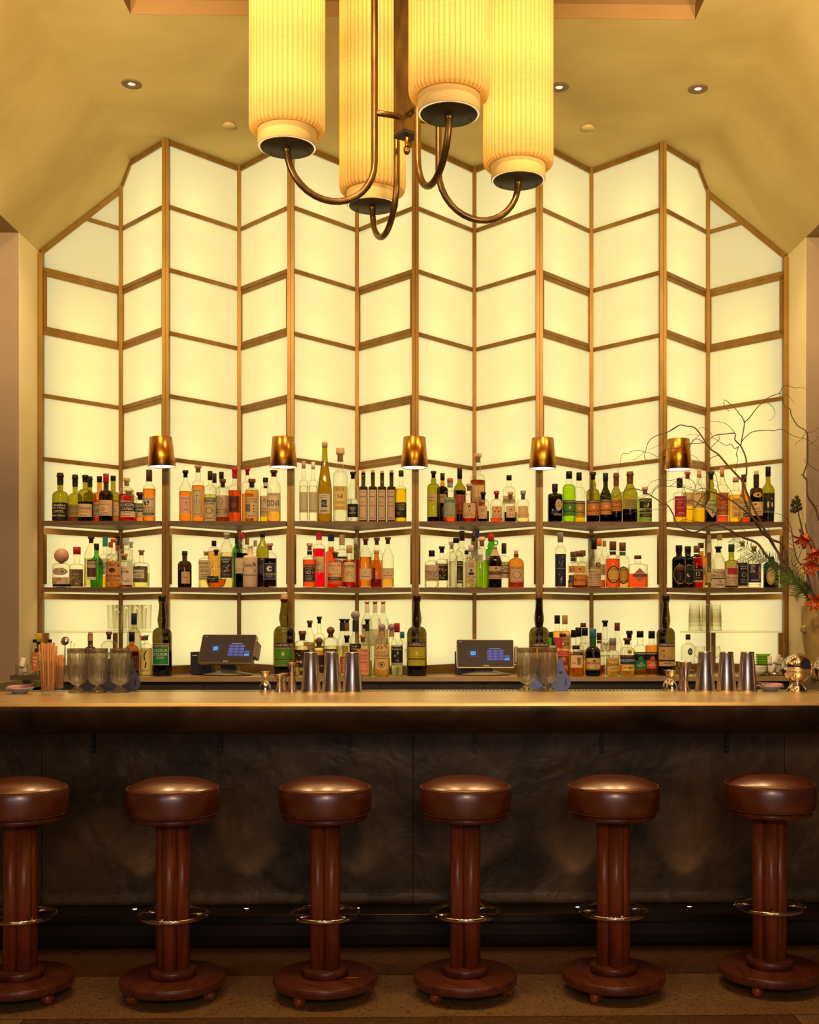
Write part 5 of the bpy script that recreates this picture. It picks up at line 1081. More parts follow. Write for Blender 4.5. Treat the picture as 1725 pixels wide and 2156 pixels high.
B('C', 1436, 605, 630, 668, 112, 'r', 'tl', 'nv', 700, ('bk', 'c'), 0, [(668, 776, .6, -.3, '17130f', [('E', .5, .5, .48, .48, 'b9924a', 1), ('E', .5, .5, .38, .38, '7a6230', 2), ('E', .5, .5, .33, .33, 'c9ab6a', 3), ('K', 211, .42, .4, .58, .66, ['17130f'], 7)], 'oval')], 'wide teal bottle with a round gold crest', 'L', nk=.30)
# ---------------------------------------------------------------- back counter, left
BIG = dict(nk=.36, name='liqueur_bottle', pri=1)
def chbig(c, top): return CHT(c, c)
B('D', 1052, 75, 108, 330, 144, 'c', 'od', 'dk', 420, ('bk', 'c'), 0, [(338, 362, .8, 0, '5a4c18', [('T', 'CHARTREUSE', .5, .5, .9, '7a6a2c', .95)], 'none'), (385, 524, .84, -.02, 'c9b08a', [('R', .02, .02, .98, .19, '1b1512'), ('T', 'CHARTREUSE', .5, .105, .1, 'e6dcc8', .9), ('R', .03, .2, .97, .97, '1f7a48'), ('T', 'LIQUEUR', .5, .33, .13, 'd8cbb0', .86), ('T', "D'ELIXIR", .5, .5, .13, 'd8cbb0', .86), ('T', '2005', .5, .66, .1, 'b9c7a0', .5), ('K', 221, .05, .6, .95, .94, ['2f9a5c', '14603a'], 26)])], 'giant green-labelled liqueur bottle beside the glasses', 'K', Y=6.65, **BIG)
B('E', 181, 65, 96, 325, 140, 'c', 'od', 'dk', 420, ('pk', 'n'), 0, [(335, 357, .8, 0, '5a4c18', [('T', 'CHARTREUSE', .5, .5, .9, '7a6a2c', .95)], 'none'), (380, 532, .92, 0, 'b58a4a', CHT('4a8a24', '4a8a24'))], 'giant green-labelled bottle with a bare cork', 'K', Y=6.65, **BIG)
B('E', 1041, 75, 105, 325, 138, 'c', 'od', 'dk', 420, ('bk', 'c'), 0, [(335, 357, .8, 0, '5a4c18', [('T', 'CHARTREUSE', .5, .5, .9, '7a6a2c', .95)], 'none'), (375, 530, .88, 0, 'b58a4a', CHT('b0a624', 'b0a624'))], 'giant yellow-labelled bottle left of the right terminal', 'K', Y=6.65, **BIG)
B('F', 148, 44, 78, 285, 123, 'c', 'od', 'dk', 420, ('br', 'n'), 0, [(292, 312, .8, 0, '5a4c18', [('T', 'CHARTREUSE', .5, .5, .9, '7a6a2c', .95)], 'none'), (328, 460, .86, 0, 'b58a4a', CHT('c0702a', 'c0702a'))], 'giant bottle with orange label behind the ribbed goblets', 'K', Y=6.65, **BIG)
B('F', 862, 65, 92, 285, 120, 'c', 'od', 'dk', 380, ('bk', 'c'), 0, [(292, 312, .8, 0, '5a4c18', [('T', 'CHARTREUSE', .5, .5, .9, '7a6a2c', .95)], 'none'), (330, 462, .88, 0, 'c49a5c', [('R', 0, 0, 1, .17, '1b1512'), ('T', 'CHARTREUSE', .5, .085, .1, 'e6cfae', .9), ('F', '8a6a3a', .0, .02), ('K', 231, .1, .25, .3, .62, ['8a6a44'], 7), SM(.58, .66, 1, '8a6a44'), ('R', 0, .72, 1, .79, '2a1d14'), SM(.83, .93, 1, INK, .5)])], 'giant tan-labelled bottle right of the whiskies', 'K', Y=6.65, **BIG)
B('D', 586, 310, 325, 430, 76, 'r', 'dk', 'dk', 480, ('ck', 'n'), 0, [], 'dark corked bottle behind the left goblets', 'K', band=('b58a70', 328, 366), nk=.42)
B('D', 707, 308, 345, 410, 104, 'r', 'cl', 'wa', 440, ('br', 'k'), 0, [], 'clear round-shouldered bottle, brown stopper, behind goblets', 'K', nk=.28)
B('D', 870, 188, 262, 330, 92, 's', 'fr', 'py', 330, ('nv', 'p'), 1, [(430, 580, .9, .1, 'd9c28c', [('K', 241, .3, .02, .7, .12, [INK], 5, .6), SM(.5, .9, 4)])], 'pale frosted bottle with navy foil', 'K', nk=.36, Y=6.56)
B('D', 855, 310, 372, 430, 92, 'r', 'am', 'rd', 440, ('bk', 'p'), 0, [(465, 560, .93, 0, '3a1d14', [('V', '9a4a2a', [[(.1, .1), (.3, .5), (.1, .9)], [(.3, .1), (.5, .5), (.3, .9)], [(.5, .1), (.7, .5), (.5, .9)], [(.7, .1), (.9, .5), (.7, .9)], [(.3, .1), (.1, .5), (.3, .9)], [(.9, .1), (.7, .5), (.9, .9)]], .04), ('F', '9a4a2a', .02, .02)])], 'red-brown bottle with a lattice label', 'K', nk=.36)
B('D', 926, 334, 352, 440, 66, 'f', 'cl', 'wa', 500, ('or', 'k'), 2, [], 'small orange-stoppered clear bottle, back row', 'K', nk=.5)
B('D', 950, 330, 350, 412, 74, 'r', 'cl', 'py', 415, ('gy', 'k'), 1, [(418, 585, .9, 0, 'd6bd74', [('V', '2a2416', [[(.62, .08), (.4, .25), (.45, .4), (.6, .55), (.5, .75)]], .12), ('V', '2a2416', [[(.3, .2), (.7, .05)], [(.35, .15), (.5, .02)]], .03), ('T', 'SEEDLIP', .5, .85, .07, '5a4a2a', .8)])], 'clear bottle with a curved hare-and-leaf drawing', 'K', nk=.3)
B('D', 226, 358, 378, 440, 60, 's', 'cl', 'wa', 500, ('bk', 'c'), 0, [(440, 560, .6, .3, 'c86a3a', [SM(.2, .8, 3, 'd9c9a8')])], 'small black-capped bottle behind the straws', 'K', nk=.4, name='bitters_bottle', Y=6.45)
B('D', 254, 318, 372, 430, 60, 'r', 'bk', None, 0, ('ye', 'c'), 1, [(440, 560, .9, 0, 'cfc0a0', [SM(.1, .9, 5)])], 'dark bitters bottle with a yellow cap', 'K', nk=.5, name='bitters_bottle', Y=6.52)
B('D', 323, 358, 384, 430, 50, 'r', 'dk', 'dk', 460, ('bk', 'c'), 0, [], 'dark bottle peeping between the two straw glasses', 'K', nk=.5, name='bitters_bottle', Y=6.58)
# ---------------------------------------------------------------- back counter, tequilas
B('E', 298, 302, 350, 398, 98, 'r', 'cl', 'py', 400, ('br', 'k'), 0, [(425, 540, .95, 0, '2a1c18', [('R', 0, 0, 1, .14, '1a1210'), ('T', 'MEZCAL', .66, .07, .09, 'c8342c', .4), ('K', 251, .02, .2, .98, .98, ['c9a27a', '8a5a3a'], 26, 1.2)])], 'clear bottle with a black and red patterned label', 'K', band=('2a1a14', 332, 350), nk=.38)
B('E', 346, 235, 268, 365, 82, 's', 'cl', 'py', 380, ('br', 'k'), 2, [(375, 440, .9, 0, 'c89a84', [SM(.2, .8, 2)])], 'clear bottle with pinkish label and brown stopper, back row', 'K', nk=.36)
B('E', 408, 210, 242, 345, 74, 'r', 'cl', 'py', 360, ('bk', 'k'), 2, [], 'clear slim-necked bottle with a black stopper, back row', 'K', nk=.34)
B('E', 407, 345, 392, 428, 78, 'r', 'cl', 'am', 430, ('br', 'b'), 0, [(460, 575, .9, 0, '2c1a16', [('T', '7', .3, .25, .3, CRM, .3), ('T', 'LEGUAS', .5, .6, .1, 'c9a27a', .8)])], 'small bottle with a wooden ball stopper and 7', 'K', band=('3a2018', 396, 412), nk=.42)
B('E', 482, 275, 325, 385, 104, 'r', 'cl', 'py', 400, ('br', 'b'), 1, [(420, 450, .8, 0, '3a2a20', [SM(.3, .7, 1, CRM)])], 'round clear bottle with a large wooden ball stopper', 'K', band=('4a2c1c', 332, 346), nk=.32)
B('E', 558, 225, 245, 380, 78, 's', 'cl', 'py', 400, ('bk', 'k'), 1, [], 'black-stoppered bottle with a black neck medallion', 'K', band=('2a2420', 250, 304), nk=.42)
B('E', 588, 226, 245, 390, 66, 's', 'cl', 'py', 400, ('bk', 'k'), 2, [], 'bottle with an orange neck medallion, back row', 'K', band=('b0683a', 250, 304), nk=.42)
B('E', 587, 332, 366, 425, 96, 'r', 'cl', 'wa', 470, ('bk', 'k'), 0, [(470, 580, .8, .0, 'c0503a', [SM(.1, .9, 5, 'e0c0a0')])], 'clear round bottle with red label and black cork', 'K', nk=.3)
B('E', 642, 172, 228, 370, 78, 's', 'cl', 'py', 390, ('gy', 'b'), 1, [(385, 440, .9, 0, '241d18', [SM(.2, .8, 2, 'c9b090')])], 'bottle with a clear dome on its stopper', 'K', band=('2c2620', 236, 308), nk=.46)
for i, (x, d) in enumerate(((718, 'left'), (770, 'middle'), (822, 'right'))):
    B('E', x, 110, 128, 255, 76, 's', 'cl', 'wa', 225, ('ck', 'k'), 2, [(290, 400, .8, 0, 'd0c494', [('K', 261 + i, .3, .2, .7, .7, ['6a6244'], 9, .8)])], '%s of three tall clear long-necked tequilas' % d, 'K', band=('cdbfa6', 130, 186), nk=.36)
B('E', 704, 262, 285, 375, 74, 'r', 'cl', 'py', 390, ('br', 'k'), 2, [], 'clear bottle with skull-printed neck', 'K', band=('b08a6a', 288, 316), nk=.44)
B('E', 719, 226, 252, 400, 64, 's', 'cl', 'py', 400, ('bk', 'k'), 2, [], 'slim bottle with a black stopper and dark neck label', 'K', band=('2a2420', 256, 304), nk=.4)
B('E', 690, 328, 362, 405, 98, 'r', 'cl', 'wa', 430, ('ck', 'k'), 0, [(418, 580, .8, .1, 'd78a66', [('T', 'TORAL', .6, .08, .06, INK, .5), ('T', 'ESPINA', .5, .27, .09, 'b0382a', .7), ('T', 'ROJA', .5, .4, .09, 'b0382a', .5), SM(.5, .6, 1, 'b0382a'), SM(.85, .92, 1, 'b0382a')])], 'round bottle with a salmon-pink label', 'K', nk=.3)
FORT = [('F', '6a4426', .0, .015), ('K', 271, .12, .06, .88, .2, ['5a3a20'], 16, .7), ('T', 'FORTALEZA', .5, .45, .08, '3a2414', .86), SM(.28, .38, 2), ('C', .5, .8, .22, '5a3a20'), ('C', .5, .8, .17, 'd6ae72', 2), ('C', .5, .8, .11, '6a4426', 3), SM(.52, .6, 1)]
B('E', 814, 255, 300, 390, 107, 'r', 'cl', 'am', 480, ('gy', 'b'), 0, [(386, 556, .86, 0, 'd6ae72', FORT, 'arch')], 'amber tequila, pinecone stopper, arched tan label', 'K', band=('b58a5a', 305, 342), nk=.38)
B('E', 877, 255, 300, 375, 74, 'r', 'cl', 'py', 400, ('gy', 'b'), 2, [], 'clear bottle with a pinecone stopper, back row', 'K', band=('b58a5a', 305, 342), nk=.42)
B('E', 912, 252, 312, 385, 78, 's', 'cl', 'wa', 395, ('rd', 'p'), 0, [(405, 530, .92, 0, '1c1917', [('K', 281, .3, .2, .72, .74, ['c9bfa8'], 12, .8), ('T', 'Excelente', .5, .12, .1, 'c9bfa8', .8), ('R', 0, .84, 1, 1, 'b9a98a'), ('T', 'TAPATIO', .5, .92, .1, INK, .85)])], 'clear bottle with red cap and black dancer label', 'K', nk=.42)
B('E', 946, 308, 350, 390, 64, 's', 'cl', 'wa', 420, ('cy', 'c'), 2, [], 'clear bottle with a blue cap tucked behind', 'K', nk=.4)
# ---------------------------------------------------------------- back counter, whiskies
B('F', 217, 268, 300, 345, 52, 's', 'gr', 'gn', 350, ('dg', 'p'), 1, [(345, 400, .9, 0, 'cfc69a', [SM(.2, .8, 2)])], 'slim green bottle beside the orange giant', 'K', nk=.42)
B('F', 250, 175, 222, 285, 68, 'r', 'cl', 'am', 225, ('bk', 'p'), 2, [(300, 360, .95, 0, 'c8343c', [])], 'whisky with a red label and black cap, back row', 'K', nk=.42)
B('F', 293, 175, 225, 285, 68, 'r', 'cl', 'am', 225, ('ck', 'p'), 2, [(285, 365, .93, 0, 'cf9a4e', [('T', '山', .62, .25, .3, INK, .4), ('T', '崎', .62, .65, .34, INK, .42)])], 'whisky with an orange kanji label, back row', 'K', nk=.42)
B('F', 282, 278, 296, 375, 66, 's', 'cl', 'rd', 375, ('db', 'c'), 0, [(375, 400, .95, 0, 'b83a3a', [SM(.4, .6, 1, 'e0b0a0')]), (402, 500, .93, 0, '7c1f1c', [('T', '余', .5, .2, .3, 'd0a83a', .5), ('T', '市', .7, .68, .3, 'd0a83a', .4)])], 'dark red whisky with gold kanji', 'K', nk=.5, sq=1)
B('F', 342, 258, 300, 370, 56, 'r', 'cl', 'am', 380, ('bk', 'p'), 2, [], 'small-necked whisky behind the square bottle', 'K', nk=.46)
B('F', 356, 345, 366, 388, 74, 'q', 'cl', 'am', 395, ('db', 'c'), 0, [(400, 470, .88, 0, 'd8ae78', [('T', '響', .68, .45, .62, '1c1510', .34), ('T', 'HIBIKI', .26, .62, .1, '3a2a1c', .36)])], 'faceted square whisky with black kanji on cream', 'K', nk=.5)
B('F', 370, 243, 296, 360, 62, 'r', 'cl', 'py', 380, ('bk', 'p'), 1, [], 'clear bottle with tall black cap, left of pair', 'K', nk=.5)
B('F', 397, 218, 242, 350, 58, 'r', 'cl', 'am', 380, ('br', 'c'), 2, [], 'brown-capped bottle highest behind the pair', 'K', nk=.5)
B('F', 406, 245, 290, 345, 62, 'r', 'cl', 'py', 380, ('bk', 'p'), 1, [(370, 430, .9, 0, 'd0b888', [SM(.2, .8, 3)])], 'clear bottle with tall black cap, right of pair', 'K', nk=.5)
B('F', 452, 250, 300, 382, 84, 'r', 'dk', 'dk', 385, ('cy', 'p'), 0, [(415, 484, .96, 0, 'd2ac70', [('F', '8a6a3a', .0, .015), ('K', 291, .42, .1, .58, .25, [INK], 4), ('T', 'REDBREAST', .5, .42, .17, INK, .8), ('T', '15', .56, .72, .16, INK, .18), ('R', 0, .88, 1, .96, '3a3a22')])], 'dark whiskey with green glass neck and cream label', 'K', band=('1f5a2a', 302, 350), nk=.38)
B('F', 487, 273, 315, 400, 62, 's', 'cl', 'ro', 400, ('db', 'c'), 1, [], 'red-amber whisky with a dark cap', 'K', band=('5a4632', 318, 334), nk=.4)
B('F', 520, 204, 228, 330, 60, 'r', 'cl', 'wa', 400, ('bk', 'k'), 2, [(325, 380, .9, 0, 'd8cfa0', [('V', '4a3a24', [[(.3, .1), (.5, .4), (.7, .1)], [(.4, .2), (.3, .3)], [(.6, .2), (.7, .3)], [(.5, .4), (.5, .8)]], .06)])], 'clear bottle with a stag mark', 'K', nk=.46)
B('F', 588, 217, 262, 345, 62, 's', 'cl', 'wa', 400, ('br', 'p'), 2, [], 'clear bottle with brown cap, right of the stag', 'K', nk=.44)
B('F', 563, 303, 342, 395, 74, 'r', 'cl', 'am', 420, ('gy', 'c'), 0, [(412, 490, .93, 0, 'cfa450', [('T', 'Dalwhinnie', .5, .5, .24, '5a3a14', .9), SM(.15, .25, 1), SM(.75, .9, 1)], 'arch')], 'golden whisky with a yellow script label', 'K', band=('a58a62', 342, 372), nk=.46)
B('F', 657, 262, 300, 380, 62, 'r', 'cl', 'py', 400, ('bk', 'k'), 2, [], 'clear bottle with black-topped cork, behind navy label', 'K', nk=.46)
B('F', 645, 303, 328, 382, 84, 'r', 'cl', 'am', 400, ('br', 'k'), 0, [(408, 450, .95, 0, '262f58', [('T', 'KILCHOMAN', .5, .5, .36, 'dcd2c0', .94)]), (455, 488, .85, .05, 'd8b25e', [('C', .6, .5, .1, '8a6a2a'), SM(.3, .6, 1)]), (365, 395, .35, .15, 'c9a050', [('C', .5, .5, .3, '8a6a2a')], 'oval')], 'amber whisky with navy and yellow labels', 'K', nk=.42)
SPR = lambda c: [('R', 0, 0, 1, .5, '1a1512'), ('T', 'SPRINGBANK', .5, .1, .09, 'dcd2c0', .88), ('C', .5, .4, .24, '1a1512', 2), ('C', .5, .4, .19, c, 3), ('T', 'S', .5, .4, .2, '12100e', .2), ('T', '18', .5, .66, .09, 'dcd2c0', .2), SM(.74, .86, 2, 'dcd2c0')]
B('F', 717, 263, 300, 365, 74, 'r', 'cl', 'am', 480, ('bk', 'c'), 0, [(382, 476, .95, 0, '1f7a3c', SPR('2a8a48'))], 'clear bottle with a green and black label', 'K', nk=.46)
B('F', 782, 263, 305, 358, 70, 'r', 'cl', 'or', 345, ('bk', 'p'), 0, [(382, 474, .95, 0, 'd8603a', SPR('d8603a'))], 'orange whisky with an orange and black label', 'K', nk=.46)
B('F', 987, 282, 312, 365, 78, 'r', 'cl', 'wa', 480, ('db', 'c'), 1, [(360, 400, .36, .1, '274a5a', [('C', .5, .5, .26, 'c9b26a'), ('C', .5, .5, .14, '274a5a', 2)], 'oval')], 'clear bottle with blue medallion behind the right shakers', 'K', nk=.3)
for q in (-1, 0, 1, 2):
    for bt in BOT:
        if (-1 if 'pri' in bt['kw'] else bt['row']) == q: place(bt)
for bt in BOT: make_bottle(bt)
# ================================================================== barware on the bar
def bpos(px, py):
    Y = 5.15
    for _ in range(4):
        p = at(px, py, Y); Y = Y * (ZBAR - HC) / (p.z - HC)
    p = at(px, py, Y); p.z = ZBAR
    return p
def cpos(px, Y, z=None): 
    p = at(px, 1420, Y); p.z = ZCT if z is None else z; return p
def glass_solid():
    if 'solid_glass' in MATS: return MATS['solid_glass']
    m, nt, out = newmat('solid_glass')
    g = N(nt, 'BsdfGlass'); g.inputs['Color'].default_value = (1, .985, .94, 1); g.inputs['IOR'].default_value = 1.45; g.inputs['Roughness'].default_value = 0
    t = N(nt, 'BsdfTransparent'); t.inputs[0].default_value = (.97, .94, .86, 1); ms = N(nt, 'MixShader'); ms.inputs[0].default_value = .5
    nt.links.new(g.outputs[0], ms.inputs[1]); nt.links.new(t.outputs[0], ms.inputs[2]); nt.links.new(ms.outputs[0], out.inputs[0]); MATS['solid_glass'] = m
    return m
SOLID = glass_solid()
# ribbed goblets
def goblet():
    mb = MB(); H = .2
    fl = lambda a, z: 1 + (.020 * math.cos(22 * a) if .045 < z < .152 else 0)
    out_ = [(0, .0), (.040, .0), (.0415, .004), (.034, .010), (.020, .018), (.0125, .026), (.013, .033), (.026, .040), (.037, .05), (.0435, .066), (.0452, .09), (.0452, .12), (.0452, .150), (.0445, .156), (.0448, .175), (.0452, H), (.0438, H), (.0428, .175), (.0420, .15), (.0416, .09), (.038, .066), (.028, .050), (0, .046)]
    mb.lathe(out_, seg=88, flute=lambda a, z: fl(a, z))
    return mb.build('ribbed_goblet', SOLID)
g0 = goblet()
gl_ = [(163, 1458, 'ribbed glass goblet beside the orange straws, left one of its trio'), (206, 1458, 'ribbed glass goblet, middle one of the left trio'), (253, 1458, 'ribbed glass goblet, right one of the left trio'), (1109, 1455, 'ribbed glass goblet nearer the right terminal, left of a pair'), (1153, 1455, 'ribbed glass goblet beside the blue-sheened strainer, right of a pair')]
for i, (px, py, lab) in enumerate(gl_):
    o = g0 if i == 0 else g0.copy()
    if i: COL.objects.link(o)
    o.location = bpos(px, py); tag(o, lab, 'glass', 'ribbed goblets on the bar'); o.rotation_euler = (0, 0, i * .4)
# straws in glasses
STRAW = principled('orange_paper_straw', (.86, .41, .14), .6, vary=(40, (.78, .34, .11), 2, (1, 1, .2)))
def straw_glass(px, py, r, h, L, n, lab, tl, grp, sd):
    p = bpos(px, py); rnd = random.Random(sd)
    mb = MB(); mb.lathe([(0, 0), (r * .86, 0), (r * .88, .004), (r * 1.02, h), (r * .96, h), (r * .82, .016), (0, .013)], seg=40)
    o = mb.build('straw_glass', GLASSCLR, None, p); tag(o, lab, 'glass')
    k = 0; pts = []
    ring = [(0, 1), (.36, 6), (.72, 12), (.99, 99)]
    for f, c in ring:
        c = min(c, n - len(pts))
        for i in range(c):
            a = 2 * PI * (i + .5 * (f > .5)) / max(c, 1); pts.append((f * math.cos(a), f * math.sin(a)))
    sr = .0037
    for (u, v) in pts[:n]:
        rb = r * .70; rt = r * 1.12
        zb = .0175; zt = L + rnd.uniform(-.012, .006)
        A = Vector((u * rb, v * rb, zb)); Bp = Vector((u * rt, v * rt, zt))
        d = (Bp - A); mb = MB(); 
        mb.tube([A - A, d * .5, d], sr, 9, caps=False); mb.tube([d, d * .2], sr * .8, 9, caps=False)
        s_ = mb.build('drinking_straw', STRAW, None, p + A)
        tag(s_, tl, 'straw', grp)
straw_glass(101, 1461, .0335, .150, .225, 27, 'tall glass crammed with orange straws, nearer one at left of the bar', 'orange paper drinking straw in the taller bundle at left', 'orange straws in the nearer glass', 1)
straw_glass(125, 1457, .0235, .120, .165, 16, 'smaller glass of orange straws behind the taller one', 'orange paper drinking straw in the shorter bundle behind', 'orange straws in the smaller glass', 2)
# dishes of pink napkins
PORC = principled('white_porcelain', (.80, .74, .68), .22)
def napkin_mat():
    m, nt, out = newmat('pink_paper'); b = N(nt, 'BsdfPrincipled'); nt.links.new(b.outputs[0], out.inputs[0]); b.inputs['Roughness'].default_value = .9
    tc = N(nt, 'TexCoord'); w_ = N(nt, 'TexWave'); w_.inputs['Scale'].default_value = 60; w_.bands_direction = 'DIAGONAL'
    nt.links.new(tc.outputs['Object'], w_.inputs['Vector']); rp = N(nt, 'ValToRGB')
    rp.color_ramp.elements[0].color = (.66, .24, .27, 1); rp.color_ramp.elements[1].color = (.82, .48, .46, 1)
    nt.links.new(w_.outputs['Fac'], rp.inputs[0]); nt.links.new(rp.outputs[0], b.inputs['Base Color'])
    return m
NAP = napkin_mat()
for px, py, sd, side in ((42, 1460, 1, 'left'), (1622, 1455, 2, 'right')):
    p = bpos(px, py); mb = MB()
    mb.lathe([(0, .0), (.030, .0), (.031, .004), (.044, .011), (.060, .024), (.0605, .0255), (.058, .0255), (.042, .014), (.02, .009), (0, .008)], seg=44)
    o = mb.build('napkin_dish', PORC, None, p); tag(o, 'small white porcelain dish holding pink napkins at the %s end of the bar' % side, 'dish', 'napkin dishes')
    mb = MB(); rnd = random.Random(sd)
    nx = 8
    for lay in range(9):
        ang = rnd.uniform(-.2, .2) + (.1 if sd == 1 else -.1); ca, sa = math.cos(ang), math.sin(ang); b = len(mb.v); off = rnd.uniform(-.004, .004)
        for j in range(nx + 1):
            for i in range(nx + 1):
                x = -.047 + .094 * i / nx + off; y = -.036 + .072 * j / nx; z = .0175 + lay * .0019 + .003 * ((x / .05) ** 2) + (.004 * (x / .05) if sd == 1 else -.004 * (x / .05))
                z = max(z, .0125 + lay * .0019)
                mb.v.append((x * ca - y * sa, x * sa + y * ca, z))
        for j in range(nx):
            for i in range(nx): a = b + j * (nx + 1) + i; mb.face((a, a + 1, a + nx + 2, a + nx + 1), 0, True)
        per = [b + i for i in range(nx + 1)] + [b + j * (nx + 1) + nx for j in range(1, nx + 1)] + [b + nx * (nx + 1) + i for i in range(nx - 1, -1, -1)] + [b + j * (nx + 1) for j in range(nx - 1, 0, -1)]
        c0 = len(mb.v); mb.v += [(mb.v[q][0], mb.v[q][1], mb.v[q][2] - .0019) for q in per]; m_ = len(per)
        for q in range(m_): mb.face((c0 + q, c0 + (q + 1) % m_, per[(q + 1) % m_], per[q]), 0)
    o = mb.build('napkin_stack', NAP, None, (p.x, p.y, p.z + .004)); tag(o, 'stack of pink patterned paper napkins in the %s dish' % side, 'napkins', 'napkin stacks', 'stuff')
# flat strainers propped behind the goblets
BLU = principled('blue_sheen_steel', (.125, .13, .19), .3, .8)  # steel tinted blue to stand for the window it reflects
for px, lab in ((186, 'left'), (230, 'middle'), (274, 'right'), (1134, 'left'), (1181, 'right')):
    p = at(px, 1453, 5.30); p.z = ZBAR - .012
    pl = []
    R = .047
    for i in range(37):
        a = math.radians(-60 + (300 * i / 36)) - PI / 2 + math.radians(30); 
    pl = [(R * math.cos(a), .052 + R * math.sin(a)) for a in [math.radians(d) for d in range(-232, 53, 9)]]
    pl += [(.017, .115), (.0135, .125), (.0135, .150), (.010, .158), (.004, .161), (-.004, .161), (-.010, .158), (-.0135, .150), (-.0135, .125), (-.017, .115)]
    mb = MB(); n = len(pl); b = len(mb.v)
    mb.v += [(x, -.0012, z) for x, z in pl] + [(x, .0012, z) for x, z in pl]
    mb.face([b + i for i in range(n)][::-1]); mb.face([b + n + i for i in range(n)])
    for i in range(n): mb.face((b + i, b + (i + 1) % n, b + n + (i + 1) % n, b + n + i))
    hol = [(.012 * math.cos(a), .10 + .012 * math.sin(a) * .9) for a in [PI * i / 10 for i in range(10, 21)]]
    mb.poly([(x, -.0016, z) for x, z in hol], 1)
    mb.poly([(.024 + .003 * math.cos(a), -.0016, .05 + .02 * math.sin(a)) for a in [2 * PI * i / 12 for i in range(12)]], 1)
    for k in range(9):
        a = PI + PI * (k + .5) / 9; mb.poly([(.027 * math.cos(a) + .0022 * math.cos(t), -.0016, .05 + .027 * math.sin(a) + .0022 * math.sin(t)) for t in [2 * PI * i / 8 for i in range(8)]], 1)
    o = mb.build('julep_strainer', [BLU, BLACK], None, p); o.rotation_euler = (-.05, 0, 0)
    tag(o, 'flat blue-sheened steel strainer behind the %s goblet of the %s' % (lab, 'left trio' if px < 600 else 'right pair'), 'strainer', 'strainers behind the goblets')
# jiggers
def bell_jigger():
    mb = MB(); mb.lathe([(0, .001), (.0262, 0), (.0268, .004), (.0265, .018), (.0235, .032), (.015, .045), (.006, .053), (.0042, .058), (.006, .062), (.014, .068), (.020, .079), (.0222, .092), (.0226, .094), (.021, .094), (.018, .080), (.012, .071), (0, .066)], seg=36); return mb.build('bell_jigger', STEEL)
def cone_jigger(nm, H, rb, rt, m, zw):
    mb = MB(); mb.lathe([(0, .001), (rb, 0), (rb, .003), (.0105, zw - .004), (.0112, zw - .003), (.0112, zw + .003), (.0105, zw + .004), (rt, H - .001), (rt, H), (rt - .0012, H), (.009, zw + .006), (0, zw + .004)], seg=36); return mb.build(nm, m)
items = [(bell_jigger, (), [(559, 1457, 'rounded bell-shaped steel jigger, leftmost of the jiggers'), (1415, 1455, 'rounded bell-shaped steel jigger beside the right shakers'), (1408, 1452.5, 'rounded bell-shaped steel jigger half hidden behind its twin at right')], 'bell_jigger'),
         (cone_jigger, ('cone_jigger', .081, .022, .0245, COPPERY, .047), [(589, 1457, 'short copper-toned hourglass jigger, nearer one'), (598, 1453.8, 'short copper-toned hourglass jigger behind its twin')], 'c'),
         (cone_jigger, ('tall_jigger', .134, .0235, .024, COPPERY, .092), [(615, 1457, 'tall copper-toned hourglass jigger beside the left shakers')], 'c'),
         (cone_jigger, ('tall_jigger', .134, .0215, .028, COPPERY, .046), [(1444, 1455, 'tall flared copper-toned jigger beside the right shakers, nearer one'), (1435, 1452.5, 'tall flared copper-toned jigger partly hidden behind its twin')], 'c')]
for fn, ar, pl, _ in items:
    o0 = fn(*ar)
    for i, (px, py, lab) in enumerate(pl):
        o = o0 if i == 0 else o0.copy()
        if i: COL.objects.link(o)
        o.location = bpos(px, py); tag(o, lab, 'jigger', 'jiggers on the bar')
# shaker tins, upside down
mb = MB(); mb.lathe([(0, .001), (.0445, 0), (.0462, .002), (.0462, .006), (.0448, .009), (.0446, .016), (.0440, .018), (.0305, .171), (.031, .174), (.0312, .180), (.0295, .182), (.0285, .180), (0, .1795)], seg=56)
s0 = mb.build('shaker_tin', principled('shaker_steel', (.78, .66, .58), .24, 1.0, vary=(2, (.66, .55, .48), 3, (90, 90, .5))))
for i, (px, py, lab) in enumerate(((655, 1457, 'left shaker of the centre trio, beside the tall jigger'), (699, 1457, 'middle shaker of the centre trio'), (742, 1457, 'right shaker of the centre trio'), (1485, 1455, 'left shaker of the right-hand trio'), (1530, 1455, 'middle shaker of the right-hand trio'), (1574, 1455, 'right shaker of the right-hand trio, beside a napkin dish'))):
    o = s0 if i == 0 else s0.copy()
    if i: COL.objects.link(o)
    o.location = bpos(px, py); tag(o, 'upturned steel ' + lab, 'cocktail shaker', 'upturned shaker tins')
# steel globes on feet
mb = MB(); R = .0685; zc = .104
pr = [(0, .001), (.049, 0), (.0485, .006), (.043, .012), (.042, .018), (.036, .023), (.035, .028), (.026, .034), (.0245, .038), (.024, .044)]
for i in range(1, 13):
    a = -PI / 2 + PI * (.13 + .37 * i / 12); pr.append((R * math.cos(a), zc + R * math.sin(a)))
pr += [(R + .0045, zc + .0005), (R + .0045, zc + .0025), (R, zc + .003)]
for i in range(1, 13):
    a = PI / 2 * i / 12; pr.append((R * math.cos(a) if i < 12 else 0, zc + .003 + R * math.sin(a)))
mb.lathe(pr, seg=64); s0 = mb.build('steel_globe', principled('mirror_steel', (.74, .66, .58), .045, 1.0))
mb = MB(); mb.lathe([(0, .0035), (.0105, .0035), (.0115, 0), (0, 0)][::-1], seg=24, M=Matrix.Rotation(-.55, 4, 'Z') @ Matrix.Translation((0, -R * .895, zc - .031)) @ Matrix.Rotation(PI / 2 + .47, 4, 'X'))
mb.build('badge', principled('badge_steel', (.70, .55, .38), .3, 1.0), s0)
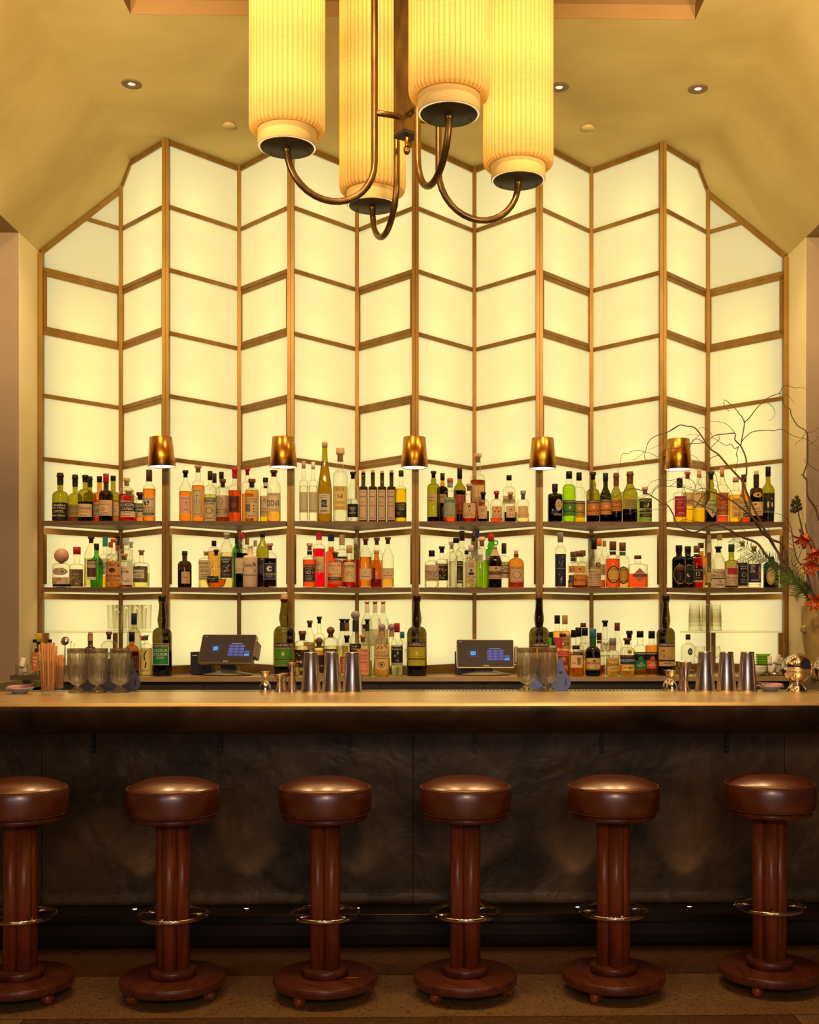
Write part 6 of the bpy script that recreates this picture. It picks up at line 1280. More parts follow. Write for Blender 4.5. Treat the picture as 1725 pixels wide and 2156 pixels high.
for i, (px, py, lab) in enumerate(((1679, 1456, 'mirror-polished steel globe on a stepped foot at the right end of the bar'), (1748, 1455, 'second steel globe, mostly cut off by the right photo edge'))):
    p = bpos(px, py)
    if i == 0: s0.location = p; tag(s0, lab, 'serving globe', 'steel globes')
    else: dup(s0, p, lab)

# ================================================================== things on the back counter
# point-of-sale terminals
SCRN = principled('display_glass', (.030, .020, .013), .08, spec=.8, emit=(.05, .033, .02), estr=.55)
KEY = emitter('key_blue', (.20, .18, .52), .62); KEYL = emitter('key_light_blue', (.16, .42, .95), .8); KTX = emitter('display_text', (.75, .72, .8), .7)
HOUS = principled('bronze_bezel', (.30, .22, .14), .3, .6)
def terminal(px, Y, yaw, tilt, zc, W, H, lab, flip):
    p = cpos(px, Y); root = empty('payment_terminal', p, lab, 'payment terminal', 'touchscreen terminals on the back counter')
    M = Matrix.Translation((0, 0, zc)) @ Matrix.Rotation(yaw, 4, 'Z') @ Matrix.Rotation(-tilt, 4, 'X')
    mb = MB(); rr = .012; pts = []
    for cx, cz, a0 in ((W / 2 - rr, H / 2 - rr, 0), (-W / 2 + rr, H / 2 - rr, 90), (-W / 2 + rr, -H / 2 + rr, 180), (W / 2 - rr, -H / 2 + rr, 270)):
        for k in range(6): a = math.radians(a0 + 18 * k); pts.append((cx + rr * math.cos(a), cz + rr * math.sin(a)))
    n = len(pts); b = 0
    mb.v += [tuple(M @ Vector((x, -.012, z))) for x, z in pts] + [tuple(M @ Vector((x, .018, z))) for x, z in pts]
    mb.face(list(range(n))[::-1]); mb.face(list(range(n, 2 * n)))
    for i in range(n): mb.face((i, (i + 1) % n, n + (i + 1) % n, n + i))
    body = mb.build('screen_housing', HOUS, root)
    mb = MB()
    q = lambda u0, v0, u1, v1, m, y=-.0128: mb.poly([M @ Vector((-W / 2 + W * u, y, H / 2 - H * v)) for u, v in ((u0, v1), (u1, v1), (u1, v0), (u0, v0))], m)
    q(.012, .02, .988, .965, 0)
    for r in range(4):
        for c in range(3):
            u = .53 + .098 * c; v = .36 + .098 * r; q(u, v, u + .088, v + .082, 1, -.0132)
    q(.83, .558, .918, .634, 1, -.0132); q(.83, .656, .918, .738, 2, -.0132)
    q(.565, .312, .765, .324, 3, -.0132); q(.05, .075, .10, .085, 3, -.0132)
    q(.205, .365, .365, .372, 1, -.0132); q(.205, .60, .365, .607, 1, -.0132); q(.205, .365, .209, .607, 1, -.0132); q(.361, .365, .365, .607, 1, -.0132)
    q(.24, .415, .33, .555, 2, -.0132)
    for i, t in enumerate('123456789'):
        vs, fs, x0, x1, y0, y1 = text_mesh(t); c, r = i % 3, i // 3; sc = .0065
        b = len(mb.v)
        for x, y in vs: mb.v.append(tuple(M @ Vector((-W / 2 + W * (.574 + .098 * c) + (x - (x0 + x1) / 2) * sc, -.0136, H / 2 - H * (.401 + .098 * r) + (y - (y0 + y1) / 2) * sc))))
        for f in fs: mb.face([b + k for k in f], 3)
    mb.lathe([(.0016, 0), (.0032, 0), (.0032, .0008), (.0016, .0008)], seg=14, mat=4, M=M @ Matrix.Translation((-.009, -.0132, -H / 2 + H * .075)) @ Matrix.Rotation(PI / 2, 4, 'X'))
    for i in range(7): q(.475 + .0125 * i, .91, .484 + .0125 * i, .935, 4, -.0132)
    mb.build('touch_display', [SCRN, KEY, KEYL, KTX, principled('bezel_print', (.7, .6, .45), .4)], body)
    mb = MB(); mb.box(-.035, .035, .016, .035, -.06, .03, 0, M); mb.prism([(.0, .012), (.055, .012), (.05, zc - .01), (.02, zc - .01)], -.045, .045); mb.build('stand_neck', BLACK, root)
    mb = MB(); pl = []
    for i in range(25):
        a = PI * i / 24; pl.append((.145 * math.cos(a), -.07 * math.sin(a) ** .8 if i not in (0, 24) else 0))
    pl += [(-.12, .05), (.12, .05)]
    n = len(pl); mb.v += [(x, y, .003) for x, y in pl] + [(x * .96, y * .96, .010) for x, y in pl] + [(x * .35, y * .35 + .01, .026) for x, y in pl]
    mb.face(list(range(n)))
    for L in (0, n):
        for i in range(n): mb.face((L + i, L + n + i, L + n + (i + 1) % n, L + (i + 1) % n), 0, True)
    mb.face([2 * n + i for i in range(n)][::-1]); mb.box(-.1, -.08, -.02, .02, 0, .004); mb.box(.08, .1, -.02, .02, 0, .004)
    mb.build('stand_base', principled('stand_grey', (.16, .13, .09), .35, .3), root)
    mb = MB(); mb.box(W / 2 + .002, W / 2 + .022, -.03, .03, -.055, .04, 0, M); mb.box(W / 2 - .004, W / 2 + .004, -.004, .01, -.03, .02, 0, M); mb.build('card_reader', principled('reader_bronze', (.16, .11, .07), .4, .3), root)
    return root
terminal(480, 6.68, math.radians(-12), math.radians(26), .150, .335, .185, 'tilted touchscreen till with pale reflection, between the two left giant bottles', 0)
terminal(1022, 6.68, math.radians(1.5), math.radians(14), .124, .338, .170, 'upright touchscreen till facing the room, right of the yellow-labelled giant bottle', 1)
for px, Y, w_, lab in ((427, 6.80, .125, 'black receipt printer box with a green light left of the tilted till'), (980, 6.80, .125, 'black receipt printer box tucked behind the upright till')):
    p = cpos(px, Y); root = empty('receipt_printer', p, lab, 'printer', 'receipt printers')
    mb = MB(); mb.box(-w_ / 2, w_ / 2, -.05, .06, .006, .135); mb.box(-w_ / 2 + .01, -w_ / 2 + .025, -.04, -.02, 0, .006); mb.box(w_ / 2 - .025, w_ / 2 - .01, -.04, -.02, 0, .006); mb.box(-w_ / 2 + .01, w_ / 2 - .01, .03, .05, 0, .006); mb.build('case', BLACK, root)
    if px < 600:
        mb = MB(); mb.lathe([(0, .002), (.003, .001), (.003, 0)][::-1], seg=12, M=Matrix.Translation((.038, -.0502, .062)) @ Matrix.Rotation(PI / 2, 4, 'X')); mb.build('power_light', emitter('green_led', (.1, 1, .15), 3), root)
        mb = MB(); mb.lathe([(0, .002), (.003, .001), (.003, 0)][::-1], seg=12, M=Matrix.Translation((.038, -.0502, .048)) @ Matrix.Rotation(PI / 2, 4, 'X')); mb.box(-.052, -.022, -.0508, -.05, .112, .118); mb.build('button', principled('button_grey', (.5, .45, .4), .4), root)
# highballs on the left clear shelf
def tumbler(nm, r0, r1, h):
    mb = MB(); mb.lathe([(0, 0), (r0 * .96, 0), (r0, .003), (r1, h), (r1 - .0012, h), (r0 - .0016, .012), (0, .010)], seg=32); return mb.build(nm, GLASSCLR)
h0 = tumbler('highball_glass', .0255, .0295, .155)
hp = [(236, 6.92), (247, 6.80), (268, 6.79), (289, 6.79), (309, 6.78), (257, 6.93), (279, 6.88), (299, 6.86)]
for i, (px, Y) in enumerate(hp):
    o = h0 if i == 0 else h0.copy()
    if i: COL.objects.link(o)
    o.location = cpos(px, Y, ZAC); tag(o, 'tall thin clear highball glass on the left clear shelf', 'glass', 'highball glasses on the left shelf')
t0 = tumbler('stacked_tumbler', .031, .037, .088)
k = 0
for j, (px, Y, wh) in enumerate(((1463, 6.80, 'left'), (1489, 6.90, 'middle'), (1507, 6.80, 'right'))):
    for i, o_ in enumerate(('bottom', 'second', 'third', 'top')):
        o = t0 if k == 0 else t0.copy()
        if k: COL.objects.link(o)
        p = cpos(px, Y, ZAC + .088 + .025 * i); o.location = p; o.rotation_euler = (PI, 0, 0); k += 1
        tag(o, 'upturned clear tumbler, %s of the %s stack on the right clear shelf' % (o_, wh), 'glass', 'stacked tumblers on the right shelf')
# wine glasses behind the right shakers
mb = MB(); mb.lathe([(0, 0), (.032, 0), (.031, .002), (.006, .005), (.0035, .012), (.0035, .075), (.012, .083), (.029, .105), (.033, .125), (.030, .165), (.029, .165), (.032, .125), (.028, .107), (0, .085)], seg=32)
w0 = mb.build('wine_glass', GLASSCLR)
for i, (px, Y, lab) in enumerate(((1474, 6.83, 'thin stemmed wine glass behind the left shaker of the right trio'), (1506, 6.95, 'thin stemmed wine glass in the gap between the right shakers'))):
    o = w0 if i == 0 else w0.copy()
    if i: COL.objects.link(o)
    o.location = cpos(px, Y); tag(o, lab, 'glass', 'wine glasses on the back counter')
# green glass dishes, white bowls
GRG = thin_glass('pale_green_glass', (.68, .80, .36), (.30, .42, .08), 1.0)
mb = MB(); mb.lathe([(0, 0), (.026, 0), (.028, .003), (.043, .016), (.0465, .021), (.0445, .021), (.041, .0165), (.027, .005), (0, .004)], seg=36)
d0 = mb.build('green_glass_dish', GRG); 
for i in range(8):
    o = d0 if i == 0 else d0.copy()
    if i: COL.objects.link(o)
    o.location = cpos(1607, 6.70, ZCT + .0145 * i + .001); tag(o, 'pale green glass dish in the stack right of the shakers', 'dish', 'stacked green dishes')
mb = MB(); mb.lathe([(0, 0), (.03, 0), (.031, .004), (.052, .016), (.068, .034), (.0665, .035), (.05, .019), (.03, .008), (0, .007)], seg=40)
d0 = mb.build('white_bowl', PORC)
for i in range(3):
    o = d0 if i == 0 else d0.copy()
    if i: COL.objects.link(o)
    o.location = cpos(1590, 6.59, ZCT + .011 * i + .0005); tag(o, 'white porcelain bowl stacked behind the rightmost shaker', 'bowl', 'stacked white bowls')
d0 = None
PAPER = principled('rolled_paper', (.74, .66, .54), .7); TIP = principled('paper_band', (.22, .24, .34), .7)
def roll(p, tiltx, tilty, L, lab, grp):
    mb = MB(); M = Matrix.Rotation(tilty, 4, 'Y') @ Matrix.Rotation(tiltx, 4, 'X')
    mb.lathe([(.0125, 0), (.013, .001), (.013, L), (.0115, L), (.0115, L * .4), (0, L * .4)], seg=20, M=M); mb.lathe([(0, .0005), (.0125, 0)], seg=20, M=M)
    o = mb.build('paper_roll', PAPER, None, p); mb = MB(); mb.lathe([(.0133, L * .45), (.0134, L * .55)], seg=20, M=M); mb.build('band', TIP, o)
    tag(o, lab, 'paper roll', grp)
p = cpos(1631, 6.62)
mb = MB(); mb.lathe([(0, 0), (.045, 0), (.05, .004), (.052, .016), (.050, .017), (.047, .006), (0, .005)], seg=40); o = mb.build('steel_dish', BSTEEL, None, p); tag(o, 'low round steel dish holding paper rolls at the right', 'dish')
for i, (dx, dy, tx, ty, L, lab) in enumerate(((-.024, .0, .0, -.04, .095, 'cream paper roll leaning left in the right steel dish'), (.0, -.008, .05, .42, .115, 'longest cream paper roll leaning across the right steel dish'), (.022, .012, -.02, .25, .09, 'cream paper roll with a dark band in the right steel dish'))):
    roll(p + Vector((dx - (.022 if i == 1 else 0), dy, .018)), tx, ty, L, lab, 'paper rolls at the right')
# left end: tray, rolls, tool holder
p = at(62, 1420, 6.28); p.z = ZCT
mb = MB(); mb.box(-.085, .06, -.06, .06, 0, .008); mb.box(-.085, .06, -.06, -.056, .008, .024); mb.box(-.085, .06, .056, .06, .008, .024); mb.box(-.085, -.081, -.056, .056, .008, .024); mb.box(.056, .06, -.056, .056, .008, .024)
o = mb.build('bar_tray', principled('dark_tray', (.10, .065, .04), .4), None, p); tag(o, 'small dark tray on the left side counter behind the straws', 'tray')
mb = MB(); mb.lathe([(0, 0), (.033, 0), (.034, .003), (.034, .075), (.0325, .075), (.0325, .006), (0, .006)], seg=32); o = mb.build('paper_jar', GLASSCLR, None, p + Vector((-.038, -.008, .0085))); tag(o, 'short clear jar of paper rolls on the left tray', 'jar')
roll(p + Vector((-.052, -.008, .016)), 0, .22, .105, 'tall white paper roll leaning in the jar at left', 'paper rolls at the left')
roll(p + Vector((-.024, .004, .016)), .1, -.12, .045, 'short white paper roll low in the jar at left', 'paper rolls at the left')
p = cpos(141, 6.60)
mb = MB(); mb.lathe([(0, 0), (.034, 0), (.035, .003), (.037, .10), (.0355, .10), (.0335, .005), (0, .005)], seg=32); o = mb.build('tool_cup', GLASSCLR, None, p); tag(o, 'clear cup of bar tools behind the straws', 'cup')
mb = MB(); q = Vector((-.012, .0, .006)); top = at(137, 1351, 6.60) - p
mb.tube([q, top * .75 + q * .25, top], .0035, 8)
mb.lathe([(.021, 0), (.024, -.003), (.026, 0), (.024, .003), (.021, 0)], seg=28, M=Matrix.Translation(top + Vector((0, 0, .004))) @ Matrix.Rotation(1.25, 4, 'X')); mb.lathe([(.022, 0), (.012, .008), (0, .010)], seg=24, M=Matrix.Translation(top + Vector((0, 0, .004))) @ Matrix.Rotation(1.25, 4, 'X'))
o = mb.build('fine_strainer', BSTEEL, None, p); tag(o, 'round fine-mesh cocktail strainer standing in the tool cup', 'strainer')
for px, py, lab in ((150, 1352, 'flat-ended bar spoon'), (157, 1357, 'shorter thin bar spoon')):
    t = at(px, py, 6.60) - p; b_ = Vector((.01 if px == 150 else .016, .01 if px == 150 else -.012, .006)); mb = MB(); mb.tube([b_, t], .0016, 8); mb.lathe([(0, 0), (.006 if px == 150 else .0025, .001), (.006 if px == 150 else .0025, .004), (0, .005)], t, 12); o = mb.build('bar_spoon', BSTEEL, None, p)
    tag(o, lab + ' standing in the tool cup beside the strainer', 'bar spoon', 'bar spoons')

# ================================================================== vase and flowers
p = at(1757, 1420, 6.08); p.z = ZCT; VH = at(1700, 1272, 6.08).z - ZCT
CLAY = principled('ochre_clay', (.50, .33, .11), .8, vary=(7, (.40, .25, .075), 7, (1, 1, 1)), bump=(18, .4, .01))
root = empty('clay_vase', p, 'tall ochre clay vase with small lug handles at the right edge', 'vase')
mb = MB(); pr = [(0, 0), (.11, 0), (.125, .01)]
for i in range(1, 15):
    t = i / 14; pr.append((.125 + .045 * math.sin(min(t * 1.1, 1) * PI / 2), .01 + (VH - .03) * t))
pr += [(.160, VH - .006), (.145, VH), (.13, VH - .004), (.125, VH - .06), (.125, .05), (0, .04)]
mb.lathe(pr, seg=56); mb.build('body', CLAY, root)
for sx in (-1, 1):
    mb = MB(); c = Vector((sx * .168, -.02, at(1690, 1325, 6.08).z - ZCT))
    mb.tube([c + Vector((-sx * .01, 0, -.012)), c + Vector((sx * .014, 0, -.006)), c + Vector((sx * .018, 0, .006)), c + Vector((-sx * .008, 0, .016))], [.012, .010, .010, .012], 10); mb.build('lug_handle', CLAY, root)
TWIG = principled('willow_bark', (.085, .040, .018), .7, vary=(40, (.13, .065, .03), 4, (1, 1, .3)))
def smooth(P, n=5):
    o = []
    for i in range(len(P) - 1):
        p0, p1, p2, p3 = P[max(i - 1, 0)], P[i], P[i + 1], P[min(i + 2, len(P) - 1)]
        for k in range(n):
            t = k / n; o.append(.5 * ((2 * p1) + (p2 - p0) * t + (2 * p0 - 5 * p1 + 4 * p2 - p3) * t * t + (3 * p1 - p0 - 3 * p2 + p3) * t ** 3))
    return o + [P[-1]]
def twig(pts, Y0, Y1, r0, r1, nm, parent=None, org=None, sd=0):
    rnd = random.Random(sd + len(pts)); n = len(pts)
    P = [at(x, y, Y0 + (Y1 - Y0) * i / (n - 1) + rnd.uniform(-.012, .012)) for i, (x, y) in enumerate(pts)]
    P = smooth(P); rr = [r0 + (r1 - r0) * i / (len(P) - 1) for i in range(len(P))]
    org = org if org is not None else P[0]
    mb = MB(); mb.tube([q - org for q in P], rr, 7)
    o = mb.build(nm, TWIG, parent, None if parent is not None else org); return o, org
def branch(lab, main, twigs):
    pts, Y0, Y1, r0, r1 = main
    o, org = twig(pts, Y0, Y1, r0, r1, 'willow_branch', sd=len(lab))
    tag(o, lab, 'branch', 'bare willow branches in the vase')
    for i, (q, a, b, c, d) in enumerate(twigs): twig(q, a, b, c, d, 'twig', o, org, i + 5)
branch('longest bare curly willow branch, sweeping left past the rightmost lamp shelf', ([(1735, 1290), (1716, 1255), (1693, 1227), (1667, 1214), (1639, 1192), (1616, 1172), (1595, 1144), (1566, 1132), (1540, 1118), (1510, 1103), (1496, 1105), (1484, 1111), (1462, 1121), (1438, 1113), (1426, 1103), (1417, 1082), (1407, 1065), (1393, 1058), (1372, 1044), (1348, 1032), (1328, 1029), (1312, 1036), (1290, 1048), (1262, 1042), (1232, 1036)], 6.05, 6.35, .0085, .0012),
       [([(1510, 1103), (1508, 1082), (1493, 1070), (1475, 1063), (1462, 1055), (1438, 1051), (1417, 1051), (1402, 1061), (1385, 1063)], 6.2, 6.3, .0035, .001),
        ([(1372, 1044), (1380, 1030), (1395, 1022), (1410, 1024), (1425, 1015), (1440, 1022), (1458, 1027)], 6.3, 6.2, .002, .001),
        ([(1426, 1103), (1440, 1094), (1455, 1096), (1480, 1100), (1505, 1110), (1530, 1106)], 6.3, 6.2, .0018, .001),
        ([(1407, 1065), (1396, 1075), (1380, 1072), (1362, 1080), (1340, 1077), (1318, 1083)], 6.3, 6.35, .0015, .0008)])
branch('thick bare willow branch rising in front of the sixth bay bottles', ([(1728, 1288), (1690, 1240), (1662, 1206), (1656, 1179), (1653, 1156), (1646, 1144), (1628, 1137), (1610, 1126), (1598, 1109), (1591, 1100), (1578, 1076), (1567, 1048), (1565, 1016), (1572, 1000), (1572, 974), (1569, 958), (1560, 939), (1548, 926), (1548, 913), (1525, 914), (1505, 917), (1484, 931), (1470, 924), (1458, 928), (1452, 941)], 6.04, 6.2, .0085, .0014),
       [([(1560, 939), (1563, 921), (1567, 900), (1567, 886), (1558, 872), (1545, 857), (1526, 842), (1527, 858), (1537, 866)], 6.15, 6.25, .0036, .0012),
        ([(1567, 890), (1579, 879), (1595, 858), (1620, 836), (1641, 828), (1652, 812), (1676, 817), (1688, 815), (1701, 822)], 6.15, 6.0, .003, .0009),
        ([(1641, 828), (1659, 833), (1668, 842), (1673, 850)], 6.05, 6.0, .0014, .0008),
        ([(1563, 928), (1583, 910), (1615, 906), (1630, 907), (1646, 904), (1669, 917), (1701, 926), (1718, 939), (1727, 954)], 6.15, 6.0, .0024, .001),
        ([(1556, 940), (1547, 944), (1540, 935), (1530, 938), (1515, 930), (1500, 922), (1480, 925)], 6.15, 6.2, .0024, .001),
        ([(1555, 942), (1551, 958), (1554, 965), (1551, 980), (1549, 997)], 6.15, 6.12, .0026, .001),
        ([(1616, 847), (1628, 858), (1632, 872), (1627, 881), (1617, 887)], 6.1, 6.15, .0014, .0008),
        ([(1548, 913), (1540, 902), (1530, 893), (1515, 888), (1496, 887)], 6.18, 6.25, .002, .0009),
        ([(1500, 917), (1490, 905), (1478, 900), (1470, 906), (1474, 916), (1460, 914), (1445, 917)], 6.2, 6.22, .0016, .0008)])
branch('dark bare willow branch arching over the rightmost brass lamp', ([(1722, 1286), (1680, 1225), (1650, 1180), (1630, 1150), (1612, 1120), (1600, 1095), (1585, 1065), (1572, 1035), (1563, 1013), (1549, 997), (1532, 979), (1514, 958), (1500, 948), (1494, 942), (1486, 931), (1475, 914), (1462, 900), (1445, 897), (1432, 895), (1420, 901), (1407, 909), (1383, 917), (1367, 929), (1359, 952), (1358, 965), (1363, 968)], 6.06, 6.4, .0075, .0011),
       [([(1486, 931), (1470, 934), (1455, 934), (1440, 940), (1432, 943), (1403, 946), (1386, 962), (1378, 958), (1359, 952), (1341, 965), (1331, 969)], 6.2, 6.4, .0022, .0009),
        ([(1359, 952), (1345, 948), (1331, 950), (1323, 955), (1312, 955), (1307, 967), (1306, 980), (1300, 995)], 6.35, 6.4, .0016, .0009),
        ([(1514, 958), (1500, 963), (1490, 970), (1476, 972), (1465, 962), (1455, 957)], 6.2, 6.3, .002, .001),
        ([(1494, 945), (1505, 935), (1515, 925), (1512, 915), (1500, 920)], 6.2, 6.2, .002, .001),
        ([(1432, 895), (1415, 906), (1405, 912), (1390, 935), (1365, 947)], 6.3, 6.4, .0015, .0008),
        ([(1475, 914), (1462, 926), (1448, 948), (1430, 960), (1410, 985), (1406, 1010)], 6.25, 6.3, .0014, .0008)])
branch('tangled thin willow branch crossing the sixth bay labels', ([(1730, 1290), (1672, 1222), (1648, 1190), (1636, 1160), (1615, 1120), (1580, 1085), (1560, 1068), (1547, 1058), (1530, 1048), (1508, 1039), (1493, 1034), (1485, 1040), (1475, 1051), (1462, 1070), (1448, 1072), (1440, 1060), (1445, 1044), (1438, 1024), (1420, 1012)], 6.03, 6.15, .006, .001),
       [([(1530, 1048), (1515, 1034), (1510, 1012), (1506, 996), (1496, 977)], 6.1, 6.15, .0022, .001),
        ([(1508, 1039), (1480, 1028), (1463, 1034), (1465, 1024), (1458, 1012), (1439, 1005), (1425, 1008), (1410, 1012), (1390, 1009), (1372, 1015), (1362, 1027)], 6.12, 6.25, .002, .001),
        ([(1463, 1034), (1440, 1026), (1410, 1024), (1386, 1022), (1372, 1036), (1350, 1048), (1324, 1043), (1307, 1037)], 6.15, 6.3, .0016, .0009),
        ([(1547, 1058), (1540, 1035), (1530, 1020), (1522, 1000), (1508, 990)], 6.1, 6.15, .0016, .0009),
        ([(1475, 1051), (1480, 1030), (1470, 1015), (1480, 1004), (1500, 1010), (1520, 1018)], 6.12, 6.15, .0015, .0008),
        ([(1560, 1068), (1556, 1090), (1562, 1110), (1575, 1125), (1574, 1135)], 6.1, 6.05, .0018, .001),
        ([(1636, 1160), (1622, 1135), (1618, 1110), (1600, 1110), (1570, 1113)], 6.08, 6.1, .0018, .001)])
branch('bare willow branch rising against the right pier', ([(1760, 1288), (1738, 1120), (1725, 1094), (1717, 1069), (1701, 1044), (1699, 1012), (1692, 1000), (1700, 974), (1701, 938), (1699, 910), (1680, 896), (1667, 875), (1664, 861), (1653, 856), (1646, 838), (1641, 828)], 6.05, 5.95, .006, .0012),
       [([(1692, 1000), (1686, 999)], 5.98, 5.98, .003, .0012), ([(1700, 974), (1712, 985), (1725, 992)], 5.98, 5.95, .003, .0015), ([(1696, 975), (1695, 966)], 5.98, 5.98, .002, .0012),
        ([(1699, 910), (1712, 909), (1725, 900)], 5.97, 5.95, .002, .001), ([(1697, 910), (1688, 925), (1678, 931), (1675, 940)], 5.97, 5.95, .0016, .0008),
        ([(1717, 1069), (1727, 1062)], 6.0, 6.0, .003, .002), ([(1701, 938), (1715, 930), (1728, 915)], 5.97, 5.95, .0018, .001)])
branch('fine bare twigs beside the right screen post and lilies', ([(1720, 1285), (1700, 1210), (1680, 1180), (1672, 1150), (1668, 1120), (1662, 1100), (1655, 1090), (1640, 1082), (1620, 1080)], 6.02, 6.1, .004, .0009),
       [([(1680, 1180), (1690, 1150), (1685, 1120), (1692, 1095), (1688, 1075), (1692, 1060)], 6.03, 6.0, .0018, .0008), ([(1668, 1120), (1650, 1112), (1630, 1100), (1610, 1096), (1590, 1084)], 6.05, 6.1, .0018, .0008), ([(1672, 1150), (1660, 1140), (1668, 1125), (1655, 1110), (1640, 1095)], 6.04, 6.1, .0016, .0008), ([(1700, 1210), (1690, 1190), (1678, 1195), (1665, 1180)], 6.02, 6.0, .0018, .0008), ([(1690, 1150), (1680, 1140), (1670, 1142), (1664, 1130)], 6.03, 6.0, .0015, .0008)])
# fern fronds
FERN = principled('fern_green', (.030, .056, .009), .6, vary=(20, (.05, .08, .012), 3, (1, 1, 1)))
def frond(lab, pts, Y0, Y1, ll, n, grp='fern fronds in the vase', sd=1, mat=FERN):
    rnd = random.Random(sd); P = smooth([at(x, y, Y0 + (Y1 - Y0) * i / (len(pts) - 1)) for i, (x, y) in enumerate(pts)], 12); org = P[0]
    mb = MB(); mb.tube([q - org for q in P], [.0022 - .0015 * i / len(P) for i in range(len(P))], 6)
    o = mb.build('fern_frond', mat, None, org); tag(o, lab, 'fern', grp)
    mb = MB(); m = len(P) - 1
    for k in range(n):
        f = .12 + .88 * k / n; x = f * m; i = min(int(x), m - 1); c = P[i].lerp(P[i + 1], x - i) - org; t = (P[i + 1] - P[i]).normalized()
        side = t.cross(Vector((0, -1, 0))).normalized()
        L = ll * (.35 + .65 * math.sin(min(1, (1 - f) * 1.6 + .12) * PI / 2)) * rnd.uniform(.8, 1.1)
        for s_ in (-1, 1):
            d = (side * s_ + t * rnd.uniform(.5, .9) + Vector((0, rnd.uniform(-.4, .4), 0))).normalized(); w_ = t * .0016
            tip = c + d * L + Vector((0, 0, -.1 * L)); mid = c + d * L * .55
            b = len(mb.v); mb.v += [tuple(c - w_), tuple(c + w_), tuple(mid + w_ * 1.1), tuple(tip), tuple(mid - w_ * 1.1)]; mb.face((b, b + 1, b + 2, b + 3, b + 4))
    mb.build('leaflets', mat, o)
frond('long dark fern frond reaching left over the rum bottles', [(1722, 1285), (1690, 1235), (1667, 1214), (1630, 1190), (1600, 1172), (1570, 1152), (1542, 1135)], 6.0, 6.0, .075, 44, sd=1)
frond('fern frond drooping below the longest one, over rum labels', [(1722, 1285), (1688, 1235), (1655, 1200), (1625, 1178), (1600, 1172), (1575, 1176), (1552, 1185)], 5.98, 5.95, .06, 38, sd=2)
frond('short fern frond dangling beside the vase rim', [(1724, 1284), (1705, 1250), (1690, 1240), (1680, 1246), (1672, 1256)], 5.95, 5.9, .06, 26, sd=3)
frond('upright fern frond in front of the right screen post', [(1720, 1284), (1695, 1235), (1675, 1205), (1668, 1180), (1669, 1155)], 5.98, 5.97, .05, 30, sd=4)
FB = principled('bright_fern_green', (.11, .17, .016), .6, vary=(20, (.15, .20, .022), 3, (1, 1, 1)))
for i, (tx, ty) in enumerate(((1624, 1208), (1632, 1226), (1645, 1238), (1622, 1190))):
    frond(('bright green feathery frond, %s of four over the shelf end' % ('longest', 'second', 'lowest', 'highest')[i]), [(1722, 1284), (1698, 1242), (1672, 1220), (1650, (1217 + ty) / 2), (tx, ty)], 5.97, 5.93 + .02 * i, .042, 28, 'bright fronds in the vase', 10 + i, FB)
# lilies
ORG = principled('lily_orange', (.80, .10, .022), .45, vary=(14, (.90, .19, .04), 3, (1, 1, 1)))
STEM = principled('dark_stem', (.05, .035, .02), .6)
ANTH = principled('anther_brown', (.05, .015, .01), .7)
def bloom(c, d, R, parent, org, sd):
    rnd = random.Random(sd); d = d.normalized(); u = d.cross(Vector((.3, 1, .2))).normalized(); v = d.cross(u); mb = MB()
    for k in range(6):
        a = k * PI / 3 + rnd.uniform(-.15, .15); e = u * math.cos(a) + v * math.sin(a); b = len(mb.v); n = 9; tw = d.cross(e)
        for i in range(n + 1):
            t = i / n; q = c - org + d * (R * .75 * math.sin(t * PI * .62)) + e * (R * (.06 + .95 * t ** 1.5)); wd = R * .21 * math.sin(PI * min(1, t * .93 + .07)) ** .8 + .0004
            for s_ in (-1, 0, 1): mb.v.append(tuple(q + tw * (wd * s_) + d * (-.25 * wd * (1 - abs(s_)))))
        for i in range(n):
            for s_ in (0, 1): k0 = b + i * 3 + s_; mb.face((k0, k0 + 1, k0 + 4, k0 + 3), 0, True)
    o = mb.build('bloom', ORG, parent); mb = MB()
    for k in range(6):
        a = k * PI / 3 + .5; e = u * math.cos(a) + v * math.sin(a); q0 = c - org + d * R * .2; q1 = c - org + d * R * 1.15 + e * R * .3
        mb.tube([q0, (q0 + q1) / 2, q1], .0012, 5); mb.tube([q1 - e * .006, q1 + e * .006], .0025, 6, 1)
    mb.build('stamens', [ORG, ANTH], o)
org = at(1745, 1290, 5.98); mb = MB(); sp = smooth([at(x, y, Y) for x, y, Y in ((1745, 1290, 5.98), (1730, 1240, 5.95), (1722, 1190, 5.93), (1715, 1150, 5.92), (1700, 1122, 5.92), (1696, 1100, 5.93))], 6)
mb.tube([q - org for q in sp], [.005 - .003 * i / len(sp) for i in range(len(sp))], 8); o = mb.build('lily_stem', STEM, None, org); tag(o, 'stem of orange lilies in the clay vase', 'flowers')
for i, (x, y, Y, dv, R) in enumerate(((1700, 1125, 5.90, (-.5, -.3, -.75), .068), (1712, 1155, 5.88, (.1, -.5, -.8), .066), (1711, 1185, 5.86, (-.3, -.6, -.5), .06), (1722, 1262, 5.86, (-.4, -.6, -.3), .06), (1732, 1205, 5.9, (.5, -.4, -.5), .06))):
    bloom(at(x, y, Y), Vector(dv), R, o, org, i)
mb = MB()
for x, y, x2, y2 in ((1683, 1197, 1700, 1188), (1690, 1192, 1703, 1180)):
    A, Bq = at(x, y, 5.9) - org, at(x2, y2, 5.9) - org; mb.tube([A, A.lerp(Bq, .3), A.lerp(Bq, .7), Bq], [.002, .007, .006, .0025], 8)
mb.build('bud', principled('bud_orange', (.55, .20, .03), .5), o)
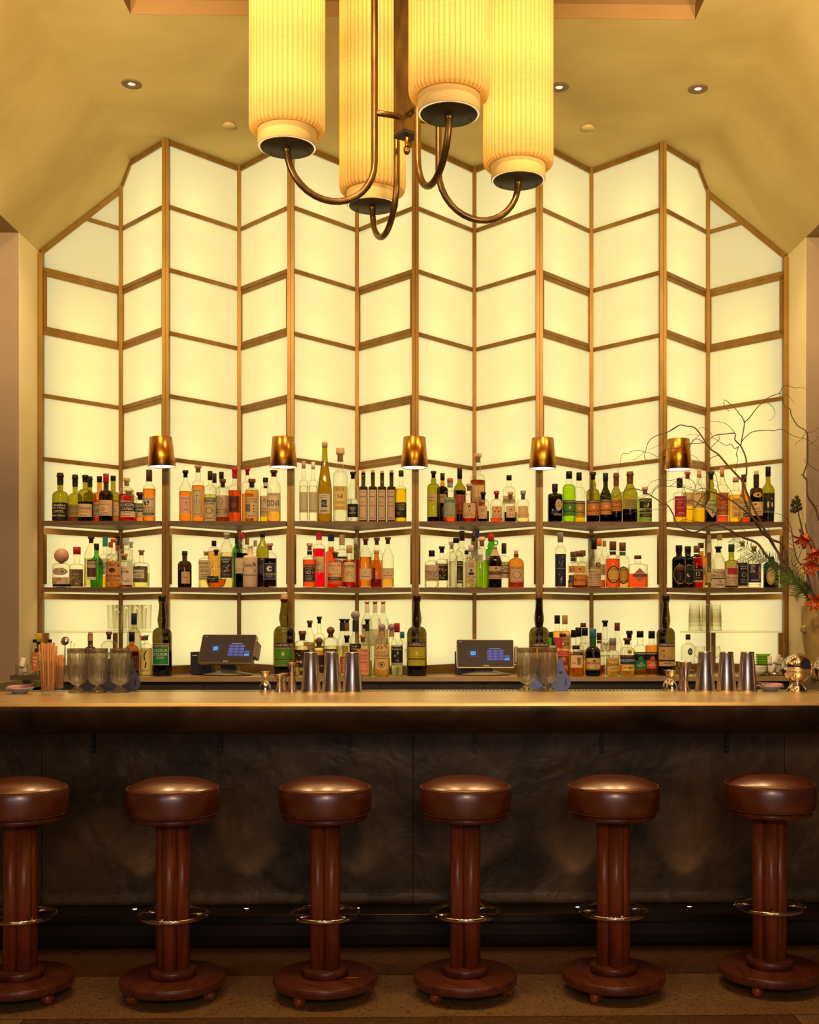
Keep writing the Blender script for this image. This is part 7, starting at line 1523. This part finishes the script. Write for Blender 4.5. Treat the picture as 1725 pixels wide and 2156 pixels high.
# dark seed-pod stem
org = at(1740, 1290, 5.97); mb = MB(); sp = smooth([at(x, y, 5.95) for x, y in ((1740, 1290), (1722, 1190), (1705, 1145), (1692, 1124), (1688, 1108), (1684, 1090), (1681, 1075), (1677, 1052))], 6)
mb.tube([q - org for q in sp], [.006 - .0035 * i / len(sp) for i in range(len(sp))], 8)
for a, b_ in (((1692, 1124), (1683, 1117)), ((1690, 1118), (1682, 1114))): mb.tube([at(*a, 5.95) - org, at(*b_, 5.95) - org], .003, 6)
o = mb.build('seed_pod_stem', STEM, None, org); tag(o, 'dark stem topped by a cluster of spiky green-black seed pods', 'seed pods')
POD = principled('seed_pod', (.035, .045, .012), .75); rnd = random.Random(3)
for i, (x, y) in enumerate(((1678, 1047), (1671, 1055), (1682, 1054), (1676, 1058), (1669, 1063), (1684, 1062), (1678, 1066), (1671, 1071), (1686, 1070), (1680, 1074), (1674, 1077), (1668, 1075))):
    mb = MB(); c = at(x, y, 5.93 + rnd.uniform(0, .04)); mb.lathe([(.0105 * math.sin(PI * k / 8) if 0 < k < 8 else 0, -.0105 * math.cos(PI * k / 8)) for k in range(9)], c - org, 12, flute=lambda a, z: 1 + .1 * math.cos(6 * a))
    for k in range(26):
        dd = Vector((rnd.gauss(0, 1), rnd.gauss(0, 1), rnd.gauss(0, 1))).normalized(); sd_ = dd.cross(Vector((.3, .5, .8))).normalized() * .0012; q = c - org
        mb.poly([q + dd * .009 - sd_, q + dd * .009 + sd_, q + dd * .0145])
    mb.build('pod', POD, o)
# ================================================================== light and output
w = bpy.data.worlds.new('world'); SC.world = w; w.use_nodes = True
bg = w.node_tree.nodes['Background']; bg.inputs[0].default_value = (.55, .42, .34, 1); bg.inputs[1].default_value = .045
# tall daylight windows of the room behind the camera
light('window_daylight', 'AREA', (.2, -1.9, 1.9), 30, (.66, .76, 1.0), 5.2, (PI / 2, 0, 0), shape='RECTANGLE', size_y=1.7)
# added fill spots, out of view, brightening bottle fronts and lattice
def aim(loc, tgt):
    return (Vector(tgt) - Vector(loc)).to_track_quat('-Z', 'Y').to_euler()
for x in (-1.5, -.55, .55, 1.5):
    L = (x, 2.3, ZT - .05); light('bar_fill_spot', 'SPOT', L, 260, (1, .72, .36), .08, aim(L, (x * 1.1, 6.7, 2.0)), spot_size=1.05, spot_blend=.7)
# added spots hidden up in the tray to brighten stools and floor
for x in (-.95, -.32, .32, .95):
    L = (x, 3.45 , ZT + .06); light('stool_fill_spot', 'SPOT', L, 48, (1, .66, .30), .10, aim(L, (x * 1.6, 4.15, 0)), spot_size=1.25, spot_blend=.6)
# added unseen fill spots that lift the ceiling and its slopes
for x in (-2.0, 2.0):
    L = (x, 1.5, 2.6); light('ceiling_fill_spot', 'SPOT', L, 640, (1, .77, .32), .15, aim(L, (x * .45, 4.1, ZT)), spot_size=1.25, spot_blend=1.0)
    L = (x * .4, .8, 2.7); light('ceiling_fill_spot', 'SPOT', L, 1500, (1, .77, .34), .15, aim(L, (x * 1.08, 5.2, ZT - .3)), spot_size=.75, spot_blend=1.0)
light('front_fill_lamp', 'POINT', (.3, -1.0, 2.35), 110, (1, .66, .38), .3)  # added unseen fill behind the camera for stools and bar front
SC.view_settings.view_transform = 'Standard'; SC.view_settings.look = 'None'; SC.view_settings.gamma = 1
SC.view_settings.exposure = 0.0; SC.view_settings.use_curve_mapping = False
cy = SC.cycles
cy.use_denoising = True; cy.caustics_reflective = False; cy.caustics_refractive = False
cy.max_bounces = 14; cy.diffuse_bounces = 4; cy.glossy_bounces = 5; cy.transmission_bounces = 14; cy.transparent_max_bounces = 40
cy.sample_clamp_indirect = 6
bpy.context.view_layer.update()
